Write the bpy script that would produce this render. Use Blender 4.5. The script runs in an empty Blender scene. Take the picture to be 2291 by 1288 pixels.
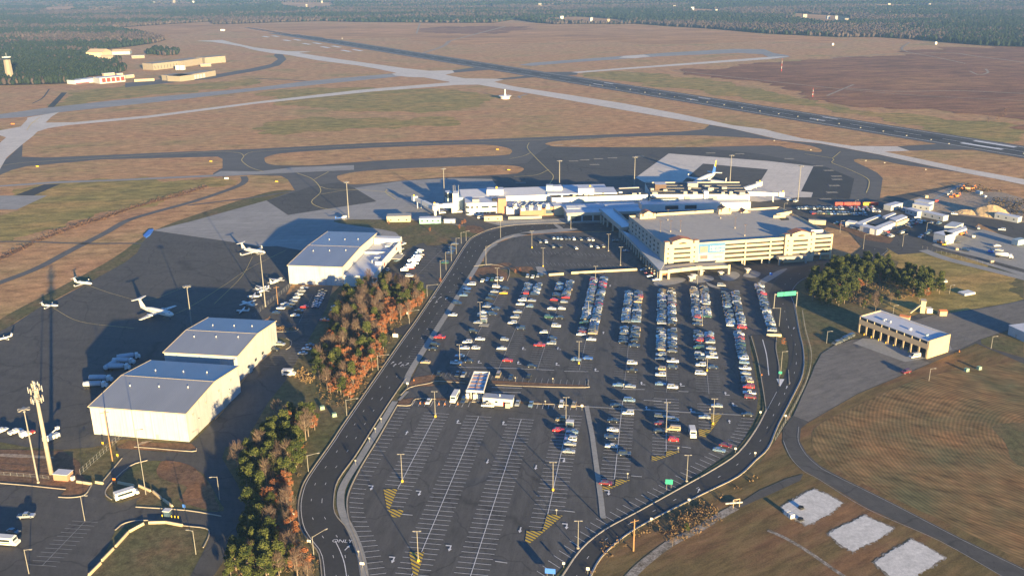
import bpy, math, random
import numpy as np
from mathutils import Vector, Matrix, noise as mnoise
from mathutils.geometry import tessellate_polygon
random.seed(7); RNG = np.random.default_rng(11)
scene = bpy.context.scene
col = scene.collection
PI = math.pi
# ------------------------------------------------------------------ survey of the site
# photo pixel (2291 x 1288) -> place on the level ground (or on a level plane z above it), metres
CAMH = 175.0; FOC = 2080.0; CX, CY = 1145.5, 644.0
TH = math.atan(715.0 / FOC); ROLL = math.radians(.55)
cR, sR = math.cos(ROLL), math.sin(ROLL); cT, sT = math.cos(TH), math.sin(TH)
def P(px, py, z=0.0):
    u, v = px - CX, py - CY
    u2 = u * cR - v * sR; v2 = u * sR + v * cR
    dx, dy, dz = u2, FOC * cT - v2 * sT, -FOC * sT - v2 * cT
    t = (CAMH - z) / -dz
    return Vector((dx * t, dy * t))
def hgt(b, t):
    B = P(*b); G = P(*t); k = G.dot(B) / B.dot(B)
    return max(1.0, CAMH * (1 - 1 / k))
def W(pts, z=0.0): return [P(p[0], p[1], z) for p in pts]
def ang(a, b): return math.atan2(b.y - a.y, b.x - a.x)

# ------------------------------------------------------------------ materials
def newmat(name):
    m = bpy.data.materials.new(name); m.use_nodes = True
    nt = m.node_tree; b = nt.nodes['Principled BSDF']
    return m, nt, b
def noise_node(nt, scale, detail=4, stretch=None, rz=0, rough=.6, obj=False):
    tc = nt.nodes.new('ShaderNodeTexCoord') if obj else nt.nodes.new('ShaderNodeNewGeometry')
    mp = nt.nodes.new('ShaderNodeMapping'); mp.vector_type = 'TEXTURE'
    mp.inputs['Rotation'].default_value = (0, 0, rz)
    if stretch: mp.inputs['Scale'].default_value = stretch
    nt.links.new(tc.outputs['Object' if obj else 'Position'], mp.inputs['Vector'])
    n = nt.nodes.new('ShaderNodeTexNoise'); n.inputs['Scale'].default_value = scale
    n.inputs['Detail'].default_value = detail; n.inputs['Roughness'].default_value = rough
    nt.links.new(mp.outputs[0], n.inputs['Vector'])
    return n
def ramp(nt, src, stops):
    r = nt.nodes.new('ShaderNodeValToRGB'); e = r.color_ramp.elements
    while len(e) < len(stops): e.new(.5)
    for i, (p, c) in enumerate(stops): e[i].position = p; e[i].color = (*c, 1)
    nt.links.new(src, r.inputs[0]); return r
def mixc(nt, fac, a, b, mode='MIX'):
    m = nt.nodes.new('ShaderNodeMix'); m.data_type = 'RGBA'; m.blend_type = mode
    for v, s in ((fac, 0), (a, 6), (b, 7)):
        if isinstance(v, (int, float)): m.inputs[s].default_value = v
        elif isinstance(v, tuple): m.inputs[s].default_value = (*v, 1)
        else: nt.links.new(v, m.inputs[s])
    return m.outputs[2]
def paint(name, c, rough=.6, var=.12, scale=.6, metal=0, spec=.3, obj=False):
    m, nt, b = newmat(name)
    n = noise_node(nt, scale, 5, obj=obj)
    lo = tuple(max(0, x * (1 - var)) for x in c); hi = tuple(min(1, x * (1 + var)) for x in c)
    r = ramp(nt, n.outputs[0], [(.3, lo), (.7, hi)])
    nt.links.new(r.outputs[0], b.inputs['Base Color'])
    b.inputs['Roughness'].default_value = rough; b.inputs['Metallic'].default_value = metal
    b.inputs['Specular IOR Level'].default_value = spec
    return m
def ground_mat(name, stops, big=.012, fine=.25, streak=(1, 1, 1), rz=0, f2=.5, rough=.95, extra=None):
    """two scales of noise: large patches of the ramp colours and fine mottling"""
    m, nt, b = newmat(name)
    n1 = noise_node(nt, big, 6, streak, rz, .62)
    n2 = noise_node(nt, fine, 6, streak, rz, .7)
    r = ramp(nt, n1.outputs[0], stops)
    r2 = ramp(nt, n2.outputs[0], [(.3, (1 - f2,) * 3), (.7, (1 + f2 * .7,) * 3)])
    c = mixc(nt, 1.0, r.outputs[0], r2.outputs[0], 'MULTIPLY')
    n3 = noise_node(nt, fine * 6, 3, None, 0, .7)
    r3 = ramp(nt, n3.outputs[0], [(.3, (1 - f2 * .6,) * 3), (.7, (1 + f2 * .5,) * 3)])
    c = mixc(nt, 1.0, c, r3.outputs[0], 'MULTIPLY')
    if extra: c = extra(nt, c)
    nt.links.new(c, b.inputs['Base Color']); b.inputs['Roughness'].default_value = rough
    b.inputs['Specular IOR Level'].default_value = .08
    return m
M = {}
def lanes(width, rz, amt=.07, crack=0, patch=.0):
    """paving lanes of slightly different age, sealed cracks and darker repairs"""
    def f(nt, c):
        g = nt.nodes.new('ShaderNodeNewGeometry'); mp = nt.nodes.new('ShaderNodeMapping'); mp.inputs['Rotation'].default_value = (0, 0, -rz)
        nt.links.new(g.outputs['Position'], mp.inputs['Vector'])
        br = nt.nodes.new('ShaderNodeTexBrick'); br.offset = .37; br.inputs['Scale'].default_value = 1; br.inputs['Brick Width'].default_value = 70; br.inputs['Row Height'].default_value = width
        br.inputs['Mortar Size'].default_value = .06; br.inputs['Color1'].default_value = (1 - amt,) * 3 + (1,); br.inputs['Color2'].default_value = (1 + amt,) * 3 + (1,); br.inputs['Mortar'].default_value = (1 - amt * 2.5,) * 3 + (1,)
        nt.links.new(mp.outputs[0], br.inputs['Vector']); c = mixc(nt, 1.0, c, br.outputs[0], 'MULTIPLY')
        if crack:
            n = nt.nodes.new('ShaderNodeTexNoise'); n.inputs['Scale'].default_value = .12; nt.links.new(mp.outputs[0], n.inputs['Vector']); add = nt.nodes.new('ShaderNodeVectorMath'); add.operation = 'MULTIPLY_ADD'; nt.links.new(n.outputs[1], add.inputs[0]); add.inputs[1].default_value = (9, 9, 0); nt.links.new(mp.outputs[0], add.inputs[2])
            v = nt.nodes.new('ShaderNodeTexVoronoi'); v.feature = 'DISTANCE_TO_EDGE'; v.inputs['Scale'].default_value = crack; nt.links.new(add.outputs[0], v.inputs['Vector'])
            r = ramp(nt, v.outputs[0], [(.0, (.62,) * 3), (.016, (1, 1, 1))]); c = mixc(nt, .8, c, r.outputs[0], 'MULTIPLY')
        n = noise_node(nt, .045, 3, (1, 1, 1)); r = ramp(nt, n.outputs[0], [(.32, (.86,) * 3), (.40, (1, 1, 1)), (.66, (1, 1, 1)), (.74, (1.10, 1.09, 1.07))]); c = mixc(nt, 1.0, c, r.outputs[0], 'MULTIPLY')
        s = noise_node(nt, .9, 2); r = ramp(nt, s.outputs[0], [(.28, (.70,) * 3), (.36, (1, 1, 1))]); return mixc(nt, 1.0, c, r.outputs[0], 'MULTIPLY')
    return f
GB = (.47, .262, .12); GT = (.45, .275, .125); GG = (.30, .235, .085); GR = (.235, .125, .08)
M['grass'] = ground_mat('grass', [(.30, GG), (.44, GT), (.58, GB), (.75, (.42, .22, .11))], .014, .13, (1.7, 1, 1), math.radians(8))
M['grass_green'] = ground_mat('green_grass', [(.3, (.23, .20, .06)), (.5, (.31, .235, .075)), (.7, (.42, .26, .09))], .03, .12, (2, 1, 1), .1)
M['verge'] = ground_mat('verge_grass', [(.3, (.10, .11, .045)), (.55, (.15, .125, .06)), (.75, (.22, .135, .07))], .05, .35)
M['grass_near'] = ground_mat('rough_grass', [(.3, (.105, .098, .04)), (.48, (.17, .12, .052)), (.6, (.21, .12, .06)), (.75, (.30, .16, .07))], .045, .3, (4, 1, 1), math.radians(35), .45)
M['leaf'] = ground_mat('leaf_litter', [(.3, (.13, .085, .055)), (.5, (.19, .115, .07)), (.75, (.30, .15, .07))], .06, .5)
M['heath'] = ground_mat('heath', [(.3, (.19, .095, .05)), (.5, (.27, .13, .065)), (.7, (.36, .19, .085))], .01, .07, (3, 1, 1), .05, .55)
M['heath2'] = ground_mat('far_heath', [(.3, (.50, .26, .115)), (.5, (.44, .24, .10)), (.7, (.33, .175, .08))], .006, .03, (3, 1, 1), .0, .4)
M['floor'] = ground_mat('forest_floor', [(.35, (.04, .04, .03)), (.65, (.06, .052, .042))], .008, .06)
M['asphalt'] = ground_mat('asphalt', [(.3, (.083, .079, .074)), (.7, (.103, .098, .091))], .03, .5, (1, 3, 1), .3, .16, .85, lanes(4, math.radians(-9), .06, .03))
M['asphalt_lot'] = ground_mat('lot_asphalt', [(.3, (.084, .081, .077)), (.7, (.112, .107, .10))], .05, .4, (1, 5, 1), math.radians(-9), .2, .85, lanes(4.4, math.radians(81), .05, .035))
M['asphalt_dark'] = ground_mat('fresh_asphalt', [(.3, (.053, .051, .049)), (.7, (.067, .065, .062))], .04, .5, (1, 1, 1), 0, .14, .8)
M['asphalt_taxi'] = ground_mat('taxiway_asphalt', [(.3, (.112, .107, .10)), (.7, (.137, .131, .122))], .02, .3, (3, 1, 1), .1, .14, .85, lanes(6, .08, .05))
M['asphalt_old'] = ground_mat('weathered_asphalt', [(.3, (.15, .14, .125)), (.7, (.195, .18, .16))], .04, .4, (3, 1, 1), math.radians(30), .25, .9, lanes(4.5, math.radians(32), .05))
def joints(size, rz):
    def f(nt, c):
        g = nt.nodes.new('ShaderNodeNewGeometry'); mp = nt.nodes.new('ShaderNodeMapping'); mp.inputs['Rotation'].default_value = (0, 0, rz)
        nt.links.new(g.outputs['Position'], mp.inputs['Vector'])
        br = nt.nodes.new('ShaderNodeTexBrick'); br.offset = 0; br.inputs['Scale'].default_value = 1
        br.inputs['Brick Width'].default_value = size; br.inputs['Row Height'].default_value = size
        br.inputs['Mortar Size'].default_value = .05; br.inputs['Color1'].default_value = (1, 1, 1, 1)
        br.inputs['Color2'].default_value = (.9, .9, .9, 1); br.inputs['Mortar'].default_value = (.6, .6, .6, 1); br.inputs['Bias'].default_value = -.3
        nt.links.new(mp.outputs[0], br.inputs['Vector'])
        return mixc(nt, 1.0, c, br.outputs[0], 'MULTIPLY')
    return f
M['concrete'] = ground_mat('concrete', [(.3, (.30, .29, .275)), (.7, (.36, .35, .33))], .03, .3, (4, 1, 1), .2, .14, .85, joints(6.1, .15))
M['concrete_grey'] = ground_mat('grey_concrete', [(.3, (.26, .25, .235)), (.7, (.34, .325, .30))], .03, .3, (4, 1, 1), .1, .16, .85, joints(6.1, .1))
M['taxi_pale'] = ground_mat('pale_concrete', [(.3, (.55, .50, .43)), (.7, (.64, .58, .50))], .02, .2, (1, 1, 1), .2, .12, .85, joints(7.6, math.radians(25)))
M['walk'] = ground_mat('pavement', [(.3, (.26, .255, .235)), (.7, (.32, .31, .285))], .1, .8, (1, 1, 1), 0, .14, .9)
M['kerb'] = paint('kerb_concrete', (.33, .29, .23), .9, .15, .4)
M['sand'] = ground_mat('white_sand', [(.3, (.46, .45, .42)), (.7, (.66, .64, .60))], .25, .9, (1, 1, 1), 0, .22)
M['sandpile'] = ground_mat('sand', [(.3, (.42, .30, .17)), (.7, (.52, .38, .22))], .2, .9, (1, 1, 1), 0, .2)
M['dirt_grey'] = ground_mat('spilt_sand', [(.35, (.16, .135, .10)), (.6, (.33, .30, .26))], .35, 1.4)
M['dirt'] = ground_mat('bare_dirt', [(.3, (.30, .24, .18)), (.7, (.40, .31, .22))], .08, .5)
M['white_line'] = paint('white_road_paint', (.62, .62, .62), .8, .2, .9)
M['faint_line'] = paint('worn_white_paint', (.30, .30, .30), .85, .25, .5)
M['yellow_line'] = paint('yellow_road_paint', (.62, .44, .07), .8, .15, .9)
M['taxi_line'] = paint('faded_yellow_paint', (.56, .44, .16), .8, .2, .4)
def hatch_mat():
    m, nt, b = newmat('yellow_hatching')
    g = nt.nodes.new('ShaderNodeNewGeometry'); mp = nt.nodes.new('ShaderNodeMapping'); mp.inputs['Rotation'].default_value = (0, 0, math.radians(-50))
    nt.links.new(g.outputs['Position'], mp.inputs['Vector'])
    w = nt.nodes.new('ShaderNodeTexWave'); w.wave_type = 'BANDS'; w.bands_direction = 'X'; w.wave_profile = 'SIN'; w.inputs['Scale'].default_value = .235
    nt.links.new(mp.outputs[0], w.inputs['Vector'])
    r = ramp(nt, w.outputs[1], [(.42, (.09, .088, .088)), (.5, (.55, .38, .05))])
    nt.links.new(r.outputs[0], b.inputs['Base Color']); b.inputs['Roughness'].default_value = .85; b.inputs['Specular IOR Level'].default_value = .1
    return m
M['hatch'] = hatch_mat()
def mow_mat():
    m, nt, b = newmat('mown_field')
    tc = nt.nodes.new('ShaderNodeNewGeometry'); mp = nt.nodes.new('ShaderNodeMapping')
    c0 = P(2291, 1010); mp.inputs['Location'].default_value = (-c0.x - 30, -c0.y, 0); mp.inputs['Scale'].default_value = (1, 1, 1)
    nt.links.new(tc.outputs['Position'], mp.inputs['Vector'])
    w = nt.nodes.new('ShaderNodeTexWave'); w.wave_type = 'RINGS'; w.rings_direction = 'Z'; w.inputs['Scale'].default_value = .21
    w.inputs['Distortion'].default_value = 9; w.inputs['Detail'].default_value = 4; w.inputs['Detail Scale'].default_value = .11; w.inputs['Detail Roughness'].default_value = .6
    nt.links.new(mp.outputs[0], w.inputs['Vector'])
    r = ramp(nt, w.outputs[1], [(.1, (.155, .12, .06)), (.5, (.19, .14, .07)), (.95, (.235, .168, .085))])
    n = noise_node(nt, .35, 6, (1, 3.5, 1), 1.0); r2 = ramp(nt, n.outputs[0], [(.3, (.5,) * 3), (.7, (1.45,) * 3)])
    n3 = noise_node(nt, .03, 4); r3 = ramp(nt, n3.outputs[0], [(.35, (.7, .85, .8)), (.65, (1.35, 1.0, .85))])
    c = mixc(nt, 1.0, mixc(nt, 1.0, r.outputs[0], r2.outputs[0], 'MULTIPLY'), r3.outputs[0], 'MULTIPLY')
    nt.links.new(c, b.inputs['Base Color']); b.inputs['Roughness'].default_value = .95; b.inputs['Specular IOR Level'].default_value = .08
    return m
M['mown'] = mow_mat()
for k, c, r in [('white', (.60, .59, .56), .5), ('white_wall', (.55, .535, .50), .6), ('cream', (.50, .41, .27), .8), ('cream_dark', (.34, .32, .28), .8),
                ('tan', (.46, .35, .22), .8), ('brick', (.36, .20, .13), .85), ('orange_roof', (.42, .16, .07), .7), ('roof_grey', (.26, .275, .31), .45),
                ('roof_white', (.50, .51, .54), .6), ('roof_black', (.05, .052, .058), .7), ('deck', (.36, .335, .295), .9), ('dark', (.02, .02, .022), .7),
                ('steel', (.34, .34, .34), .5), ('pole', (.24, .225, .20), .5), ('far_wall', (.25, .215, .165), .8), ('wood', (.30, .17, .08), .9), ('yellow', (.62, .42, .03), .6),
                ('red', (.50, .04, .03), .5), ('green_sign', (.03, .28, .20), .5), ('blue_sign', (.05, .16, .55), .5), ('teal', (.22, .42, .38), .6),
                ('blue_wall', (.28, .36, .40), .5), ('trailer', (.40, .41, .41), .5), ('orange', (.65, .20, .04), .6), ('rubber', (.02, .02, .02), .9),
                ('fence', (.25, .25, .25), .6), ('brown', (.12, .08, .06), .8), ('alu', (.40, .43, .47), .35), ('box_green', (.25, .38, .25), .7)]:
    M[k] = paint(k, c, r, .07, .35)
def siding(name, c):
    m, nt, b = newmat(name)
    n = noise_node(nt, .25, 5); r = ramp(nt, n.outputs[0], [(.3, tuple(x * .92 for x in c)), (.7, tuple(x * 1.04 for x in c))])
    n2 = noise_node(nt, 1.0, 3, (.5, .5, 60)); r2 = ramp(nt, n2.outputs[0], [(.3, (.9,) * 3), (.65, (1.03,) * 3)])
    c2 = mixc(nt, 1.0, r.outputs[0], r2.outputs[0], 'MULTIPLY')
    nt.links.new(c2, b.inputs['Base Color']); b.inputs['Roughness'].default_value = .55
    return m
M['siding'] = siding('metal_siding', (.44, .435, .435))
def seams(m, rz, step):
    nt = m.node_tree; b = nt.nodes['Principled BSDF']; src = b.inputs['Base Color'].links[0].from_socket
    g = nt.nodes.new('ShaderNodeNewGeometry'); mp = nt.nodes.new('ShaderNodeMapping'); mp.inputs['Rotation'].default_value = (0, 0, -rz); nt.links.new(g.outputs['Position'], mp.inputs['Vector'])
    for ax in 'XY':
        wv = nt.nodes.new('ShaderNodeTexWave'); wv.bands_direction = ax; wv.inputs['Scale'].default_value = .314 / step; nt.links.new(mp.outputs[0], wv.inputs['Vector'])
        r = ramp(nt, wv.outputs[1], [(.0, (.86,) * 3), (.03, (1, 1, 1))]); src = mixc(nt, .8, src, r.outputs[0], 'MULTIPLY')
    st = noise_node(nt, .5, 5, (1, 1, 9)); r = ramp(nt, st.outputs[0], [(.28, (.78, .76, .72)), (.45, (1, 1, 1))]); src = mixc(nt, 1.0, src, r.outputs[0], 'MULTIPLY')
    nt.links.new(src, b.inputs['Base Color'])
seams(M['siding'], math.radians(-9), 3.1)
def ribbed(name, c, rz, w=.9, rough=.4):
    m, nt, b = newmat(name)
    g = nt.nodes.new('ShaderNodeNewGeometry'); mp = nt.nodes.new('ShaderNodeMapping'); mp.inputs['Rotation'].default_value = (0, 0, -rz)
    nt.links.new(g.outputs['Position'], mp.inputs['Vector'])
    wv = nt.nodes.new('ShaderNodeTexWave'); wv.bands_direction = 'X'; wv.inputs['Scale'].default_value = .31 / w; wv.inputs['Distortion'].default_value = .1
    nt.links.new(mp.outputs[0], wv.inputs['Vector'])
    r = ramp(nt, wv.outputs[1], [(.0, tuple(x * .9 for x in c)), (.2, c), (1, c)])
    n = noise_node(nt, .12, 5, (1, 6, 1), rz); r2 = ramp(nt, n.outputs[0], [(.3, (.9,) * 3), (.7, (1.06,) * 3)])
    cc = mixc(nt, 1.0, r.outputs[0], r2.outputs[0], 'MULTIPLY')
    nt.links.new(cc, b.inputs['Base Color']); b.inputs['Roughness'].default_value = rough
    return m
M['metal_roof'] = ribbed('ribbed_metal_roof', (.19, .205, .235), math.radians(-9))
def glass(name, c=(.02, .03, .04)):
    m, nt, b = newmat(name); b.inputs['Base Color'].default_value = (*c, 1); b.inputs['Roughness'].default_value = .12; b.inputs['Specular IOR Level'].default_value = .6
    n = noise_node(nt, .8, 2); r = ramp(nt, n.outputs[0], [(.4, c), (.7, tuple(x * 1.6 for x in c))]); nt.links.new(r.outputs[0], b.inputs['Base Color'])
    return m
M['glass'] = glass('dark_glass'); M['glass_blue'] = glass('tinted_glass', (.05, .08, .11))

# ------------------------------------------------------------------ mesh builder
class MB:
    def __init__(s): s.v = []; s.f = []; s.m = []
    def add(s, vs, fs, mi=0):
        o = len(s.v); s.v += [tuple(v) for v in vs]; s.f += [tuple(i + o for i in f) for f in fs]
        s.m += [mi] * len(fs) if isinstance(mi, int) else list(mi)
    def box(s, c, size, rz=0, mi=0, top=None):
        hx, hy, hz = size[0] / 2, size[1] / 2, size[2] / 2; ca, sa = math.cos(rz), math.sin(rz)
        vs = []
        for z in (-hz, hz):
            for x, y in ((-hx, -hy), (hx, -hy), (hx, hy), (-hx, hy)): vs.append((c[0] + x * ca - y * sa, c[1] + x * sa + y * ca, c[2] + z))
        s.add(vs, [(3, 2, 1, 0), (4, 5, 6, 7), (0, 1, 5, 4), (1, 2, 6, 5), (2, 3, 7, 6), (3, 0, 4, 7)], [mi, mi if top is None else top, mi, mi, mi, mi])
    def prism(s, pts, z0, z1, mi=0, top=None, cap=True):
        n = len(pts)
        if sum(pts[i][0] * pts[(i + 1) % n][1] - pts[(i + 1) % n][0] * pts[i][1] for i in range(n)) < 0: pts = pts[::-1]
        z0s = z0 if isinstance(z0, (list, tuple)) else [z0] * n; z1s = z1 if isinstance(z1, (list, tuple)) else [z1] * n
        o = len(s.v); s.v += [(p[0], p[1], z) for p, z in zip(pts, z0s)] + [(p[0], p[1], z) for p, z in zip(pts, z1s)]
        for i in range(n): s.f.append((o + i, o + (i + 1) % n, o + n + (i + 1) % n, o + n + i)); s.m.append(mi)
        if cap:
            tm = mi if top is None else top
            if n <= 4: s.f.append(tuple(o + n + i for i in range(n))); s.m.append(tm); s.f.append(tuple(o + n - 1 - i for i in range(n))); s.m.append(mi)
            else:
                for t in tessellate_polygon([[Vector((p[0], p[1], 0)) for p in pts]]):
                    a, b_, c = [Vector((pts[i][0], pts[i][1])) for i in t]
                    if (b_ - a).cross(c - a) < 0: t = (t[0], t[2], t[1])
                    s.f.append(tuple(o + n + i for i in t)); s.m.append(tm)
                    s.f.append(tuple(o + i for i in t[::-1])); s.m.append(mi)
    def flat(s, pts, z, mi=0):
        o = len(s.v); s.v += [(p[0], p[1], z) for p in pts]
        for t in tessellate_polygon([[Vector((p[0], p[1], 0)) for p in pts]]):
            a, b_, c = [Vector((pts[i][0], pts[i][1])) for i in t]
            if (b_ - a).cross(c - a) < 0: t = (t[0], t[2], t[1])
            s.f.append(tuple(o + i for i in t)); s.m.append(mi)
    def cyl(s, p0, p1, r0, r1=None, n=8, mi=0):
        r1 = r0 if r1 is None else r1; p0 = Vector(p0); p1 = Vector(p1); d = (p1 - p0).normalized()
        a = d.orthogonal().normalized(); b_ = d.cross(a); o = len(s.v)
        for p, r in ((p0, r0), (p1, r1)):
            for i in range(n): t = 2 * PI * i / n; s.v.append(tuple(p + a * (r * math.cos(t)) + b_ * (r * math.sin(t))))
        for i in range(n): s.f.append((o + i, o + (i + 1) % n, o + n + (i + 1) % n, o + n + i)); s.m.append(mi)
        s.f.append(tuple(o + n - 1 - i for i in range(n))); s.m.append(mi); s.f.append(tuple(o + n + i for i in range(n))); s.m.append(mi)
    def lathe(s, prof, n=12, mi=0, base=(0, 0, 0), axis='z'):
        o = len(s.v)
        for a_, r in prof:
            for i in range(n):
                t = 2 * PI * i / n; x, y = r * math.cos(t), r * math.sin(t)
                s.v.append((base[0] + x, base[1] + y, base[2] + a_) if axis == 'z' else (base[0] + a_, base[1] + x, base[2] + y))
        for k in range(len(prof) - 1):
            for i in range(n):
                q = (o + k * n + i, o + k * n + (i + 1) % n, o + (k + 1) * n + (i + 1) % n, o + (k + 1) * n + i)
                s.f.append(q if axis == 'z' else q[::-1]); s.m.append(mi)
    def quad(s, a, b_, c, d, mi=0): s.add([a, b_, c, d], [(0, 1, 2, 3)], mi)
    def build(s, name, mats, parent=None, smooth=False):
        me = bpy.data.meshes.new(name); off = Vector((0, 0, 0))
        if parent is not None and parent.get('_w'): off = Vector(parent['_w'])
        me.from_pydata([(v[0] - off.x, v[1] - off.y, v[2] - off.z) for v in s.v], [], s.f)
        mats = mats if isinstance(mats, (list, tuple)) else [mats]
        for m in mats: me.materials.append(M[m] if isinstance(m, str) else m)
        me.polygons.foreach_set('material_index', s.m)
        if smooth: me.polygons.foreach_set('use_smooth', [True] * len(s.f))
        me.update(); o = bpy.data.objects.new(name, me); col.objects.link(o)
        if parent is not None: o.parent = parent
        return o
def tag(o, label=None, cat=None, group=None, kind=None):
    if label: o['label'] = label
    if cat: o['category'] = cat
    if group: o['group'] = group
    if kind: o['kind'] = kind
    return o
def thing(name, label, cat, loc, group=None, rz=0, world=True):
    """an Empty at the thing's base; with world=True its parts are given in world coordinates"""
    o = bpy.data.objects.new(name, None); o.empty_display_size = .5; col.objects.link(o); o.location = (loc[0], loc[1], loc[2] if len(loc) > 2 else 0)
    o.rotation_euler = (0, 0, rz)
    if world: o['_w'] = (loc[0], loc[1], loc[2] if len(loc) > 2 else 0.0)
    return tag(o, label, cat, group)
def dup(root, loc, rz, label=None, group=None, paintm=None, scale=None):
    r = root.copy(); col.objects.link(r); r.location = loc; r.rotation_euler = (0, 0, rz)
    if scale: r.scale = scale
    if label: r['label'] = label
    if group: r['group'] = group
    for ch in root.children:
        c = ch.copy(); col.objects.link(c); c.parent = r
        for g in ch.children:
            d = g.copy(); col.objects.link(d); d.parent = c
    return r
def struct(mb, name, mats): return tag(mb.build(name, mats), kind='structure')
def sheet(name, px, z, mat, smooth=0, rough=0):
    pts = W(px)
    if smooth: pts = spline(pts, smooth, True)
    if rough:   # ragged natural outline
        pts = resample(pts + [pts[0]], 260)[:-1]; nn_ = normals(pts)
        pts = [p + n_ * (rough * mnoise.fractal(Vector((p.x * .02, p.y * .02, z * 9)), .8, 2.2, 5)) for p, n_ in zip(pts, nn_)]
    mb = MB(); mb.flat(pts, z); return struct(mb, name, mat)
def spline(pts, n=6, closed=False):
    out = []; N = len(pts)
    for i in range(N if closed else N - 1):
        if closed: p0, p1, p2, p3 = pts[i - 1], pts[i], pts[(i + 1) % N], pts[(i + 2) % N]
        else: p1, p2 = pts[i], pts[i + 1]; p0 = pts[i - 1] if i else p1 * 2 - p2; p3 = pts[i + 2] if i + 2 < N else p2 * 2 - p1
        for k in range(n):
            t = k / n
            out.append(.5 * ((2 * p1) + (p2 - p0) * t + (2 * p0 - 5 * p1 + 4 * p2 - p3) * t * t + (3 * p1 - p0 - 3 * p2 + p3) * t ** 3))
    if not closed: out.append(pts[-1].copy())
    return out
def resample(pts, n):
    d = [0.0]
    for a, b_ in zip(pts, pts[1:]): d.append(d[-1] + (b_ - a).length)
    out = []; j = 0
    for i in range(n):
        t = d[-1] * i / (n - 1)
        while j < len(pts) - 2 and d[j + 1] < t: j += 1
        s_ = (t - d[j]) / max(1e-6, d[j + 1] - d[j]); out.append(pts[j].lerp(pts[j + 1], s_))
    return out
def length(pts): return sum((b_ - a).length for a, b_ in zip(pts, pts[1:]))
def normals(pts):
    out = []
    for i in range(len(pts)):
        a = pts[max(0, i - 1)]; b_ = pts[min(len(pts) - 1, i + 1)]; d = (b_ - a).normalized(); out.append(Vector((-d.y, d.x)))
    return out
def ribbon(mb, pts, w0, w1, z, mi=0, h=0):
    nn = normals(pts)
    for i in range(len(pts) - 1):
        a, b_, na, nb = pts[i], pts[i + 1], nn[i], nn[i + 1]
        q = [a + na * w0, a + na * w1, b_ + nb * w1, b_ + nb * w0]
        if h: mb.prism(q, z, z + h, mi)
        else:
            if (q[1] - q[0]).cross(q[2] - q[0]) < 0: q = q[::-1]
            mb.quad(*[(p.x, p.y, z) for p in q], mi)
def dashes(mb, pts, w, on, off, z, mi=0, phase=0):
    L = length(pts); n = max(2, int(L / 1.5)); r = resample(pts, n); step = L / (n - 1); run = []
    for i, p in enumerate(r):
        if (i * step + phase) % (on + off) < on: run.append(p)
        else:
            if len(run) > 1: ribbon(mb, run, -w / 2, w / 2, z, mi)
            run = []
    if len(run) > 1: ribbon(mb, run, -w / 2, w / 2, z, mi)
def between(L, R, t, n=60):
    a = resample(L, n); b_ = resample(R, n); return [x.lerp(y, t) for x, y in zip(a, b_)]
def text_mb(mb, s, size, loc, rz, z=0, tilt=0, mi=0):
    cu = bpy.data.curves.new('t', 'FONT'); cu.body = s; cu.size = size; cu.align_x = 'CENTER'; cu.align_y = 'CENTER'
    ob = bpy.data.objects.new('t', cu); col.objects.link(ob); dg = bpy.context.evaluated_depsgraph_get(); dg.update()
    me = bpy.data.meshes.new_from_object(ob.evaluated_get(dg))
    X = Matrix.Translation((loc[0], loc[1], z)) @ Matrix.Rotation(rz, 4, 'Z') @ Matrix.Rotation(tilt, 4, 'X')
    mb.add([X @ v.co for v in me.vertices], [tuple(p.vertices) for p in me.polygons], mi)
    bpy.data.objects.remove(ob); bpy.data.curves.remove(cu); bpy.data.meshes.remove(me)
ORD = ['first', 'second', 'third', 'fourth', 'fifth', 'sixth', 'seventh', 'eighth', 'ninth', 'tenth', 'eleventh', 'twelfth', 'thirteenth', 'fourteenth', 'fifteenth',
       'sixteenth', 'seventeenth', 'eighteenth', 'nineteenth', 'twentieth', 'twenty-first', 'twenty-second', 'twenty-third', 'twenty-fourth', 'twenty-fifth', 'twenty-sixth',
       'twenty-seventh', 'twenty-eighth', 'twenty-ninth', 'thirtieth'] + ['number %d' % i for i in range(31, 70)]
# ------------------------------------------------------------------ the airfield's ground
mb = MB(); mb.flat([Vector((-5200, -150)), Vector((5200, -150)), Vector((5200, 9000)), Vector((-5200, 9000))], 0); struct(mb, 'ground', 'grass')
# land cover
FOREST = [
 [(-60, 188), (0, 192), (90, 190), (168, 187), (200, 172), (250, 168), (285, 158), (262, 146), (224, 142), (178, 128), (230, 112), (300, 104), (345, 97), (372, 90), (330, 78), (232, 65), (300, 60), (420, 52), (470, 49), (478, 55),
  (497, 55), (560, 53), (640, 50), (720, 48), (800, 50), (900, 51), (1000, 52), (1105, 52), (1150, 44), (1200, 52), (1240, 55), (1310, 54), (1380, 55), (1420, 54), (1500, 60), (1600, 66),
  (1710, 76), (1790, 80), (1880, 84), (1960, 84), (2060, 90), (2130, 97), (2200, 103), (2350, 108), (2600, 100), (2600, -8), (-400, -8), (-400, 188)]]
CLEAR = [[(100, 17), (160, 14), (178, 20), (150, 26), (104, 26)], [(190, 22), (278, 18), (276, 24), (196, 27)], [(340, 7), (438, 5), (436, 11), (345, 12)], [(625, 6), (745, 6), (748, 17), (680, 22), (630, 15)],
         [(1035, 15), (1098, 12), (1102, 18), (1046, 20)], [(1200, 42), (1290, 38), (1402, 46), (1398, 54), (1300, 53), (1210, 47)], [(1200, 12), (1250, 12), (1246, 18), (1204, 18)], [(1545, 20), (1610, 22), (1604, 30), (1550, 30)],
         [(1775, 30), (1900, 38), (1902, 54), (1840, 54), (1780, 44)], [(1960, 10), (2085, 12), (2085, 18), (1962, 18)], [(0, 87), (95, 85), (98, 89), (0, 92)]]
mb = MB(); mb.flat(W(FOREST[0]), .4); struct(mb, 'forest_floor', 'floor')
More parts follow.
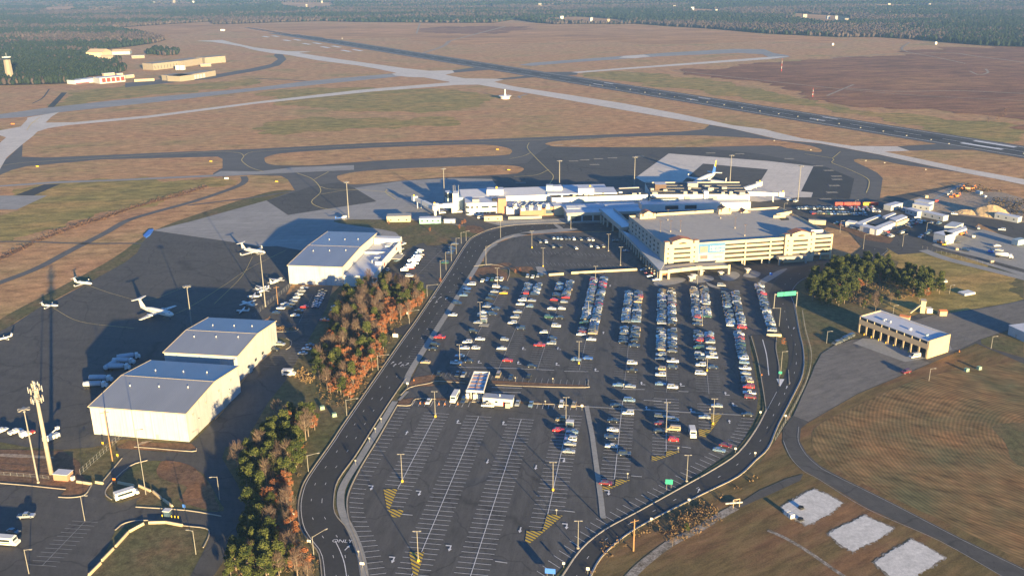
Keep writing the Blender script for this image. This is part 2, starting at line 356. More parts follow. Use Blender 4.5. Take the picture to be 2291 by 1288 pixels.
for c in CLEAR:
    mb = MB(); mb.flat(W(c), .9); struct(mb, 'field', 'heath2')
sheet('heath', [(225, 66), (300, 61), (420, 53), (478, 56), (560, 54), (1105, 53), (1200, 53), (1500, 61), (1710, 77), (1880, 86), (1860, 96), (1700, 92), (1500, 100), (1330, 92), (1100, 100), (960, 98), (900, 84), (760, 88), (640, 76), (560, 74), (480, 66), (360, 82), (330, 78)], .25, 'heath2', 2, 40)
sheet('heath', [(1491, 158), (1600, 152), (1720, 143), (1864, 130), (2005, 122), (2120, 108), (2350, 112), (2420, 300), (2290, 277), (2146, 251), (1992, 243), (1889, 231), (1710, 191), (1600, 172)], .27, 'heath', 4, 40)
sheet('heath', [(960, 62), (1150, 60), (1180, 66), (1100, 76), (960, 74)], .3, 'heath', 4, 40)
sheet('grass', [(1290, 168), (1396, 160), (1560, 176), (1710, 205), (1880, 240), (2080, 262), (2291, 288), (2291, 326), (2069, 286), (1889, 255), (1710, 226), (1524, 200), (1396, 182)], .14, 'grass_green', 4, 26)
sheet('grass', [(0, 440), (130, 412), (300, 404), (470, 400), (520, 412), (420, 430), (250, 470), (120, 520), (0, 540)], .06, 'grass_green', 4, 26)
sheet('grass', [(345, 516), (470, 470), (600, 430), (655, 427), (596, 450), (430, 497), (360, 522), (316, 560), (300, 590), (230, 617), (180, 640), (60, 705), (0, 742), (0, 715), (120, 650), (250, 580)], .07, 'verge', 4)
sheet('grass', [(600, 206), (760, 196), (960, 200), (1100, 210), (1060, 244), (860, 250), (640, 240)], .06, 'grass_green', 5, 26)
sheet('grass', [(574, 282), (700, 262), (860, 270), (1010, 262), (1000, 280), (800, 290), (640, 302), (570, 296)], .08, 'grass_green', 5, 26)
sheet('grass', [(170, 208), (300, 190), (420, 190), (520, 180), (580, 178), (560, 192), (400, 208), (250, 222), (140, 238)], .06, 'grass_green', 4, 26)
# streaks of red scrub along the ditch
mb = MB()
for pts, w in (([(462, 416), (400, 437), (340, 452), (280, 470), (225, 490), (170, 506), (85, 538)], 4.5), ([(70, 545), (30, 565), (-10, 582)], 5), ([(440, 432), (330, 455), (220, 492)], 1.6), ([(318, 478), (200, 494)], 1.4)):
    ribbon(mb, spline(W(pts), 4), -w / 2, w / 2, .1)
struct(mb, 'ditch', M['leaf'])
# ---- runways and taxiways
a, b_ = P(1250, 174), P(2069, 305); d = (b_ - a).normalized(); L0 = a - d * 1800; L1 = b_ + d * 260
rw = [L0 + (L1 - L0) * (i / 60) for i in range(61)]
mb = MB(); ribbon(mb, rw, -31, 31, .2); struct(mb, 'runway', 'asphalt_taxi')
mb = MB(); ribbon(mb, rw, -23, 23, .24); struct(mb, 'runway', 'asphalt')
mb = MB(); ribbon(mb, rw, -7, 7, .28); struct(mb, 'runway', 'asphalt_dark')
mb = MB()
for o in (-22.4, 22.4): ribbon(mb, rw, o - .5, o + .5, .34)
dashes(mb, rw, .9, 36, 24, .34)
e = P(2165, 318)
for k in (-11, 11):
    for g_ in (0, -200, -420, -640):
        c = e + d * g_ + Vector((-d.y, d.x)) * k; ribbon(mb, [c, c + d * (45 if g_ == 0 else 23)], -3 if g_ == 0 else -1.5, 3 if g_ == 0 else 1.5, .36)
e = P(690, 97)
for k in (-14, 14):
    for g_ in (0, 130, 260, -150, -330):
        c = e + d * g_ + Vector((-d.y, d.x)) * k; ribbon(mb, [c, c + d * 50], -5, 5, .36)
struct(mb, 'runway_markings', 'white_line')
PALE = [(438, 92), (497, 90), (520, 96), (570, 107), (640, 115), (697, 116), (668, 119), (760, 133), (903, 153), (960, 159), (1012, 158), (1017, 163), (996, 168), (1040, 176), (1110, 177), (1127, 179), (1105, 184), (1150, 194),
        (1268, 212), (1396, 232), (1524, 256), (1640, 281), (1710, 289.5), (1738, 297), (1794, 310), (1905, 327), (2007, 328), (2035, 338), (1979, 340), (2043, 353), (2161, 378), (2310, 405), (2310, 418), (2230, 401), (2161, 388),
        (2069, 369), (1966, 346), (1889, 331.5), (1833, 321), (1743, 312.6), (1720, 307), (1627, 286), (1524, 269), (1396, 247), (1268, 224), (1140, 202), (1070, 190), (1011, 191), (1005, 183.5), (949, 174), (913, 173), (898, 171), (880, 169.5), (877, 165.3), (888, 164),
        (841, 154), (800, 147), (713, 136), (642, 123), (611, 120), (570, 113), (538, 104), (474, 94)]
sheet('taxiway', PALE, .2, 'taxi_pale')
sheet('runway', [(-20, 258), (0, 256), (102, 242), (256, 225), (384, 214), (580, 196), (685, 182), (877, 165.3), (885, 170), (898, 171.3), (570, 204), (384, 225.5), (179, 247), (133, 252), (61, 262), (0, 266), (-20, 268)], .22, 'concrete_grey')
sheet('taxiway', [(102, 275), (166, 274), (333, 259), (580, 227.5), (801, 202), (1005, 185), (1030, 183), (1011, 191.5), (826, 206), (570, 233), (333, 264), (154, 280.5), (110, 287)], .18, 'taxi_pale')
sheet('taxiway', [(61, 264), (133, 251), (115, 262), (102, 275), (154, 280), (110, 287), (84, 295), (74, 305), (51, 323), (15, 353), (-12, 400), (-12, 330), (14, 308), (-2, 303), (-2, 293), (46, 284), (61, 268)], .25, 'taxi_pale')
sheet('runway', [(1160, 146), (1191, 141), (1396, 125.5), (1500, 118), (1642, 110), (1711, 111), (1730, 119), (1761, 124), (1768, 127), (1755, 130), (1720, 133), (1700, 131), (1720, 128), (1706, 122), (1650, 119), (1473, 127), (1300, 139), (1191, 148)], .2, 'concrete_grey')
sheet('taxiway', [(1278, 162), (1396, 152.5), (1720, 128), (1766, 126.5), (1720, 133), (1396, 156), (1294, 164)], .22, 'taxi_pale')
sheet('taxiway', [(1396, 126), (1440, 123), (1455, 127), (1420, 131), (1385, 130)], .24, 'taxi_pale')
sheet('taxiway', [(1012, 158), (1017, 163), (1080, 158), (1130, 154), (1090, 148)], .17, 'asphalt_taxi')
sheet('taxiway', [(1110, 177), (1127, 179), (1190, 174), (1260, 172), (1215, 166)], .17, 'asphalt_taxi')
sheet('taxiway', [(1294, 163.5), (1278, 161), (1210, 162), (1240, 170), (1290, 168)], .17, 'asphalt_taxi')
sheet('taxiway', [(2007, 328), (2035, 338), (2100, 336), (2200, 336), (2140, 322), (2110, 322)], .17, 'asphalt_taxi')
sheet('taxiway', [(616, 121), (632, 122), (641, 133), (625, 147), (580, 158), (520, 168), (480, 176), (400, 184), (280, 196), (280, 186), (400, 174), (490, 166), (560, 154), (606, 144), (622, 133), (612, 124)], .12, 'asphalt_taxi')
sheet('road', [(138, 207.5), (150, 207.5), (121, 240), (106, 240)], .14, 'asphalt_dark')
mb = MB(); ribbon(mb, spline(W([(110, 200), (95, 220), (72, 232)]), 3), -1.2, 1.2, .1); ribbon(mb, W([(570, 176), (640, 179), (690, 182)]), -3, 3, .1); struct(mb, 'path', 'asphalt')
# centre lines and holding marks at the far crossing
mb = MB()
for pts in ([(90, 262), (70, 278), (60, 292)], [(64, 276), (86, 274)], [(64, 274.5), (86, 272.5)]): ribbon(mb, spline(W(pts), 4), -.35, .35, .33)
struct(mb, 'taxiway_markings', 'yellow_line')
# ---- terminal apron and its taxiways (dark), with grass islands left open
E_TAXI = [(-10, 378), (51, 322), (49, 351), (102, 353), (359, 342), (580, 333), (826, 320.5), (1150, 309.5), (1396, 300), (1524, 295), (1576, 289.5), (1588, 280), (1640, 289), (1720, 308), (1743, 313), (1833, 321.5), (1889, 332), (1966, 346.5),
          (2069, 369.5), (2161, 388.5), (2100, 379), (2017, 369), (1966, 358), (1920, 356), (1910, 358), (1912, 362), (1940, 375), (1963, 387), (1975, 399), (1969, 440), (1966, 470), (1900, 470), (1760, 500), (1170, 500), (870, 500), (700, 500), (644, 481), (596, 449.5), (631, 437),
          (660, 426), (644, 402), (629, 394), (560, 392), (476, 396), (477, 388), (498, 376), (498, 356), (487, 351), (231, 357), (59, 372.5), (26, 381), (-10, 396)]
sheet('taxiway', E_TAXI, .1, 'asphalt_taxi')
sheet('apron', [(1095, 371), (1172, 378), (1140, 392), (1006, 398), (930, 403), (1000, 404), (1080, 410), (1250, 470), (1700, 470), (1900, 452), (1911, 400), (1850, 374), (1700, 345), (1560, 330), (1400, 326), (1230, 326), (1200, 345), (1180, 365)], .14, 'asphalt')
sheet('apron', [(596, 449.5), (644, 481), (843, 451), (793, 421), (760, 408), (700, 416), (640, 436)], .13, 'asphalt')
for isl in ([(592, 358), (598, 351), (647, 342), (826, 331.5), (1005.6, 325), (1095, 325), (1139, 333), (1143, 343), (1108, 349), (877, 358), (724, 369), (672, 371), (621, 370), (598, 366)],
            [(754, 398), (762, 392), (816, 383), (954, 375), (1095, 370), (1150, 371.5), (1172, 378), (1160, 387), (1140, 390), (1006, 397), (929, 402), (826, 411), (788, 413), (765, 407)],
            [(1222, 321), (1260, 315), (1396, 307), (1524, 303.6), (1601, 305), (1720, 312.5), (1800, 324), (1833, 333), (1838, 339), (1823, 340.5), (1761, 331.5), (1720, 326), (1524, 330), (1268, 329), (1228, 325)]):
    pts = spline(W(isl), 4, True); mb = MB(); mb.flat(pts, .19); struct(mb, 'grass', 'grass')
sheet('taxiway', [(-10, 416), (128, 406), (256, 402), (477, 391.5), (494, 383), (580, 384), (654, 375), (792, 370), (792, 380.5), (654, 387), (570, 391), (474, 396), (256, 405.5), (128, 410.5), (-10, 419)], .17, 'concrete_grey')
sheet('apron', [(343, 516), (430, 495), (596, 449), (644, 481.5), (843, 451), (793, 421), (900, 405), (1010, 399), (1100, 401), (1130, 440), (1100, 500), (960, 520), (870, 560), (700, 565), (620, 551), (580, 552), (528, 543)], .17, 'concrete_grey')
sheet('apron', [(1422, 398), (1496, 344), (1720, 361), (1820, 372.5), (1792, 429), (1819, 431), (1815, 442), (1787, 442), (1700, 452), (1500, 440)], .18, 'taxi_pale')
sheet('apron', [(1510, 422), (1573, 366.6), (1718, 379.5), (1694, 418), (1600, 430)], .21, 'asphalt')
sheet('apron', [(1820, 372.5), (1850, 375), (1911, 400), (1900, 445), (1815, 442), (1819, 431), (1792, 429)], .2, 'asphalt_dark')
APR = [(343, 516), (528, 543), (580, 551), (620, 550.5), (720, 556), (700, 600), (650, 640), (640, 660), (600, 712), (560, 730), (540, 800), (500, 850), (420, 960), (260, 985), (212, 1000), (140, 1006), (60, 1000), (-20, 985), (-20, 752), (0, 742), (33, 724),
       (95, 684), (118, 676), (202, 630), (230, 615), (282, 586), (307, 566), (318, 543)]
sheet('apron', APR, .12, 'asphalt')
mb = MB()
for pts in ([(1, 372), (60, 364), (231, 354), (460, 341), (530, 342), (545, 350), (541, 360), (560, 375), (590, 385)], [(545, 350), (560, 342), (600, 338), (826, 326), (1140, 316), (1396, 306)], [(1184, 320), (1180, 332), (1200, 355), (1225, 380), (1238, 395), (1230, 412)],
            [(665, 388), (700, 402), (718, 428), (697, 452), (720, 466), (752, 470)], [(735, 385), (703, 402)], [(716, 418), (740, 424), (800, 425), (860, 430), (885, 437)], [(715, 436), (760, 428), (800, 425)], [(866, 424), (864, 432), (885, 447)],
            [(1800, 345), (1862, 355), (1862, 365), (1900, 380), (1940, 400), (1944, 415), (1938, 432)], [(1862, 355), (1880, 340)], [(1188, 342), (1170, 350), (1140, 356)], [(1228, 380), (1200, 392), (1150, 396)]):
    ribbon(mb, spline(W(pts), 5), -.32, .32, .3)
struct(mb, 'taxiway_markings', 'taxi_line')
mb = MB()
for x, y in [(1283, 361), (1308, 358.5), (1339, 356), (1370, 354), (1431, 350.5), (1330, 369), (1590, 343), (1522, 329.5), (1655, 345), (1765, 356), (1830, 372), (1854, 382), (1871, 395), (1872.6, 402), (1866, 416), (1861, 431), (1847, 446), (1250, 325), (1286, 326.5), (1165, 410), (1090, 404)]:
    c = P(x, y)
    for k in range(3): mb.box((c.x, c.y + k * 1.6 - 1.6, .3), (9, .6, .02))
struct(mb, 'apron_markings', 'faint_line')
mb = MB()
for pts in ([(365, 712), (420, 690), (500, 640), (560, 600), (640, 560)], [(200, 640), (260, 660), (330, 672), (420, 640)], [(120, 690), (180, 720), (300, 735)], [(565, 575), (540, 620), (480, 680)]):
    ribbon(mb, spline(W(pts), 6), -.12, .12, .26)
struct(mb, 'apron_markings', 'taxi_line')
# ---- patrol roads on the grass
mb = MB()
for pts, w in (([(545, 395), (548, 405), (532, 417), (480, 436), (420, 455), (350, 474), (285, 494), (235, 522), (160, 560), (80, 602), (-20, 640)], 6), ([(-20, 541), (60, 541), (180, 545), (318, 545)], 2.5), ([(660, 427), (560, 443), (420, 460)], 3)):
    ribbon(mb, spline(W(pts), 5), -w / 2, w / 2, .16)
struct(mb, 'road', 'asphalt_taxi')
sheet('apron', [(-10, 440), (0, 438), (106, 438), (37, 469.5), (-10, 469)], .15, 'concrete_grey')
sheet('road', [(35, 437), (98, 413), (135, 412), (75, 438)], .14, 'asphalt_dark')
sheet('path', [(1500, 95), (1506, 95), (1700, 88), (1698, 87)], .3, 'grass')
# pale tracks over the heath
mb = MB()
for pts, w in (([(1860, 130), (1990, 122), (2120, 119), (2180, 126), (2291, 140)], 6), ([(1885, 198), (2000, 205), (2150, 204), (2291, 210)], 5), ([(1850, 215), (1885, 200), (1910, 190)], 4), ([(1890, 201), (2050, 214), (2291, 226)], 3), ([(1500, 158), (1700, 180), (1880, 200)], 4),
               ([(2035, 95), (2020, 113), (2100, 130), (2160, 143)], 4), ([(940, 52), (932, 76)], 5), ([(1000, 94), (1060, 78), (1130, 60)], 8), ([(945, 120), (990, 105), (1005, 93)], 10), ([(2170, 160), (2190, 168), (2210, 163), (2205, 155)], 4)):
    ribbon(mb, spline(W(pts), 5), -w / 2, w / 2, .35)
struct(mb, 'path', 'dirt')
# ------------------------------------------------------------------ landside
sheet('grass', [(760, 560), (900, 490), (1050, 520), (1040, 560), (900, 760), (700, 1290), (480, 1290), (470, 1200), (480, 1130), (500, 1000), (560, 900), (640, 830), (700, 700), (760, 640)], .05, 'verge')
sheet('grass', [(250, 990), (500, 830), (470, 1000), (470, 1300), (-20, 1300), (-20, 960), (150, 990)], .04, 'verge')
sheet('grass', [(1030, 590), (1230, 570), (1780, 600), (2000, 560), (2291, 600), (2291, 800), (2060, 830), (1850, 930), (1760, 930), (1790, 1060), (1600, 1130), (1320, 1300), (700, 1300), (740, 1100), (860, 900), (1000, 680)], .03, 'verge')
sheet('grass', [(1990, 555), (2140, 540), (2291, 625), (2291, 672), (2180, 690), (2050, 700), (2010, 690)], .07, 'grass_green', 3, 26)
sheet('grass', [(2220, 955), (2250, 990), (2300, 1040), (2320, 950)], .11, 'verge', 4, 5)
sheet('grass', [(1225, 1300), (1345, 1248), (1460, 1170), (1600, 1098), (1700, 1035), (1752, 960), (1800, 1060), (1950, 1145), (2280, 1310)], .05, 'grass_near', 1, 2)
sheet('grass', [(1700, 1035), (1760, 950), (1850, 905), (2190, 768), (2310, 806), (2330, 1320), (1600, 1320), (1500, 1180)], .056, 'grass_near')
MOWN = [(1825, 955), (1890, 920), (2000, 870), (2090, 838), (2291, 808), (2340, 830), (2340, 1270), (2291, 1256), (2150, 1185), (1980, 1105), (1870, 1050), (1824, 1012), (1817, 985)]
sheet('field', MOWN, .09, 'mown', 4)
sheet('field', [(1500, 1180), (1740, 1130), (1860, 1190), (1960, 1300), (1440, 1300), (1320, 1290), (1400, 1220)], .06, 'grass_near', 3, 3)
# access roads and car parks, left side
sheet('road', [(548, 990), (600, 900), (640, 850), (690, 760), (730, 690), (745, 640), (690, 640), (640, 660), (605, 700), (607, 790), (560, 830), (525, 880), (500, 920), (430, 990), (370, 1012), (260, 1000), (270, 1025), (235, 1075), (205, 1085), (190, 1110), (140, 1113), (130, 1111), (146, 1096), (0, 1081), (-20, 1080),
                (-20, 1300), (200, 1300), (260, 1190), (285, 1172), (330, 1165), (470, 1180), (465, 1215), (420, 1300), (470, 1300), (510, 1240), (545, 1165), (550, 1130), (530, 1080), (497, 1025), (505, 1000)], .1, 'asphalt')
sheet('road', [(1043, 560), (1010, 620), (975, 650), (880, 640), (868, 600), (905, 560), (940, 545), (1000, 530), (1050, 525)], .09, 'asphalt')
sheet('grass', [(262, 1075), (300, 1040), (350, 1030), (410, 1040), (455, 1060), (490, 1120), (500, 1143), (440, 1142), (304, 1132), (318, 1110), (270, 1125), (240, 1120), (236, 1100)], .14, 'verge', 2)
sheet('path', [(362, 1033), (400, 1034), (440, 1050), (470, 1085), (490, 1135), (470, 1140), (400, 1120), (420, 1090), (380, 1080), (350, 1060)], .16, 'leaf', 3, 2)
sheet('path', [(0, 1015), (60, 1017), (110, 1021), (118, 1025), (60, 1024), (0, 1021)], .16, 'dirt', 3)
sheet('grass', [(258, 1186), (320, 1166), (410, 1176), (466, 1184), (463, 1210), (410, 1290), (200, 1300), (230, 1250)], .14, 'verge')
sheet('grass', [(-20, 1005), (140, 1008), (180, 1035), (180, 1060), (206, 1085), (190, 1105), (150, 1113), (132, 1112), (146, 1097), (-20, 1078)], .13, 'leaf')
sheet('grass', [(262, 1000), (290, 985), (330, 990), (428, 992), (440, 1003), (400, 1012), (268, 1003)], .15, 'leaf')
sheet('grass', [(602, 735), (640, 732), (665, 737), (655, 742), (605, 742)], .15, 'leaf', 2)
sheet('grass', [(605, 755), (640, 757), (650, 768), (640, 780), (606, 782)], .15, 'verge', 2)
sheet('path', [(300, 1000), (318, 988), (345, 985)], .16, 'dirt')
# main road: left and right edges
RL = [(721, 1300), (713.5, 1240), (693, 1212), (672.5, 1181), (667, 1137), (672.5, 1101), (688, 1066), (744, 986), (762, 958), (824, 868), (900.5, 758), (929, 719), (980, 643), (1010, 597), (1044, 543), (1066, 526), (1110, 510), (1180, 502), (1300, 499), (1400, 497)]
RR = [(811, 1300), (803, 1252.6), (788, 1201), (772, 1176), (749, 1147.6), (747, 1112), (757, 1073), (795.5, 1019.5), (834, 958), (872, 899), (908, 847), (1000, 695), (1029, 645), (1062, 594), (1082, 561), (1103, 545), (1150, 527.5), (1220, 520), (1300, 518), (1400, 517)]
wl, wr = spline(W(RL), 4), spline(W(RR), 4)
mb = MB(); L2, R2 = resample(wl, 90), resample(wr, 90)
for i in range(89): mb.quad(*[(p.x, p.y, .16) for p in (L2[i], R2[i], R2[i + 1], L2[i + 1])])
struct(mb, 'road', 'asphalt_dark')
sheet('road', [(880, 745), (905, 752), (933, 720), (912, 726), (880, 736)], .15, 'asphalt_dark')
RBL = [(1250, 1300), (1299, 1229.6), (1353, 1185), (1422, 1147.6), (1524, 1091), (1601, 1047.7), (1652, 1012), (1691, 960.6), (1714, 918), (1743, 863), (1761, 824.5), (1764, 799), (1761, 763), (1743, 735), (1729, 691), (1722, 655), (1745, 618), (1790, 598), (1860, 588), (1905, 570), (1935, 548)]
RBR = [(1317, 1300), (1345, 1247.5), (1396, 1201), (1458, 1163), (1575.6, 1104), (1652, 1066), (1691, 1030), (1720, 1001.6), (1742, 950), (1775, 885), (1797, 835), (1798, 783.5), (1789, 742.5), (1779, 681), (1772, 658), (1792, 630), (1835, 612), (1880, 602), (1930, 590), (1970, 575), (1990, 560)]
bl_, br_ = spline(W(RBL), 4), spline(W(RBR), 4)
mb = MB(); L3, R3 = resample(bl_, 110), resample(br_, 110)
for i in range(109): mb.quad(*[(p.x, p.y, .18) for p in (L3[i], R3[i], R3[i + 1], L3[i + 1])])
struct(mb, 'road', 'asphalt_dark')
sheet('road', [(1680, 749), (1738, 750), (1736, 780), (1743, 820), (1743, 865), (1716, 915), (1707, 870), (1694, 800)], .2, 'asphalt_dark')
LOT = [(1062, 604), (1120, 622), (1218, 620), (1440, 605), (1480, 622), (1640, 640), (1700, 630), (1722, 655), (1729, 691), (1742, 742), (1738, 752), (1676, 752), (1680, 790), (1690, 840), (1698, 880), (1690, 935), (1660, 990), (1630, 1015), (1545, 1072), (1410, 1150), (1353, 1181), (1225, 1300), (825, 1300), (803, 1220), (783, 1170), (777, 1140), (778, 1110), (790, 1078), (813, 1035), (845, 983),
       (888, 910), (912, 882), (915, 862), (935, 820), (1010, 692), (1040, 645)]
sheet('car_park', LOT, .1, 'asphalt_lot')
sheet('car_park', [(1082, 600), (1085, 575), (1105, 548), (1152, 530), (1250, 521), (1400, 518), (1440, 608), (1300, 612), (1225, 620), (1195, 605), (1150, 604)], .12, 'asphalt_lot')
sheet('road', [(1396, 497), (1480, 495), (1480, 622), (1440, 608), (1400, 518)], .13, 'asphalt_dark')
sheet('road', [(1470, 622), (1500, 590), (1700, 580), (1860, 580), (1905, 570), (1820, 606), (1740, 625), (1722, 655), (1640, 645), (1560, 642)], .14, 'asphalt')
sheet('road', [(1740, 470), (1800, 465), (1860, 480), (1905, 500), (1950, 525), (1985, 556), (1975, 580), (1930, 590), (1935, 560), (1900, 520), (1850, 508), (1790, 560)], .15, 'asphalt')
# concrete pavements at the garage front
for isl in ([(1462, 632), (1480, 622), (1528, 622), (1531, 630), (1500, 638), (1470, 640)], [(1540, 628), (1560, 617), (1590, 618), (1597, 626), (1575, 632), (1550, 634)], [(1612, 620), (1640, 608), (1656, 616), (1640, 628), (1620, 628)], [(1662, 618), (1680, 606), (1702, 612), (1690, 622)], [(1700, 628), (1740, 606), (1762, 602), (1730, 624), (1710, 634)], [(1580, 632), (1600, 640), (1630, 648), (1620, 648), (1590, 642)]):
    sheet('pavement', isl, .24, 'walk', 3)
# terminal forecourt kerb and lawns
sheet('grass', [(870, 492), (950, 495), (1030, 505), (1075, 520), (1050, 530), (1010, 532), (990, 545), (920, 540), (890, 548), (885, 520), (760, 500), (760, 492)], .19, 'verge', 3)
sheet('road', [(960, 480), (1010, 470), (1060, 480), (1160, 497), (1100, 520), (1075, 518), (1030, 504), (990, 496)], .2, 'asphalt')
sheet('grass', [(1045, 505), (1075, 508), (1085, 520), (1062, 522), (1042, 516)], .22, 'leaf', 2)
sheet('grass', [(950, 536), (985, 538), (1010, 534), (1000, 546), (955, 550)], .21, 'verge', 2)
sheet('pavement', [(1085, 497), (1100, 494), (1180, 492), (1262, 489), (1345, 488), (1400, 486), (1410, 497), (1262, 499), (1180, 503), (1120, 506)], .24, 'walk', 1)
for isl in ([(1165, 521), (1230, 514), (1280, 511), (1292, 514), (1262, 519), (1180, 525)], [(1100, 545), (1130, 530), (1165, 522), (1190, 524), (1130, 536), (1104, 550)], [(1238, 502), (1245, 502), (1260, 511), (1250, 512)]):
    sheet('pavement', isl, .26, 'walk', 2)
for isl in ([(1060, 612), (1066, 602), (1100, 597), (1135, 612), (1135, 628), (1095, 622), (1075, 626)], [(1140, 600), (1165, 597), (1190, 598), (1195, 614), (1165, 616)], [(1095, 596), (1130, 588), (1145, 592), (1120, 600)]):
    sheet('grass', isl, .2, 'leaf', 2)
sheet('pavement', [(1198, 597), (1216, 597), (1226, 614), (1205, 616)], .26, 'walk')
# kerbed verges inside the lot
KV = [([(897, 884), (925, 845), (968, 838), (1000, 850), (1080, 850), (1190, 856), (1310, 862), (1316, 850), (1312, 866), (1190, 866), (1090, 862), (1020, 858), (960, 864), (917, 866)], 'leaf'),
      ([(888, 906), (895, 893), (928, 890), (930, 898), (918, 906)], 'leaf'), ([(930, 890), (1070, 893), (1310, 905), (1309, 909), (1070, 898), (930, 894)], 'leaf'), ([(1312, 849), (1316, 850), (1314, 866), (1308, 867)], 'leaf')]
for isl, mt in KV[:3]: sheet('grass', isl, .2, mt)
mb = MB()
kerbs = [RL, RR[:11], RBL[:9], RBR[:14], [(897, 884), (917, 867), (960, 858), (980, 853), (1040, 857)], [(1095, 861), (1190, 865), (1308, 867), (1315, 862), (1316, 850)], [(888, 907), (918, 907), (930, 893), (975, 893)], [(1190, 903), (1240, 905), (1310, 910)], [(1680, 752), (1694, 800), (1707, 870), (1714, 918)], [(1743, 863), (1743, 820), (1736, 780), (1738, 752)],
         [(1764, 828), (1766, 860)], [(1082, 561), (1103, 545), (1150, 528)], [(1060, 596), (1100, 592), (1135, 600), (1140, 612), (1135, 628)], [(131, 1112), (160, 1113), (190, 1107), (205, 1085)], [(250, 1118), (236, 1105), (245, 1085), (290, 1043), (330, 1030)], [(300, 1000), (340, 1003), (430, 1010), (440, 1003)], [(304, 1134), (420, 1142), (495, 1155)],
         [(258, 1186), (280, 1170), (330, 1164), (410, 1176), (460, 1182), (468, 1196), (455, 1225)], [(602, 742), (655, 742), (668, 736)], [(640, 757), (652, 764), (650, 775), (640, 782)], [(0, 1081), (60, 1086), (147, 1095)], [(230, 1077), (273, 1025)]]
for k in kerbs: ribbon(mb, spline(W(k), 3), -.17, .17, .1, 0, .25)
ribbon(mb, spline(W([(888, 908), (845, 983), (813, 1035), (790, 1078), (778, 1110), (777, 1140), (783, 1170), (803, 1220), (825, 1300)]), 4), -.2, .2, .1, 0, .24)
struct(mb, 'kerb', 'kerb')
# pavement strip between the road and the lot
SW = [(817, 1300), (808, 1245), (790, 1195), (767, 1150), (762, 1115), (770, 1083), (803, 1030), (834, 980), (884, 898)]
mb = MB(); ribbon(mb, spline(W(SW), 5), -1.3, 1.3, .22); ribbon(mb, spline(W([(908, 858), (925, 820), (1005, 694), (1036, 645), (1068, 594), (1088, 561), (1110, 546)]), 4), -1.5, 1.5, .22)
ribbon(mb, W([(1312, 908), (1325, 975), (1345, 1120), (1349, 1160)]), -.95, .95, .24); ribbon(mb, W([(1312, 910), (1500, 921), (1680, 930)]), -.5, .5, .23)
ribbon(mb, W([(893, 896), (912, 876)]), -.7, .7, .25); struct(mb, 'pavement', 'walk')
sheet('grass', [(1232, 1300), (1297, 1232), (1350, 1187), (1420, 1148), (1545, 1075), (1640, 1015), (1685, 960), (1706, 915), (1706, 870), (1690, 800), (1676, 752), (1684, 752), (1696, 800), (1709, 870), (1714, 918), (1691, 960), (1650, 1013), (1601, 1048), (1524, 1091), (1422, 1148), (1353, 1185), (1299, 1230), (1255, 1294)], .21, 'verge')
sheet('grass', [(1738, 752), (1760, 763), (1764, 799), (1761, 822), (1750, 850), (1744, 840), (1743, 820), (1736, 780)], .24, 'verge')
# fire station roads
sheet('road', [(1752, 958), (1771, 935), (1815, 840), (1823, 819), (1838, 791), (1866, 773), (1907, 760), (1930, 755), (2060, 700), (2090, 705), (2190, 690), (2260, 678), (2310, 665), (2310, 716), (2256, 740), (2194, 760), (2196, 770), (2212, 778), (2310, 806), (2310, 822), (2184, 768), (2069, 819), (1920, 881), (1807, 946), (1792, 958), (1789, 986), (1805, 1014), (1833, 1040), (1864, 1058), (1992, 1122), (2145.6, 1201), (2310, 1280), (2310, 1300), (2261, 1300), (2104.6, 1209), (1941, 1137), (1833, 1071), (1794.6, 1050), (1766, 1019.5), (1751, 991)], .12, 'asphalt')
sheet('apron', [(1775, 930), (1815, 840), (1823, 819), (1838, 791), (1866, 773), (1907, 760), (1930, 760), (2080, 812), (1920, 879), (1808, 943)], .16, 'asphalt_old')
sheet('apron', [(2035, 720), (2090, 705), (2190, 692), (2310, 668), (2310, 714), (2256, 738), (2190, 760), (2150, 780), (2120, 790)], .16, 'asphalt_old')
sheet('apron', [(1908, 768), (1930, 757), (2125, 772), (2130, 782), (2080, 800), (2025, 810)], .2, 'walk')
sheet('road', [(1797, 1060), (1790, 1075), (1740, 1098), (1650, 1138), (1640, 1135), (1700, 1096), (1760, 1070)], .13, 'asphalt')
mb = MB(); ribbon(mb, spline(W([(1645, 1135), (1600, 1160), (1560, 1185), (1500, 1215), (1440, 1260), (1400, 1300)]), 4), -1.6, 1.6, .14); ribbon(mb, spline(W([(1718, 1186), (1760, 1205), (1810, 1235), (1860, 1270), (1890, 1290)]), 4), -.7, .7, .14); struct(mb, 'path', 'dirt_grey')
mb = MB()
for pts in ([(1752, 985), (1768, 1022), (1797, 1053), (1833, 1073), (1941, 1139), (2104, 1211), (2261, 1300)], [(1787, 955), (1786, 986), (1803, 1017), (1831, 1043), (1862, 1061), (1990, 1124), (2143, 1203), (2310, 1284)]): ribbon(mb, spline(W(pts), 4), -.1, .1, .2)
for i in range(10):
    a = P(1836 + i * 3.8 - i * i * .5, 800 - i * -6.2); a = P(1850 - i * 4.0, 779 + i * 6.0); ribbon(mb, [a, a + Vector((4.6, -1.5))], -.07, .07, .24)
struct(mb, 'road_markings', 'faint_line')
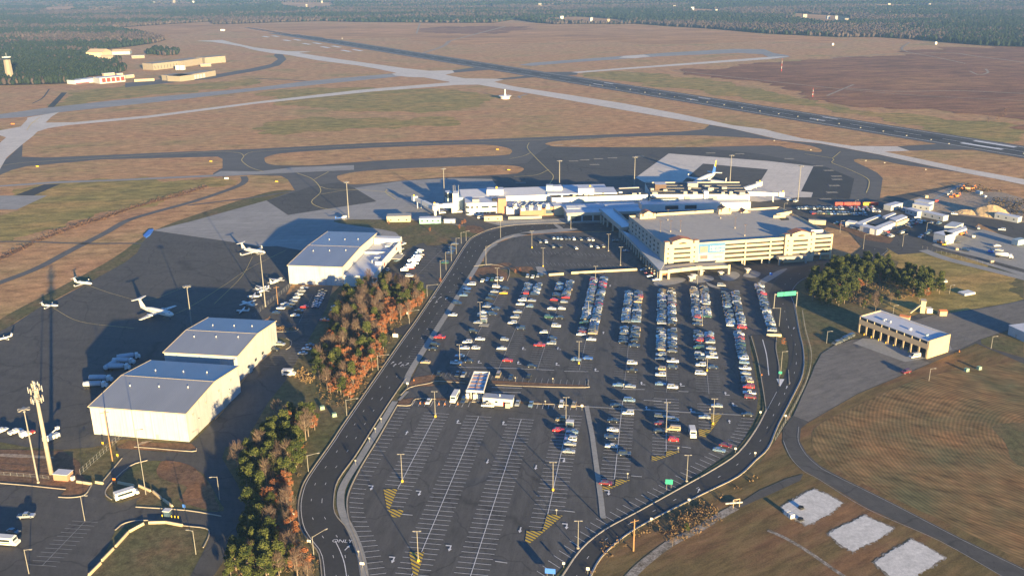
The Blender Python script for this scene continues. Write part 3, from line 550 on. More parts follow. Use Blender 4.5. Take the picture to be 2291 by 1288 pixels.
for bed in ([(1823, 1094), (1855, 1108), (1887, 1126), (1850, 1152), (1805, 1176), (1775, 1155), (1748, 1135), (1785, 1112)], [(1933, 1153), (1965, 1168), (1999.5, 1183.5), (1950, 1213), (1907, 1235), (1878, 1215), (1851, 1194), (1895, 1170)], [(2038, 1205), (2075, 1224), (2115, 1248), (2074, 1273), (2040, 1292), (2000, 1296), (1955, 1260), (1995, 1230)]):
    pts = []; w0 = resample(W(bed + [bed[0]]), 110)[:-1]
    for p in w0: pts.append(p + Vector((random.uniform(-.3, .3), random.uniform(-.3, .3))) + Vector((mnoise.noise(Vector((p.x * .12, p.y * .12, 1))), mnoise.noise(Vector((p.x * .12, p.y * .12, 7))))) * .7)
    c_ = sum(pts, Vector((0, 0))) / len(pts); mb = MB(); mb.flat([c_ + (p - c_) * 1.07 + Vector((random.uniform(-.5, .5), random.uniform(-.5, .5))) for p in pts], .12); struct(mb, 'sand_bed', 'dirt_grey')
    mb = MB(); mb.flat(pts, .16); struct(mb, 'sand_bed', 'sand')
# construction yard, far right
sheet('yard', [(1966, 445), (2150, 412), (2180, 440), (2260, 470), (2310, 480), (2310, 560), (2190, 500), (2130, 560), (2010, 570), (1960, 540), (1880, 500), (1800, 468)], .12, 'asphalt')
sheet('yard', [(2140, 430), (2240, 430), (2310, 450), (2310, 500), (2180, 486), (2060, 470), (1980, 462), (2060, 440), (2150, 412)], .17, 'dirt')
sheet('apron', [(2085, 548), (2180, 508), (2310, 545), (2310, 605), (2291, 620), (2200, 590), (2090, 552)], .19, 'walk')
mb = MB(); ribbon(mb, spline(W([(2065, 560), (2120, 580), (2200, 600), (2310, 628)]), 3), -3.5, 3.5, .2); ribbon(mb, spline(W([(2062, 470), (2100, 440), (2160, 410)]), 3), -1.5, 1.5, .2); struct(mb, 'path', 'walk')
mb = MB(); ribbon(mb, spline(W([(2070, 548), (2110, 560), (2200, 582), (2310, 612)]), 3), -3, 3, .21); ribbon(mb, spline(W([(1990, 470), (2090, 490), (2190, 515)]), 3), -4, 4, .2); ribbon(mb, spline(W([(2180, 495), (2250, 505), (2310, 520)]), 3), -4, 4, .22); struct(mb, 'road', 'asphalt')
sheet('grass', [(1935, 515), (2000, 535), (1990, 545), (1940, 538), (1880, 512), (1850, 498), (1870, 496)], .2, 'leaf')

# ------------------------------------------------------------------ painted lines
mb = MB()
ML = [x.lerp(y, .0) for x, y in zip(L2, R2)]
for t in (.36, .67): dashes(mb, between(wl[:48], wr[:48], t, 90), .17, 3.2, 8.5, .24)
for t in (.33, .66): dashes(mb, between(wl[46:], wr[46:], t, 60), .17, 3.2, 8.5, .24)
ribbon(mb, between(wl, wr, .08, 120), -.09, .09, .24)
for t in (.5,): dashes(mb, between(bl_, br_, t, 120), .17, 3.2, 8.5, .26)
ribbon(mb, between(bl_, br_, .95, 120), -.07, .07, .26); ribbon(mb, between(bl_[:36], br_[:36], .04, 80), -.06, .06, .26)
ribbon(mb, spline(W([(750, 1210), (762, 1235), (771, 1262), (777, 1300)]), 4), -.13, .13, .25)
ribbon(mb, spline(W([(1706, 760), (1715, 795), (1720, 840)]), 4), -.2, .2, .25)
rz = math.radians(100)
text_mb(mb, 'ONLY', 2.5, P(766, 1211), math.radians(-4) , .26)
def arrow(px, py, rz, s=1.0, hook=0):
    c = P(px, py); X = Matrix.Rotation(rz, 2)
    pts = [(-.18, -1.6), (.18, -1.6), (.18, .4), (.6, .4), (0, 1.8), (-.6, .4), (-.18, .4)]
    mb.flat([c + X @ (Vector(p) * s) for p in pts], .26)
    if hook: mb.flat([c + X @ (Vector(p) * s) for p in ((.18, -.4), (.18, -.9), (1.5 * hook, -.9), (1.5 * hook, -.4))][::1], .265)
for x, y in [(971, 666), (985, 666), (999, 668), (962, 675), (976, 677), (878, 812), (895, 813), (911, 815), (883, 817), (899, 818), (777, 1226), (1720, 999), (1563, 1098), (1776, 735), (1760, 867), (1722, 965), (1300, 330)][:15]: arrow(x, y, math.radians(-25), .9)
S_ = Vector((math.cos(math.radians(-9.2)), math.sin(math.radians(-9.2)))); R_ = Vector((S_.y, -S_.x))   # along a stall, along a row towards the camera
def AB(p): return (p.dot(S_), p.dot(R_))
def FP(a, b): return S_ * a + R_ * b
def b_at(a, y):
    lo, hi = -620.0, -150.0
    for _ in range(40):
        m = (lo + hi) / 2; q = FP(a, m)
        # forward projection of a ground point to the photo row
        dy = q.y; zc = dy * cT + CAMH * sT; v2 = (-dy * sT + CAMH * cT) / zc * FOC; u2 = q.x / zc * FOC
        v = -u2 * sR + v2 * cR
        if CY + v < y: lo = m
        else: hi = m
    return (lo + hi) / 2
ROWA = {1: -87.2, 2: -69.4, 3: -51.6, 4: -32.4, 5: -11.3, 6: 7.1, 7: 25.3, 8: 42.3, 9: 59.5}
PITCH = 2.74
line = MB(); faint = MB()
def stalls(a, y0, y1, sides=(-1, 1), z=.2, tgt=None, off=0):
    b0, b1 = b_at(a, y0), b_at(a, y1); b = b0
    while b <= b1:
        for s_ in sides:
            p, q = FP(a + off, b), FP(a + off + s_ * 5.3, b); ribbon(tgt, [p, q], -.075, .075, z)
        b += PITCH
    if len(sides) == 2: ribbon(tgt, [FP(a, b0), FP(a, b1)], -.1, .1, z + .01)
for r, y0, y1, t in ((1, 640, 826, faint), (2, 640, 826, faint), (3, 628, 828, faint), (4, 622, 828, faint), (5, 650, 722, faint), (5, 730, 872, faint), (6, 645, 727, faint), (6, 738, 878, faint), (7, 640, 727, faint), (7, 742, 882, faint), (8, 652, 738, faint),
                     (1, 925, 1094, line), (2, 932, 1300, line), (3, 938, 1300, line), (4, 930, 1150, line), (5, 897, 1072, line), (6, 893, 1010, line)): stalls(ROWA[r], y0, y1, tgt=t)
stalls(ROWA[1], 1094, 1142, (1,), tgt=line); stalls(ROWA[4], 1150, 1186, (-1,), tgt=line); stalls(ROWA[5], 1072, 1088, (-1,), tgt=line)
stalls(ROWA[6], 1010, 1020, (-1,), tgt=line); stalls(ROWA[7], 905, 960, (-1,), tgt=line); stalls(39.8, 742, 895, (1,), tgt=faint); stalls(62, 640, 742, (-1,), tgt=faint); stalls(-115, 640, 825, (1,), tgt=faint)
# angled bays round the curved edge of the lot
KE = spline(W([(890, 912), (847, 983), (816, 1035), (793, 1078), (781, 1110), (780, 1140), (787, 1170), (806, 1220), (828, 1300)]), 6)
n = int(length(KE) / 2.95)
for i, p in enumerate(resample(KE, n)):
    f = min(1, max(0, (260 - p.y) / 20 + 0)) if p.y < 275 else 0
    f = min(1, max(0, (278 - p.y) / 25)); dd = S_.lerp(Vector((.985, .17)), f).normalized(); ribbon(line, [p + dd * .4, p + dd * 5.4], -.075, .075, .2)
KE2 = spline(W([(1690, 938), (1665, 985), (1632, 1012), (1547, 1072), (1412, 1150), (1350, 1184), (1230, 1296)]), 6)
v0 = (P(1360, 1138.6) - P(1383, 1151)).normalized(); n = int(length(KE2) / 3.1)
for p in resample(KE2, n):
    f = min(1, max(0, (p.y - 310) / 25)); dd = v0.lerp(-S_, f).normalized(); ribbon(line, [p + dd * .5, p + dd * 5.6], -.075, .075, .2)
for x0, y0, x1, y1, n in ((968, 838, 1060, 838, 10), (1100, 846, 1310, 858, 16), (925, 903, 1050, 905, 10), (1190, 908, 1290, 912, 9)):
    for i in range(n):
        c = P(x0 + (x1 - x0) * i / (n - 1), y0 + (y1 - y0) * i / (n - 1)); ribbon(line if y0 > 880 else faint, [c - R_ * 2.6, c + R_ * 2.6], -.08, .08, .27)
for x0, y0, x1, y1 in ((1027, 822, 1160, 825), (1160, 825, 1240, 829), (1262, 831, 1316, 832), (1392, 871, 1442, 872), (1518, 876, 1540, 877), (1440, 896, 1480, 898), (1100, 867, 1168, 869), (1100, 877, 1165, 879), (900, 1151, 923, 1153), (1262, 1143, 1286, 1146), (1412, 1065, 1436, 1067), (1525, 1000, 1546, 1003), (1108, 1256, 1135, 1260)):
    ribbon(line, W([(x0, y0), (x1, y1)]), -.14, .14, .28)
for i, (x, y, h) in enumerate([(832, 1092, 1), (939, 1104, 1), (910, 969, 0), (880, 1253, 1), (1007, 1227, 1), (1091, 1033, 0), (1199, 1046, 0), (1024, 944, 1), (1126, 947, 1), (1164, 1186, 0), (1268, 1178, 1), (1362, 1103, 1), (1262, 1030, 1), (1632, 944, 0), (1546, 918, 1), (1446, 913, 1), (1640, 905, 1), (1523, 861, 1), (1435, 858, 1), (1623, 881, 1), (1350, 745, 0), (1365, 640, 0), (1248, 780, 1), (1245, 815, 1), (1170, 780, 1), (1071, 810, 1), (1159, 812, 1), (1332, 828, 1)]):
    c = P(x, y); mb2 = line; X = Matrix.Rotation(math.radians(-9 + (180 if y > 1000 else 0)), 2)
    mb2.flat([c + X @ Vector(p) for p in [(-.2, -1.6), (.2, -1.6), (.2, .3), (.65, .3), (0, 1.7), (-.65, .3), (-.2, .3)]], .27)
    if h: mb2.flat([c + X @ Vector(p) for p in [(.2, -1.6), (1.7, -1.6), (1.7, -1.1), (.2, -1.1)]], .275)
struct(line, 'parking_markings', 'white_line')
# small upper lot, left lots
for (x0, y0, x1, y1, n, dx, dy) in ((1190, 565, 1370, 572, 22, 2.4, 5.2), (1180, 590, 1400, 596, 26, 2.4, 5.2), (1200, 548, 1360, 552, 20, 2.4, 5.2)):
    for i in range(n):
        c = P(x0 + (x1 - x0) * i / (n - 1), y0 + (y1 - y0) * i / (n - 1)); d_ = Vector((math.cos(math.radians(101)), math.sin(math.radians(101)))); ribbon(faint, [c - d_ * 2.7, c + d_ * 2.7], -.08, .08, .22)
def bays(p0, p1, n, half, tgt, z=.2, centre=True):
    a, b2 = P(*p0), P(*p1); u = (b2 - a).normalized(); w = Vector((-u.y, u.x))
    for i in range(n): c = a.lerp(b2, i / (n - 1)); ribbon(tgt, [c - w * half, c + w * half], -.07, .07, z)
    if centre: ribbon(tgt, [a, b2], -.07, .07, z + .01)
bays((700, 660), (668, 725), 14, 5.3, faint); bays((690, 760), (650, 815), 10, 3, faint, centre=False); bays((630, 785), (603, 820), 8, 2.8, faint, centre=False)
bays((190, 1167), (95, 1265), 12, 4.6, faint); bays((5, 1087), (140, 1101), 11, 2.6, line, centre=False); bays((1000, 548), (910, 640), 18, 5.3, faint)
struct(faint, 'parking_markings', 'faint_line')
struct(mb, 'road_markings', 'white_line')
for poly in ([(858, 1094), (890, 1094), (872, 1139), (903, 1141), (900.5, 1150), (893, 1158), (877.5, 1156.6), (865, 1135)], [(915, 1235), (949, 1235), (931, 1300), (927, 1300)], [(1224.5, 1150), (1259, 1154), (1214, 1192.5), (1183.5, 1217), (1174.6, 1211.6), (1178, 1187), (1213, 1189)],
             [(1378, 1072), (1410, 1074.6), (1352.7, 1100), (1342, 1097.6), (1342, 1088.7), (1375.7, 1087.4)], [(1491, 1008), (1523, 1010.5), (1465.4, 1032), (1457.7, 1031), (1457.7, 1020.8), (1489.7, 1020.8)], [(1590, 924), (1618, 924.5), (1596, 957.6), (1578, 979), (1564.4, 976), (1562, 960.7), (1591, 961)]):
    mb = MB(); mb.flat(W(poly), .22); struct(mb, 'hatched_marking', 'hatch')
mb = MB(); mb.flat(W([(1737, 848), (1755, 849), (1745, 866)]), .29); struct(mb, 'hatched_marking', 'white_line')
# ------------------------------------------------------------------ cars
def car_paint(name, c, metal=.0):
    m, nt, b = newmat('paint_' + name); n = noise_node(nt, 2.0, 2); r = ramp(nt, n.outputs[0], [(.3, tuple(x * .93 for x in c)), (.7, c)])
    nt.links.new(r.outputs[0], b.inputs['Base Color']); b.inputs['Roughness'].default_value = .32; b.inputs['Metallic'].default_value = metal
    b.inputs['Coat Weight'].default_value = .5; b.inputs['Coat Roughness'].default_value = .08; return m
CC = {'white': (.66, .65, .62), 'silver': (.38, .40, .42), 'grey': (.15, .16, .17), 'black': (.015, .016, .018), 'dark blue': (.02, .035, .08), 'blue': (.04, .10, .32), 'red': (.42, .03, .03), 'maroon': (.14, .02, .025),
      'tan': (.40, .31, .20), 'green': (.03, .09, .06), 'light blue': (.20, .30, .42), 'yellow': (.75, .42, .02), 'gold': (.30, .24, .13), 'bright red': (.62, .03, .03)}
PM = {k: car_paint(k.replace(' ', '_'), v, .35 if k in ('silver', 'grey', 'light blue', 'gold') else 0) for k, v in CC.items()}
def xprism(mb, prof, y0, y1, mi=0, inset=0, zi=0):
    """profile in x-z, extruded across y; inset narrows the points above zi"""
    n = len(prof); o = len(mb.v)
    for s_ in (y0, y1):
        for x, z in prof: mb.v.append((x, s_ * (1 - inset if z > zi else 1), z))
    for i in range(n): mb.f.append((o + i, o + n + i, o + n + (i + 1) % n, o + (i + 1) % n)); mb.m.append(mi)
    for t in tessellate_polygon([[Vector((p[0], p[1], 0)) for p in prof]]):
        a, b_, c = [Vector(prof[i]) for i in t]
        if (b_ - a).cross(c - a) < 0: t = (t[0], t[2], t[1])
        mb.f.append(tuple(o + i for i in t)); mb.m.append(mi); mb.f.append(tuple(o + n + i for i in t[::-1])); mb.m.append(mi)
SHAPES = {   # lower body profile, cabin (x rear bottom, x rear top, x front top, x front bottom, z bottom, z top), width, length
 'sedan': ([(-2.35, .3), (-2.4, .62), (-2.3, .9), (-1.4, .98), (1.0, .95), (2.05, .82), (2.38, .6), (2.35, .3)], (-1.75, -1.1, .25, 1.0, .95, 1.42), 1.8),
 'hatchback': ([(-2.0, .3), (-2.05, .7), (-1.95, .98), (1.0, .97), (1.8, .84), (2.05, .6), (2.0, .3)], (-1.98, -1.55, .3, 1.05, .96, 1.5), 1.75),
 'suv': ([(-2.35, .38), (-2.4, .8), (-2.3, 1.1), (1.0, 1.1), (2.05, 1.0), (2.35, .75), (2.3, .38)], (-2.32, -2.1, .35, 1.05, 1.08, 1.78), 1.92),
 'minivan': ([(-2.5, .32), (-2.55, .8), (-2.45, 1.05), (1.4, 1.05), (2.2, .88), (2.5, .65), (2.45, .32)], (-2.46, -2.25, .7, 1.6, 1.03, 1.75), 1.98),
 'pickup': ([(-2.75, .42), (-2.8, .9), (-2.75, 1.1), (1.2, 1.12), (2.4, 1.05), (2.75, .8), (2.7, .42)], (-.85, -.65, .55, 1.2, 1.1, 1.82), 1.98),
 'van': ([(-2.7, .38), (-2.75, 1.1), (1.6, 1.15), (2.45, 1.05), (2.75, .75), (2.7, .38)], (-2.73, -2.65, 1.2, 2.0, 1.1, 2.1), 2.02)}
def car_meshes(kind):
    prof, (xa, xb, xc, xd, z0, z1), wd = SHAPES[kind]; h = wd / 2
    b = MB(); xprism(b, prof, -h, h, 0, .08, .85)
    t = .1; b.quad((xb, -h * .74, z1), (xc, -h * .74, z1), (xc, h * .74, z1), (xb, h * .74, z1))
    b.box(((xb + xc) / 2, 0, z1 + .02), (xc - xb + .06, h * 1.5, .05))
    if kind in ('suv', 'minivan', 'van', 'hatchback', 'sedan', 'pickup'):
        for s_ in (-1, 1):
            for x0, x1 in ((xb, xa), (xc, xd), ((xb + xc) / 2 + .1, (xb + xc) / 2)):
                b.add([(x1 - .05, s_ * h * .93, z0), (x1 + .05, s_ * h * .93, z0), (x0 + .05, s_ * h * .765, z1), (x0 - .05, s_ * h * .765, z1)], [(0, 1, 2, 3) if s_ < 0 else (3, 2, 1, 0)])
    g = MB()
    g.add([(xa, -h * .92, z0), (xd, -h * .92, z0), (xd, h * .92, z0), (xa, h * .92, z0), (xb, -h * .75, z1), (xc, -h * .75, z1), (xc, h * .75, z1), (xb, h * .75, z1)], [(0, 1, 5, 4), (1, 2, 6, 5), (2, 3, 7, 6), (3, 0, 4, 7)])
    if kind == 'pickup': g.box((-1.78, 0, 1.105), (1.7, 1.6, .03))
    if kind == 'van': g = MB(); g.add([(xc - .1, -h * .94, 1.25), (xd - .1, -h * .95, 1.25), (xc - .05, -h * .8, 2.0), (1.25, -h * .8, 2.0)], [(0, 1, 2)]); 
    w = MB(); w.cyl((0, -.12, 0), (0, .12, 0), .33, n=10, mi=0); w.cyl((0, -.13, 0), (0, .13, 0), .18, n=8, mi=1)
    return b, g, w
CARP = {}
def car_proto(kind):
    root = thing(('parked_' + kind).replace('parked_van', 'parked_van'), 'x', 'car', (0, 0, 0), world=False)
    b, g, w = car_meshes(kind)
    if kind == 'van':
        xa, xb, xc, xd, z0, z1 = SHAPES['van'][1]; h = 1.01
        xprism(b, [(-2.73, 1.05), (-2.68, 2.05), (1.15, 2.05), (2.0, 1.1)], -h * .96, h * .96, 0, .1, 1.5)
        g = MB(); g.quad((1.2, -.8, 2.0), (1.2, .8, 2.0), (2.02, .9, 1.15), (2.02, -.9, 1.15))
        g.v = [(x + .03, y, z + .02) for x, y, z in g.v]
        for s_ in (-1, 1): g.add([(.4, s_ * .985, 1.25), (1.75, s_ * .985, 1.25), (1.1, s_ * .9, 1.85), (.4, s_ * .9, 1.85)], [(0, 1, 2, 3)]); g.add([(-2.3, s_ * .985, 1.3), (.2, s_ * .985, 1.3), (.2, s_ * .91, 1.8), (-2.3, s_ * .91, 1.8)], [(0, 1, 2, 3)])
    bo = b.build('body', PM['white'], root); bo.material_slots[0].link = 'OBJECT'; bo.material_slots[0].material = PM['white']
    g.build('windows', 'glass', root)
    l = MB()
    xf = max(p[0] for p in SHAPES[kind][0])
    for x, y in ((-xf * .6, -1), (-xf * .6, 1), (xf * .62, -1), (xf * .62, 1)):
        o = w.build('wheel', ['rubber', 'alu'], root) if not CARP.get('w' + kind) else bpy.data.objects.new('wheel', CARP['w' + kind])
        if not CARP.get('w' + kind): CARP['w' + kind] = o.data
        else: col.objects.link(o); o.parent = root
        o.location = (x, y * (SHAPES[kind][2] / 2 - .1), .33)
    return root
CARS = []   # x, y, heading, kind, colour, label tail
WPICK = ['white'] * 5 + ['silver'] * 8 + ['grey'] * 6 + ['black'] * 6 + ['dark blue'] * 4 + ['light blue'] * 3 + ['blue'] + ['red'] + ['maroon'] + ['tan'] * 2 + ['green'] + ['gold']
KPICK = ['sedan'] * 8 + ['suv'] * 5 + ['minivan'] * 2 + ['hatchback'] * 2 + ['pickup'] * 1
def put(px, py, hd, kind=None, color=None, tail='', flip=None):
    p = P(px, py) if py is not None else px
    CARS.append([p.x, p.y, hd + (PI if (random.random() < .5 if flip is None else flip) else 0), kind or random.choice(KPICK), color or random.choice(WPICK), tail])
AS = math.radians(-9.2)
def file_of(row, side, full, extra=(), special={}):
    a = ROWA[row] + side * 2.75 if row != 8.5 else 0
    side_n = 'left' if side < 0 else 'right'
    lst = []
    for y0, y1 in full:
        b0, b1 = b_at(a, y0 + 3), b_at(a, y1); n = max(1, round((b1 - b0) / PITCH))
        for i in range(n + 1): lst.append([b0 + (b1 - b0) * i / n, None, None])
    for e in extra: lst.append([b_at(a, e[0]), e[1], e[2] if len(e) > 2 else None])
    lst.sort(key=lambda t: -t[0])
    n = 0
    for b, c, k in lst:
        if c is None and random.random() < .035: continue
        CARS.append([*(FP(a + random.uniform(-.25, .25), b + random.uniform(-.12, .12))), AS + random.uniform(-.02, .02) + (PI if random.random() < .5 else 0), k or random.choice(KPICK), c or random.choice(WPICK),
                     '%s from the near end, %s file, %s row from left' % (ORD[n], side_n, ORD[row - 1])]); n += 1
W_, S2, G_, B_, D_ = 'white', 'silver', 'grey', 'black', 'dark blue'
file_of(1, -1, [], [(644, W_, 'van'), (655, S2), (664, B_), (673, B_), (683, D_), (688, S2), (701, W_), (709, S2), (724, S2), (744, B_), (768, W_, 'suv'), (781, W_), (799, 'light blue'), (815, W_, 'pickup')])
file_of(1, 1, [], [(648, D_), (658, 'yellow', 'sedan'), (693, D_), (705, D_), (761, W_), (781, W_), (811, B_)])
file_of(2, -1, [(637, 652)], [(659, 'red'), (667, D_), (674, W_), (683, W_), (700, S2), (712, S2), (725, W_, 'suv'), (762, S2), (782, W_)])
file_of(2, 1, [(636, 661)], [(675, S2), (688, 'light blue'), (737, D_, 'suv'), (809, 'red')])
file_of(3, -1, [(631, 664)], [(673, 'red'), (693, W_), (712, 'green'), (746, W_), (775, 'red'), (822, B_)])
file_of(3, 1, [(630, 664)], [(668, 'red'), (678, S2), (693, W_), (713, B_), (732, W_), (759, D_), (771, S2, 'suv')])
file_of(4, -1, [(624, 716)], [(725, 'green', 'suv'), (738, D_), (744, 'maroon'), (751, W_), (807, 'light blue'), (942, 'gold', 'suv'), (965, 'bright red', 'sedan')])
file_of(4, 1, [(621, 748)], [(762, W_), (804, 'blue'), (969, 'light blue'), (979, D_), (986, W_, 'suv'), (996, S2), (1013, S2, 'sedan')])
file_of(5, -1, [(653, 722), (733, 762)], [(768, B_), (864, 'light blue'), (910, B_), (944, B_), (965, W_), (980, D_), (1001, W_), (1084, 'maroon', 'sedan')])
file_of(5, 1, [(653, 721), (733, 758)], [(765, B_), (776, D_, 'pickup'), (815, W_, 'suv'), (832, B_), (867, S2), (898, 'light blue'), (927, W_), (1018, D_)])
file_of(6, -1, [(649, 726), (738, 784)], [(797, S2), (806, G_), (828, 'tan', 'suv'), (841, W_), (862, 'light blue'), (935, G_, 'suv'), (950, 'maroon'), (968, B_)])
file_of(6, 1, [(648, 727), (739, 788)], [(811, W_), (824, D_), (869, W_, 'suv'), (942, S2, 'minivan'), (963, 'tan', 'van'), (986, 'bright red', 'hatchback')])
file_of(7, -1, [(645, 712), (744, 764)], [(719, G_), (727, D_), (771, B_), (780, 'green'), (796, W_, 'suv'), (804, D_), (819, W_), (838, W_, 'minivan'), (936, S2)])
file_of(7, 1, [(642, 710), (745, 768)], [(782, S2), (793, S2), (801, W_, 'pickup'), (824, D_), (911, S2)])
file_of(8, -1, [(656, 730)], [])
file_of(8, 1, [(655, 722)], [(728, S2), (735, 'bright red', 'suv')])
def single(a, full, extra, tail):
    lst = []
    for y0, y1 in full:
        b0, b1 = b_at(a, y0), b_at(a, y1); n = round((b1 - b0) / PITCH)
        for i in range(n + 1): lst.append((b0 + (b1 - b0) * i / n, None, None))
    for e in extra: lst.append((b_at(a, e[0]), e[1], e[2] if len(e) > 2 else None))
    lst.sort(key=lambda t: -t[0])
    for n, (b, c, k) in enumerate(lst): CARS.append([*FP(a + random.uniform(-.2, .2), b), AS + (PI if random.random() < .5 else 0), k or random.choice(KPICK), c or random.choice(WPICK), tail % ORD[n]])
single(42.6, [(746, 800)], [(804, W_), (814, 'light blue'), (827, W_, 'pickup'), (838, S2), (848, S2), (856, 'tan', 'pickup'), (868, 'red'), (882, W_, 'pickup'), (891, 'maroon')], '%s from the near end of the single line along the right verge')
single(59.6, [(640, 656), (664, 742)], [(660, 'bright red', 'pickup')], '%s from the near end of the far right line by the sign gantry')
for x, y, c, k in ((1055, 638, W_, 'van'), (1045, 648, 'blue', 'sedan'), (1043, 656, D_, 'sedan'), (1037, 663, 'light blue', 'sedan'), (1024, 681, D_, 'suv'), (1013, 707, W_, 'sedan'), (984, 757, 'bright red', 'pickup'), (974, 774, B_, 'suv'), (968, 783, B_, 'sedan'), (952, 813, 'tan', 'sedan')):
    put(x, y, AS, k, c, 'parked against the pavement beside the main road%s' % {638: ', farthest of that line', 757: '', 707: ', alone', 813: ', nearest of that line'}.get(y, ', %d from its far end' % 1 if 0 else ''))
VA = math.radians(-99.2)
for i, (x, y, c, k) in enumerate(((982, 839, B_, 'sedan'), (1024, 839, G_, 'sedan'), (1037, 841, S2, 'sedan'), (1115, 842, 'tan', 'minivan'), (1143, 847, D_, 'sedan'), (1183, 846, B_, 'sedan'), (959, 901, W_, 'sedan'), (1037, 899, D_, 'suv'), (1158, 905, S2, 'sedan'), (1188, 907, 'light blue', 'sedan'), (1256, 908, W_, 'suv'), (1284, 908, 'tan', 'sedan'))):
    put(x, y, VA, k, c, '%s from the left nosed to the %s verge near the toll booths' % (ORD[i if i < 6 else i - 6], 'far' if i < 6 else 'near'), False)
put(1092, 910, AS, 'pickup', W_, 'standing in front of the cream booth building', False)
put(1672, 930, AS, 'sedan', B_, 'at the right end of the pale concrete strip'); put(1623, 999, math.radians(-25), 'sedan', 'maroon', 'in the angled bays by the curving road'); put(1609, 1010, math.radians(-22), 'sedan', 'light blue', 'in the angled bays by the curving road')
put(1614, 641, AS, 'minivan', S2, 'driving in front of the garage exit')
for x, y, c in ((1440, 606, S2), (1450, 613, 'red'), (1455, 620, S2), (1467, 628, W_)): put(x, y, math.radians(15), None, c, 'beside the colonnade corner of the garage')
for i, x in enumerate((1238, 1247, 1255, 1265, 1273, 1283, 1299, 1316, 1325)): put(x, 535 + i * .4, math.radians(101), None, [S2, 'light blue', S2, D_, D_, W_, G_, W_, W_][i], '%s from left in the back line of the small forecourt lot' % ORD[i], False)
for i, (x, y, c) in enumerate(((1208, 543, G_), (1221, 543, W_), (1237, 554, G_), (1253.6, 554, B_), (1288.5, 557, W_), (1321, 552, S2), (1336, 555, W_), (1348.6, 553, 'tan'))): put(x, y, math.radians(101), None, c, '%s from left in the second line of the small forecourt lot' % ORD[i], False)
put(1377, 541, AS, 'sedan', B_, 'in the shade of the covered walkway'); put(1401, 564, AS, 'sedan', D_, 'in the shade of the covered walkway')
for i, (x, y, c) in enumerate(((1079.6, 630, W_), (1090.6, 627, 'blue'), (1101.7, 627, 'green'), (1112, 627, W_), (1122.5, 627, W_), (1181, 620, S2), (1192, 621, W_), (1204, 619, S2), (1213, 619, B_))): put(x, y, VA, None, c, '%s from left of the cars nosed to the lot\'s top verge' % ORD[i], True)
# left side lots
A2 = math.radians(-9)
def run(x0, y0, x1, y1, n, tail, hd=A2, skip=.0, cols=None):
    for i in range(n):
        if random.random() < skip: continue
        t = i / max(1, n - 1); put(x0 + (x1 - x0) * t, y0 + (y1 - y0) * t, hd, None, (cols[i] if cols else None), '%s from the near end %s' % (ORD[n - 1 - i], tail))
run(681, 646, 645, 690, 7, 'of the left line in the lot between the hangars', cols=[W_, S2, W_, W_, S2, G_, B_])
run(722, 655, 705, 690, 8, 'of the right line in the lot between the hangars', cols=[G_, 'light blue', 'light blue', S2, D_, S2, 'light blue', D_])
for x, y, c, k in ((637, 683, W_, 'sedan'), (628, 692, W_, 'sedan'), (618, 702, D_, 'sedan'), (682, 689, 'bright red', 'sedan'), (669, 699, B_, 'pickup'), (661, 708, W_, 'sedan'), (727, 719, 'red', 'pickup'), (693, 775, D_, 'sedan'), (686, 783, W_, 'sedan'), (678, 793, S2, 'sedan'), (628, 773, S2, 'suv'), (615, 784, B_, 'sedan'), (614, 730, B_, 'sedan'), (748, 698, 'green', 'suv'), (750, 690, G_, 'sedan')):
    put(x, y, A2, k, c, {(637, 683): 'first from the right of three along the apron fence', (628, 692): 'second of three along the apron fence', (618, 702): 'third and nearest of three along the apron fence', (682, 689): 'in the middle of the lot between the hangars', (669, 699): 'next to the bright red car between the hangars', (661, 708): 'at the near end of the middle line between the hangars', (727, 719): 'alone at the lot edge before the trees', (693, 775): 'farthest of three by the grass below the trees', (686, 783): 'middle of three by the grass below the trees', (678, 793): 'nearest of three by the grass below the trees', (628, 773): 'parked by the kerbed bed at the middle hangar', (615, 784): 'parked against the middle hangar\'s long side wall', (614, 730): 'beside the golden grass bed behind the middle hangar', (748, 698): 'half under the wooded belt\'s edge, nearer one', (750, 690): 'half under the wooded belt\'s edge, farther one'}[(x, y)])
run(940, 562, 905, 607, 10, 'of the line beside the far hangar', hd=math.radians(15), cols=[W_, 'light blue', D_, S2, 'maroon', S2, D_, G_, S2, W_]); run(948, 563, 918, 602, 9, 'of the second line beside the far hangar', hd=math.radians(15), skip=.4)
run(1018, 548, 990, 601, 11, 'of the line beside the main road lamps', skip=.35); run(902, 548, 888, 585, 4, 'at the far hangar\'s front door', hd=math.radians(60), cols=[W_, S2, W_, 'light blue'])
put(917, 620, A2, 'suv', W_, 'beside the bare trees at the far hangar'); put(862, 606, A2, 'van', W_, 'below the low annex of the far hangar')
put(60, 1158, math.radians(5), 'pickup', S2, 'alone on the bottom left lot with a long shadow', False); put(31, 1192, math.radians(-20), 'sedan', G_, 'behind the white bus on the bottom left lot', False)
put(2046, 800, math.radians(20), 'van', W_, 'parked before the last bay of the fire station', True); put(2026, 835, math.radians(25), 'suv', 'maroon', 'on the road edge below the fire station', True); put(2108, 633, math.radians(10), 'van', W_, 'at the end of the pine grove', True)
for i in range(7): put(1871 + i * 5.2, 770 - i * 2.6, math.radians(35), None, D_ if i % 2 else 'grey', '%s from left in the bays left of the fire station' % ORD[i], True)
put(1484, 485, math.radians(0), 'sedan', D_, 'x', False); CARS.pop()
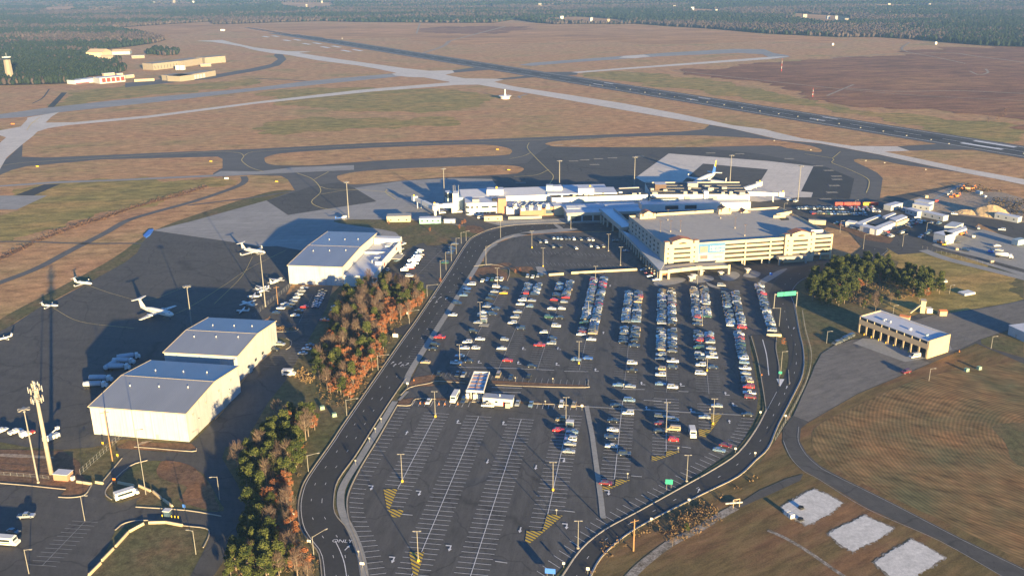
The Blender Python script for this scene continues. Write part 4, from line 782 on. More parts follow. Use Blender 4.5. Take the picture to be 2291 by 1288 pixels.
# rental lots on the right (far, small)
for j, (x0, y0, x1, y1, n) in enumerate(((1786, 468, 1960, 468, 26), (1815, 478, 1935, 482, 20), (1870, 501, 1958, 524, 20), (1975, 524, 2000, 532, 6), (2003, 527, 2025, 520, 6), (1990, 512, 2010, 508, 4), (2000, 462, 2030, 475, 8), (2030, 506, 2060, 500, 4), (1900, 472, 1965, 474, 10), (2040, 496, 2100, 502, 5), (2080, 520, 2060, 532, 4))):
    for i in range(n):
        if random.random() < .12: continue
        t = i / (n - 1); put(x0 + (x1 - x0) * t + random.uniform(-1, 1), y0 + (y1 - y0) * t, math.radians(90 if j in (0, 1, 8) else 40), None, None, 'rental lot')
for x, y, c in ((1818, 479, 'red'), (1831, 478, W_), (1983, 522, 'red'), (2033, 509, S2), (2052, 493, S2), (2052, 488, W_), (2241, 516, W_), (2078, 468, W_), (2135, 481, W_), (2189, 512, W_), (2230, 552, W_), (2235, 562, W_), (2139, 543, B_), (2160, 562, D_)): put(x, y, random.random() * 3, None, c, 'rental lot')
for x, y in ((990, 478), (1030, 476), (1075, 489), (1765, 449), (1780, 452)): put(x, y, random.random(), 'van', W_, 'rental lot')
CARS.sort(key=lambda c: c[0] ** 2 + c[1] ** 2)
near, far = CARS[:296], CARS[296:]
seen = {}
for x, y, hd, kind, c, tail in near:
    if kind not in CARP: CARP[kind] = (car_proto(kind), [0])
    proto, used = CARP[kind]
    r = proto if not used[0] else dup(proto, (0, 0, 0), 0)
    used[0] = 1; r.location = (x, y, .22); r.rotation_euler = (0, 0, hd)
    if tail == 'rental lot': tail = 'in the crowded lots beyond the garage'
    lab = '%s %s %s' % (c, kind, tail); lab = ' '.join(lab.split()[:16]); r['label'] = lab; r['category'] = kind if kind in ('van', 'pickup') else 'car'
    r['group'] = 'cars parked at the airport'
    for ch in r.children:
        if ch.name.startswith('body'): ch.material_slots[0].link = 'OBJECT'; ch.material_slots[0].material = PM[c]
# beyond three hundred: the remaining, smallest cars are one object
mats = list(PM.keys()); allm = MB(); sm = {k: car_meshes(k) for k in SHAPES}; gi = len(mats); ri = gi + 1
for x, y, hd, kind, c, tail in far:
    b, g, w = sm[kind]; ca, sa = math.cos(hd), math.sin(hd)
    if kind == 'van': b, g, w = sm['minivan']
    for part, mi in ((b, mats.index(c)), (g, gi)):
        allm.add([(x + v[0] * ca - v[1] * sa, y + v[0] * sa + v[1] * ca, v[2] + .24) for v in part.v], part.f, mi)
    allm.box((x, y, .4), (3.6, 1.6, .4), hd, ri)
o = allm.build('parked_cars', [PM[k] for k in mats] + ['glass', 'rubber']); tag(o, 'small parked cars filling the far ends of the lots by the garage and terminal', 'cars', kind='stuff')
print('CARS', len(CARS), len(far))

# ------------------------------------------------------------------ buses, lorries, tankers
def bus(px, py, hd, label, L=9.5, kind='shuttle_bus', wmat='white', stripe=None):
    p = P(px, py); r = thing(kind, label, 'bus', (p.x, p.y, .2), rz=hd, world=False)
    b = MB(); xprism(b, [(-L / 2, .45), (-L / 2, 2.85), (-L / 2 + .3, 3.0), (L / 2 - 1.5, 3.0), (L / 2 - 1.1, 2.8), (L / 2 - .9, 1.5), (L / 2, 1.3), (L / 2, .45)], -1.2, 1.2, 0, .05, 2.9); b.build('body', wmat, r)
    g = MB()
    for s_ in (-1, 1): g.box((-.6, s_ * 1.2, 2.0), (L - 3.0, .04, .85))
    g.box((L / 2 - 1.0, 0, 2.15), (.12, 2.0, .9)); g.box((-L / 2, 0, 2.1), (.05, 1.2, .7)); g.build('windows', 'glass', r)
    if stripe: s2 = MB(); [s2.box((-.5, k * 1.205, 1.1), (L - 3, .03, .3)) for k in (-1, 1)]; s2.build('stripe', stripe, r)
    w = MB(); w.cyl((0, -.15, 0), (0, .15, 0), .48, n=10)
    for x in (-L * .3, L * .33):
        for y in (-1.05, 1.05): o = w.build('wheel', 'rubber', r); o.location = (x, y, .48)
    return r
bus(1018, 894, math.radians(-101), 'white shuttle bus standing beside the toll booths', 8.5)
bus(1549, 974, math.radians(-94), 'pale blue-white minibus stopped in the aisle beside the yellow hatching', 6.5, 'minibus')
bus(284, 1112, math.radians(37), 'white shuttle bus turning at the gate by the barriers', 8, wmat='white')
bus(12, 1217, math.radians(-8), 'white shuttle bus with an orange stripe on the bottom left lot', 9.5, stripe='orange')
bus(647, 840, math.radians(-4), 'white box van with a dark rear parked below the wooded belt', 6, 'box_van')
def tanker(px, py, hd, label, c='alu'):
    p = P(px, py); r = thing('tanker_truck', label, 'truck', (p.x, p.y, .2), 'fuel tankers beside the nearest hangar', hd, False)
    t = MB(); t.lathe([(-5, 0), (-5, .9), (-4.8, 1.15), (2.4, 1.15), (2.6, .9), (2.6, 0)], 14, 0, (0, 0, 2.1), 'x'); t.box((-1, 0, 3.25), (5.5, .5, .12)); t.build('tank', c, r, True)
    c_ = MB(); xprism(c_, [(3.0, .6), (3.0, 2.9), (4.3, 2.9), (4.6, 1.8), (5.3, 1.6), (5.4, .6)], -1.15, 1.15); c_.build('cab', 'white', r); f = MB(); f.box((-.3, 0, .85), (9.4, 1.0, .3)); f.build('chassis', 'dark', r)
    w = MB(); w.cyl((0, -.2, 0), (0, .2, 0), .5, n=10)
    for x in (-4, -2.8, 4.3):
        for y in (-1, 1): o = w.build('wheel', 'rubber', r); o.location = (x, y, .5)
for i, (x, y, h) in enumerate(((252, 823, 75), (266, 828, 5), (277, 815, 0), (288, 805, 20), (226, 854, 0), (214, 868, 5))):
    tanker(x, y, math.radians(h), ['silver tanker with upright tank farthest left of the upper tanker group', 'silver tanker nearest of the upper group beside the hangar', 'silver tanker in the middle of the upper group', 'white-fronted tanker at the far end of the upper group', 'white tanker of the lower pair in the hangar shade', 'silver tanker with a pale end, nearest left in the hangar shade'][i])
tanker(2245, 577, math.radians(-28), 'white tanker truck on the construction yard concrete', 'white')
for i, (x, y, h, cc) in enumerate(((5, 968, 60, W_), (38, 970, 50, W_))): pass
for i, (x, y) in enumerate(((4, 967), (36, 969), (62, 975))):
    p = P(x, y); r = thing('utility_truck', ['white pickup at the very left of the service truck line', 'white service pickup second from the left edge', 'white and red box truck left of the mast'][i], 'truck', (p.x, p.y, .2), None, math.radians(55), False)
    b = MB(); xprism(b, SHAPES['pickup'][0], -1, 1, 0, .08, .85); b.box((0, 0, 1.5), (1.6, 1.6, .7)); b.box((-1.8, 0, 1.7 if i == 2 else 1.2), (2, 2.1, 1.9 if i == 2 else .5)); b.build('body', 'white', r)
    g = MB(); g.box((.2, 0, 1.6), (1.3, 1.68, .35)); g.build('windows', 'glass', r)
    if i == 2: g = MB(); g.box((1.9, 0, 1.0), (1.6, 2.02, .6)); g.build('hood', 'red', r)
    w = MB(); w.cyl((0, -.15, 0), (0, .15, 0), .4, n=10)
    for xx in (-1.8, 1.7):
        for yy in (-.9, .9): o = w.build('wheel', 'rubber', r); o.location = (xx, yy, .4)
p = P(118, 985); r = thing('bucket_truck', 'white truck with raised rear box beside the mast', 'truck', (p.x, p.y, .2), None, math.radians(60), False)
b = MB(); b.box((-1.5, 0, 1.6), (4, 2.2, 1.5)); b.build('body', 'white', r); b = MB(); b.box((1.9, 0, 1.4), (1.8, 2.1, 1.7)); b.build('cab', 'alu', r); b = MB(); b.cyl((-2, 0, 2.4), (2.6, 0, 4.0), .2); b.box((2.8, 0, 4.1), (1.2, 1.2, 1)); b.build('boom', 'white', r)
for xx in (-2.4, 2):
    for yy in (-1, 1): w = MB(); w.cyl((0, -.15, 0), (0, .15, 0), .45, n=10); o = w.build('wheel', 'rubber', r); o.location = (xx, yy, .45)
# trailer of cart shelters in the lot
for x, y, nm in ((1083, 723, 'first'), (1275, 955, 'second')):
    p = P(x, y); r = thing('bus_shelter', ('grey-roofed shuttle shelter beyond the white pickup row' if nm == 'first' else 'pale-roofed shuttle shelter beside the parked cars near the concrete strip'), 'shelter', (p.x, p.y, .2), None, AS, False)
    f = MB(); f.box((0, 0, 2.55), (3.2, 2.6, .14)); f.build('roof', 'roof_white', r); g = MB(); g.box((0, 1.15, 1.25), (2.8, .05, 2.3)); g.box((-1.4, 0, 1.25), (.05, 2.2, 2.3)); g.build('glass_wall', 'glass_blue', r)
    for a_ in (-1.4, 1.4):
        for b2 in (-1.1, 1.1): q = MB(); q.box((a_, b2, 1.24), (.1, .1, 2.48)); q.build('post', 'steel', r)
    q = MB(); q.box((0.6, -3, .1), (5, 3.6, .12)); q.build('slab', 'walk', r)
# ------------------------------------------------------------------ buildings
def root_at(name, label, cat, p, group=None): return thing(name, label, cat, (p.x, p.y, 0), group)
def fr(p1, p2, depth):
    """four corners (front left, front right, back right, back left) from the two front corners"""
    u = (p2 - p1).normalized(); w = Vector((-u.y, u.x)); return [p1, p2, p2 + w * depth, p1 + w * depth]
def part(name, parent, mats, fn):
    mb = MB(); fn(mb); return mb.build(name, mats, parent)
def lx(c, u, w, a, b): return c + u * a + w * b
# ---- big hangars with a low-pitched roof; ridge parallel to the front
def hangar(name, label, f1, f2, zf, depth, ridge_t, zr, wall='siding', low=None):
    A, B = P(*f1, zf), P(*f2, zf); u = (B - A).normalized(); w = Vector((-u.y, u.x)); Wd = (B - A).length; root = root_at(name, label, 'hangar', A)
    def walls(mb):
        for s_, q in ((0, A), (1, B)):
            pts = [q, q + w * depth * ridge_t, q + w * depth]; zs = [zf - .3, zr - .3, zf - .3]
            inn = u * (.3 if s_ == 0 else -.3)
            for i in range(2): mb.prism([pts[i], pts[i + 1], pts[i + 1] + inn, pts[i] + inn], 0, [zs[i], zs[i + 1], zs[i + 1], zs[i]])
        mb.prism([A + u * .3, B - u * .3, B - u * .3 + w * .3, A + u * .3 + w * .3], 0, zf - .3)
        C, D = A + w * depth, B + w * depth; mb.prism([C + u * .3, D - u * .3, D - u * .3 - w * .3, C + u * .3 - w * .3], 0, zf - .3)
    part('wall', root, wall, walls)
    def roof(mb):
        e = .35
        a0, b0 = A - u * e - w * e, B + u * e - w * e; r0, r1 = A - u * e + w * depth * ridge_t, B + u * e + w * depth * ridge_t; c0, d0 = A - u * e + w * (depth + e), B + u * e + w * (depth + e)
        mb.prism([a0, b0, r1, r0], [zf - .3, zf - .3, zr - .3, zr - .3], [zf, zf, zr, zr]); mb.prism([r0, r1, d0, c0], [zr - .3, zr - .3, zf - .3, zf - .3], [zr, zr, zf, zf])
    rf = part('roof', root, 'metal_roof', roof)
    def trim(mb):
        e = .4
        for q in (A - u * e, B + u * e):
            k = u * .12
            for t0, t1, z0, z1 in ((-e / depth, ridge_t, zf, zr), (ridge_t, 1 + e / depth, zr, zf)):
                mb.prism([q + w * depth * t0 - k, q + w * depth * t1 - k, q + w * depth * t1 + k, q + w * depth * t0 + k], [z0 - .35, z1 - .35, z1 - .35, z0 - .35], [z0 + .12, z1 + .12, z1 + .12, z0 + .12])
        mb.prism([A - w * .5 - u * .3, B - w * .5 + u * .3, B - w * .36 + u * .3, A - w * .36 - u * .3], zf - .35, zf + .03)
        rd = w * depth * ridge_t; mb.prism([A + rd - w * .12, B + rd - w * .12, B + rd + w * .12, A + rd + w * .12], zr - .1, zr + .06)
    part('roof_trim', root, 'cream', trim)
    for t, v in ((.2, .35), (.5, .37), (.8, .39), (.25, .7), (.55, .72), (.8, .74)):
        q = A + u * Wd * t + w * depth * v; zz = zf + (zr - zf) * (v / ridge_t if v < ridge_t else (1 - v) / (1 - ridge_t)); part('roof_vent', root, 'white', lambda mb: mb.cyl((q.x, q.y, zz - .1), (q.x, q.y, zz + .7), .22, n=6))
    return root, A, B, u, w
hA, A, B, u, w = hangar('hangar', 'nearest large cream hangar with grey roof, at lower left', (200, 908), (415, 924), 12.5, 46, .52, 15.2)
part('door', hA, 'cream_dark', lambda mb: mb.prism(fr(A + u * 27 - w * .08, A + u * 28.2 - w * .08, .06), 0, 2.2))
for t in (9, 24, 36): q = B + w * t + u * .15; part('wall_lamp', hA, 'dark', lambda mb: mb.box((q.x, q.y, 6), (.3, .3, .3)))
for k in (13.5, 27): q = A + u * k; part('seam', hA, 'cream_dark', lambda mb: mb.prism(fr(q - w * .03, q + u * .08 - w * .03, .02), 0, 12.1))
for k in range(4): q = A + u * (4 + 11 * k); part('downpipe', hA, 'cream_dark', lambda mb: mb.cyl((*(q - w * .1), .1), (*(q - w * .1), 12.1), .08, n=5))
for k in range(4): q = B + w * (5 + 11 * k); part('wall_vent', hA, 'cream_dark', lambda mb: mb.box((*(q + u * .06), 9.5), (.12, 1.6, 1.0), AS))
part('roller_door', hA, 'cream_dark', lambda mb: mb.box((*(B + w * 32 + u * .05), 2.2), (.14, 4.5, 4.4), AS))
part('apron_door', hA, 'blue_wall', lambda mb: mb.prism(fr(A - u * .08 + w * 8, A - u * .02 + w * 8, 30), 0, 10))
q = P(530, 868); part('steps', hA, 'concrete', lambda mb: mb.box((q.x, q.y, .5), (2, 1.5, 1), AS))
hB, A, B, u, w = hangar('hangar', 'middle hangar with pale blue front and grey roof', (367, 787), (530, 796), 12.5, 44, .5, 14.6)
part('front_door', hB, 'blue_wall', lambda mb: mb.prism(fr(A + u * .3 - w * .12, A + u * 26.5 - w * .12, .08), 0, 11.5))
for t, z in ((10, 3), (18, 3), (26, 3)): q = B + w * t + u * .1; part('window', hB, 'glass', lambda mb: mb.box((q.x, q.y, z), (.12, 2, 1.2), AS))
q = P(556, 832); part('porch', hB, 'blue_wall', lambda mb: mb.box((q.x, q.y, 1.3), (3, 3, 2.6), AS))
# hangar C with its annex
A, B = P(644, 593, 11.6), P(765, 597, 11.6); u = (B - A).normalized(); w = Vector((-u.y, u.x)); D = 80
hC, A, B, u, w = hangar('hangar', 'farthest white hangar with a long grey roof and stepped annex', (644, 593), (765, 597), 11.6, 74, .5, 13.0)
def annex(mb): mb.prism([B + u * .4, B + u * 17.5, B + u * 17.5 + w * 70, B + u * .4 + w * 70], 0, 6.5, 0, 1)
part('annex', hC, ['white_wall', 'roof_white'], annex)
def par(mb):
    for p0, p1 in ((B + u * 13.5 + w * 22, B + u * 17.7 + w * 22), (B + u * 17.4 + w * 22, B + u * 17.4 + w * 72)):
        d = (p1 - p0).normalized(); n_ = Vector((-d.y, d.x)) * .25; mb.prism([p0 - n_, p1 - n_, p1 + n_, p0 + n_], 6.5, 8.6)
    mb.prism([B + u * .5 + w * 44, B + u * 17.5 + w * 44, B + u * 17.5 + w * 44.5, B + u * .5 + w * 44.5], 6.5, 7.8)
    mb.prism([B + u * .5 + w * 66, B + u * 17.5 + w * 66, B + u * 17.5 + w * 72, B + u * .5 + w * 72], 6.5, 10.2)
part('parapet', hC, 'white', par)
part('low_wing', hC, ['white', 'alu'], lambda mb: mb.prism([B + u * .4 - w * .2, B + u * 13.5 + w * 2, B + u * 13.5 + w * 20, B + u * .4 + w * 20], 0, [5, 5, 6, 6], 0, 1))
part('loading_bay', hC, 'dark', lambda mb: mb.prism([B + u * 17.52 + w * 12, B + u * 17.7 + w * 12, B + u * 17.7 + w * 62, B + u * 17.52 + w * 62], .3, 3.2))
part('canopy', hC, 'concrete', lambda mb: mb.prism([B + u * 17.7 + w * 44, B + u * 23.5 + w * 44, B + u * 23.5 + w * 54, B + u * 17.7 + w * 54], 3.3, 3.7))
part('wall_panel', hC, 'red', lambda mb: [mb.prism([B + u * 17.72 + w * t, B + u * 17.8 + w * t, B + u * 17.8 + w * (t + 1.6), B + u * 17.72 + w * (t + 1.6)], z, z + 1.8) for t, z in ((27, 4.2), (56, 5.4), (68, 6.5))])
part('rooftop_unit', hC, 'alu', lambda mb: [mb.box((*(B + u * 12 + w * t), 7.3), (3.4, 2.6, 1.6), AS) for t in (27, 33, 58, 62)])
# ---- terminal -----------------------------------------------------------
p0 = P(1268, 476, 7); TT = root_at('terminal_building', 'long white airport terminal with flat roofs behind the parking garage', 'terminal', p0)
def block(name, a, b_, z, depth, mats, z0=0, top=None, off=0):
    A_, B_ = P(*a, z), P(*b_, z); c = fr(A_, B_, depth)
    mats = [mats] if isinstance(mats, str) else mats
    return part(name, TT, mats, lambda mb: mb.prism(c, z0, z, 0, 1 if len(mats) > 1 else 0)), A_, B_, (B_ - A_).normalized(), Vector((-(B_ - A_).normalized().y, (B_ - A_).normalized().x))
def windows_on(A_, u, w, spans, z0, z1, name='window', mat='glass', pr=.05):
    for a, b_ in spans: part(name, TT, mat, lambda mb: mb.prism([A_ + u * a - w * pr, A_ + u * b_ - w * pr, A_ + u * b_ - w * (pr - .04), A_ + u * a - w * (pr - .04)], z0, z1))
_, A_, B_, u, w = block('concourse', (1032, 443), (1234, 436), 9, 22, ['white', 'roof_white'])
def roofpitch(mb): mb.prism([A_ - w * .4, B_ - w * .4, B_ + w * 22.4, A_ + w * 22.4], 9.0, [9.25, 9.25, 10.6, 10.6])
part('roof', TT, 'roof_white', roofpitch)
_, A_, B_, u, w = block('concourse', (1225, 434), (1381, 431), 10, 20, ['white', 'roof_white'])
_, A_, B_, u, w = block('hall', (1235, 442.4), (1449.6, 435), 9, 22, ['white', 'roof_black'])
windows_on(A_, u, w, [(24, 34)], 2.5, 8.6, 'entrance_box', 'blue_wall', .9)
for i in range(9): q = A_ + u * (8 + i * 7.5 + (i * 37 % 5)) + w * (2 + (i * 29 % 7)); part('rooftop_unit', TT, ['alu', 'cream_dark', 'steel'][i % 3], lambda mb: mb.box((q.x, q.y, 9.5), (1.4 + i * 17 % 4 * .7, 1.6, 1.1), .05))
_, A_, B_, u, w = block('hall', (1456, 435), (1678, 434.4), 9.5, 40, ['white', 'roof_black'])
for k0, k1 in ((26, 30), (44, 51)): windows_on(A_, u, w, [(k0, k1)], 1, 8, 'clerestory', 'cream_dark', .8)
part('stair_tower', TT, 'white', lambda mb: mb.prism(fr(A_ + u * 40.5 - w * 1.2, A_ + u * 44 - w * 1.2, 5), 0, 12))
def lattice(mb):
    for t in (10, 20, 30): mb.prism([A_ + u * 1 + w * t, B_ - u * 1 + w * t, B_ - u * 1 + w * (t + .3), A_ + u * 1 + w * (t + .3)], 9.5, 9.75)
    mb.prism([A_ + w * 39.4, B_ + w * 39.4, B_ + w * 40, A_ + w * 40], 9.5, 10.4)
part('roof_kerb', TT, 'cream_dark', lattice)
random.seed(4)
for x, y in ((1459, 423), (1488, 425), (1542, 421), (1590, 423), (1620, 420), (1555, 431), (1617, 431), (1635, 432), (1660, 433), (1465, 432), (1533, 431), (1581, 418)):
    q = P(x, y, 10.5); part('rooftop_unit', TT, 'cream_dark', lambda mb: mb.box((q.x, q.y, 10.5), (random.uniform(2, 4.5), 3, random.uniform(1.2, 3)), .0))
for a, b_, z, d_, m_ in (((1089, 425), (1126, 424.5), 13.5, 9, 'white'), ((1294, 422), (1329, 421.5), 14, 9, 'white'), ((1238, 418), (1258, 417.5), 13, 7, 'roof_white'), ((1466, 413), (1491, 413), 14, 9, 'brown'), ((1222, 416), (1237, 416), 14, 6, 'blue_wall'), ((1539, 411), (1562, 411), 12.5, 6, 'cream_dark')):
    block('rooftop_block', a, b_, z, d_, [m_, 'roof_white'], 8.5)
for x, y in ((1111, 420), (1320, 417)): q = P(x, y, 14); part('beacon', TT, 'yellow', lambda mb: mb.box((q.x, q.y, 14.2), (1.3, 1.3, 1.5)))
# canopy roofs along the airside
_, *_r = block('airside_canopy', (1261, 420), (1356, 418), 8, 10, ['blue_wall', 'roof_white'])
_, *_r = block('airside_canopy', (1385, 421), (1430, 419), 9.5, 2, ['cream_dark', 'roof_white'], 8.8)
# office wing on the left with rounded end, ribbon windows
A_, B_ = P(1041, 455, 9.5), P(1112, 453, 9.5); u = (B_ - A_).normalized(); w = Vector((-u.y, u.x))
pts = [A_ + u * (3.5 - 3.5 * math.cos(t)) + w * (3.5 - 3.5 * math.sin(t)) for t in [PI / 2 * k / 6 for k in range(7)]] + [B_, B_ + w * 17, A_ + w * 17]
part('office_wing', TT, ['white', 'roof_white'], lambda mb: mb.prism(pts, 0, 9.5, 0, 1))
windows_on(A_, u, w, [(4, 6), (8, 9.6), (12, 17.5), (19.5, 23.5)], 5.6, 7.0); windows_on(A_, u, w, [(7.5, 9), (11, 12.6), (13.4, 15.4), (16, 17.6), (19, 23)], 1.4, 2.6)
def curved(mb):
    for z0, z1 in ((5.6, 7.0), (1.4, 2.6)):
        pp = [A_ + u * (3.5 - 3.56 * math.cos(t)) + w * (3.5 - 3.56 * math.sin(t)) for t in [PI / 2 * (.15 + .75 * k / 6) for k in range(7)]]
        for a, b_ in zip(pp, pp[1:]): mb.quad((a.x, a.y, z0), (b_.x, b_.y, z0), (b_.x, b_.y, z1), (a.x, a.y, z1))
part('window', TT, 'glass', curved)
q = A_ + u * 8 + w * 6; part('rooftop_unit', TT, 'cream_dark', lambda mb: mb.box((q.x, q.y, 10.4), (5, 4, 1.8), .1)); q = A_ + u * 22 + w * 6; part('rooftop_unit', TT, 'dark', lambda mb: mb.box((q.x, q.y, 10.3), (3, 3, 1.6), .1))
A_, B_ = P(1114, 445, 11.5), P(1133, 444.5, 11.5); part('brick_tower', TT, ['brick', 'cream_dark'], lambda mb: mb.prism(fr(A_, B_, 8), 0, 11.5, 0, 1))
# stair tower and control cab at the left end
A_, B_ = P(1012.5, 433, 15), P(1024, 433, 15); part('stair_tower', TT, 'white', lambda mb: mb.prism(fr(A_, B_, 9), 0, 15))
A_, B_ = P(1024, 444, 10), P(1036, 443, 10); part('stair_tower', TT, 'blue_wall', lambda mb: mb.prism(fr(A_, B_, 7), 0, 10.5))
A_, B_ = P(1000.5, 431, 14), P(1012, 430, 14); part('cab_roof', TT, 'white', lambda mb: mb.prism(fr(A_, B_, 7), 13.2, 14)); part('cab', TT, 'glass', lambda mb: mb.prism(fr(A_, B_, 6.6), 9.5, 13.2)); part('cab_base', TT, 'blue_wall', lambda mb: mb.prism(fr(A_, B_, 6.5), 0, 9.5))
for x in (1014, 1018, 1026): q = P(x, 426, 16); part('antenna', TT, 'steel', lambda mb: mb.cyl((q.x, q.y, 15), (q.x, q.y, 20), .12, n=5))
# front lobby, low wings
_, A_, B_, u, w = block('lobby_roof', (1268, 477), (1436, 471.5), 7.2, 27, ['cream_dark', 'roof_white'], 5.4)
part('lobby_wall', TT, 'blue_wall', lambda mb: mb.prism([A_ + w * 1.5 + u, B_ + w * 1.5, B_ + w * 26, A_ + w * 26 + u], 0, 5.4))
windows_on(A_ + w * 1.5, u, w, [(3, 11), (12, 19), (20, 27), (28, 34), (40, 46), (47, 53)], .6, 4.6, 'window', 'glass', .06)
part('skylight', TT, 'alu', lambda mb: [mb.prism([A_ + u * a + w * 12, A_ + u * b_ + w * 12, A_ + u * b_ + w * 18, A_ + u * a + w * 18], 7.2, [7.5, 7.5, 8.4, 8.4]) for a, b_ in ((2, 29), (31, 56))])
_, A_, B_, u, w = block('low_front', (1436, 458), (1680, 452), 5.5, 12, ['white', 'roof_white']); windows_on(A_, u, w, [(18, 28), (33, 42)], 1.2, 4.2)
_, A_, B_, u, w = block('low_front', (1456, 446), (1520, 445), 7, 12, ['blue_wall', 'roof_black']); windows_on(A_, u, w, [(10, 14)], 4, 6)
_, A_, B_, u, w = block('brick_wing', (1212, 464), (1245, 462.5), 6.5, 13, ['brick', 'roof_white']); windows_on(A_, u, w, [(3, 9)], 1.5, 4.2, 'window', 'glass_blue')
_, A_, B_, u, w = block('brick_wing', (1164, 472), (1212, 471), 5.0, 16, ['brick', 'roof_white'])
block('planter_wall', (1137, 485), (1212, 483), 2.2, .6, ['cream_dark'])
block('low_wing', (1133, 463), (1166, 461), 6, 14, ['white', 'roof_white']); block('low_wing', (1240, 462), (1262, 461), 7, 12, ['cream', 'roof_white'])
for i in range(16): q = P(1150 + (i * 37) % 92, 458 + (i * 13) % 10, 7.5); part('rooftop_unit', TT, ['alu', 'white', 'cream_dark'][i % 3], lambda mb: mb.box((q.x, q.y, 7.2), (2.5, 2, 2.2), .1))
part('roof_pipe', TT, 'alu', lambda mb: [mb.cyl((*P(1150 + i * 12, 462, 7), 8), (*P(1156 + i * 12, 457, 7), 8), .3, n=6) for i in range(7)])
# jet bridges
def jetbridge(a, b_, label, h0=5, w_=2.6, group='jet bridges'):
    A_, B_ = P(*a, h0 + 3), P(*b_, h0 + 3); u = (B_ - A_).normalized(); w = Vector((-u.y, u.x)); L = (B_ - A_).length; r = root_at('jet_bridge', label, 'jet bridge', A_, group)
    part('tunnel', r, 'white', lambda mb: mb.prism([A_ - w * w_ / 2, A_ + u * L * .55 - w * w_ / 2, A_ + u * L * .55 + w * w_ / 2, A_ + w * w_ / 2], h0 - 1, h0 + 2.2))
    part('inner_tunnel', r, 'white_wall', lambda mb: mb.prism([A_ + u * L * .55 - w * (w_ / 2 - .2), A_ + u * L * .95 - w * (w_ / 2 - .2), A_ + u * L * .95 + w * (w_ / 2 - .2), A_ + u * L * .55 + w * (w_ / 2 - .2)], h0 - .7, h0 + 1.9))
    part('cab', r, ['white', 'dark'], lambda mb: mb.prism([B_ - u * 3 - w * 1.9, B_ + u * 1 - w * 1.9, B_ + u * 1 + w * 1.9, B_ - u * 3 + w * 1.9], h0 - 1, h0 + 2.6))
    part('rotunda', r, 'white', lambda mb: mb.lathe([(0, 1.0), (h0 - 1.2, 1.0), (h0 - 1.2, 2.2), (h0 + 2.4, 2.2), (h0 + 2.4, 0)], 12, 0, (A_.x, A_.y, 0)))
    q = A_ + u * L * .75
    for s_ in (-1, 1): part('leg', r, 'white', lambda mb: mb.box((*(q + w * s_ * 1.5), (h0 - .6) / 2), (.5, .5, h0 - .6)))
    q = B_; part('beacon', r, 'yellow', lambda mb: mb.box((q.x, q.y, h0 + 3.1), (1, 1, 1)))
jetbridge((973, 458), (926, 437), 'jet bridge reaching left from the left end of the terminal', 5.5)
jetbridge((1012, 452), (972, 454), 'straight raised corridor joining the left jet bridge to the terminal', 5.5)
jetbridge((1655, 421), (1700, 405), 'short jet bridge slanting up right of the terminal', 5.5)
jetbridge((1668, 426), (1752, 428), 'long jet bridge pointing right from the terminal end', 5.5)
jetbridge((1652, 413), (1594, 410), 'jet bridge running beside the blue-tailed airliner', 5)
# ---- parking garage ------------------------------------------------------
GZ = 16.4
A = P(1489, 548, GZ); B = P(1863, 523.5, GZ); u = (B - A).normalized(); w = Vector((-u.y, u.x)); GL = (B - A).length; GD = 72
GA = root_at('parking_garage', 'large cream five-level parking garage with gabled stair towers and a banner', 'garage', A)
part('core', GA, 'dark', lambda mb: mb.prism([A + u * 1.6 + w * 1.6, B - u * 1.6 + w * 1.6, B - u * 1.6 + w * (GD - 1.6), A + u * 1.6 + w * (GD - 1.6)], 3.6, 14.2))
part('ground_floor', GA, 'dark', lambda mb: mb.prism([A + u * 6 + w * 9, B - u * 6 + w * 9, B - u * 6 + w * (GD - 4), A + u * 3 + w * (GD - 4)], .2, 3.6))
part('roof_deck', GA, 'deck', lambda mb: mb.prism([A + u * .4 + w * .4, B - u * .4 + w * .4, B - u * .4 + w * (GD - .4), A + u * .4 + w * (GD - .4)], 14.3, 15.2))
for k in range(5):
    z0 = 3.2 + k * 2.9; z1 = z0 + (1.5 if k < 4 else 1.6)
    def band(mb):
        mb.prism([A, B, B + w * .35, A + w * .35], z0, z1); C, D_ = A + w * GD, B + w * GD
        mb.prism([B + w * .36, D_ , D_ - u * .35, B - u * .35 + w * .36], z0, z1); mb.prism([C + u * .3, D_ - u * .36, D_ - u * .36 - w * .35, C + u * .3 - w * .35], z0, z1)
    part('spandrel', GA, 'cream', band)
# left flank: solid wall pierced by rows of square openings
def flank(mb):
    zs = [4.6, 5.7]; n = 10; seg = GD / n
    for i in range(n):
        for k in range(5):
            z0 = 3.2 + k * 2.9 if k else 0
        q = A + w * i * seg
        mb.prism([q, q + u * .3, q + u * .3 + w * seg * .62, q + w * seg * .62], 0, GZ - .0)
    q0 = A + u * .01
    for k in range(6):
        if k == 5: continue
        za, zb = (0, 4.2) if k == 0 else (5.6 + 2.9 * (k - 1), 7.1 + 2.9 * (k - 1)) if k < 4 else (14.2, GZ)
        for i in range(n): q = A + w * (i + .62) * seg; mb.prism([q + u * .02, q + u * .28, q + u * .28 + w * seg * .38, q + u * .02 + w * seg * .38], za, zb)
part('flank_wall', GA, 'cream_dark', flank)
for t in (0, .3, .47, .62, .995):
    q = A + u * GL * t; part('column', GA, 'cream', lambda mb: mb.prism([q - w * .12, q + u * .9 - w * .12, q + u * .9 + w * .5, q + w * .5], 0, GZ + .05))
for t in [.1 + .12 * i for i in range(8)]: q = A + u * GL * t; part('column', GA, 'cream_dark', lambda mb: mb.prism([q + w * 1, q + u * .8 + w * 1, q + u * .8 + w * 1.8, q + w * 1.8], 0, 3.4))
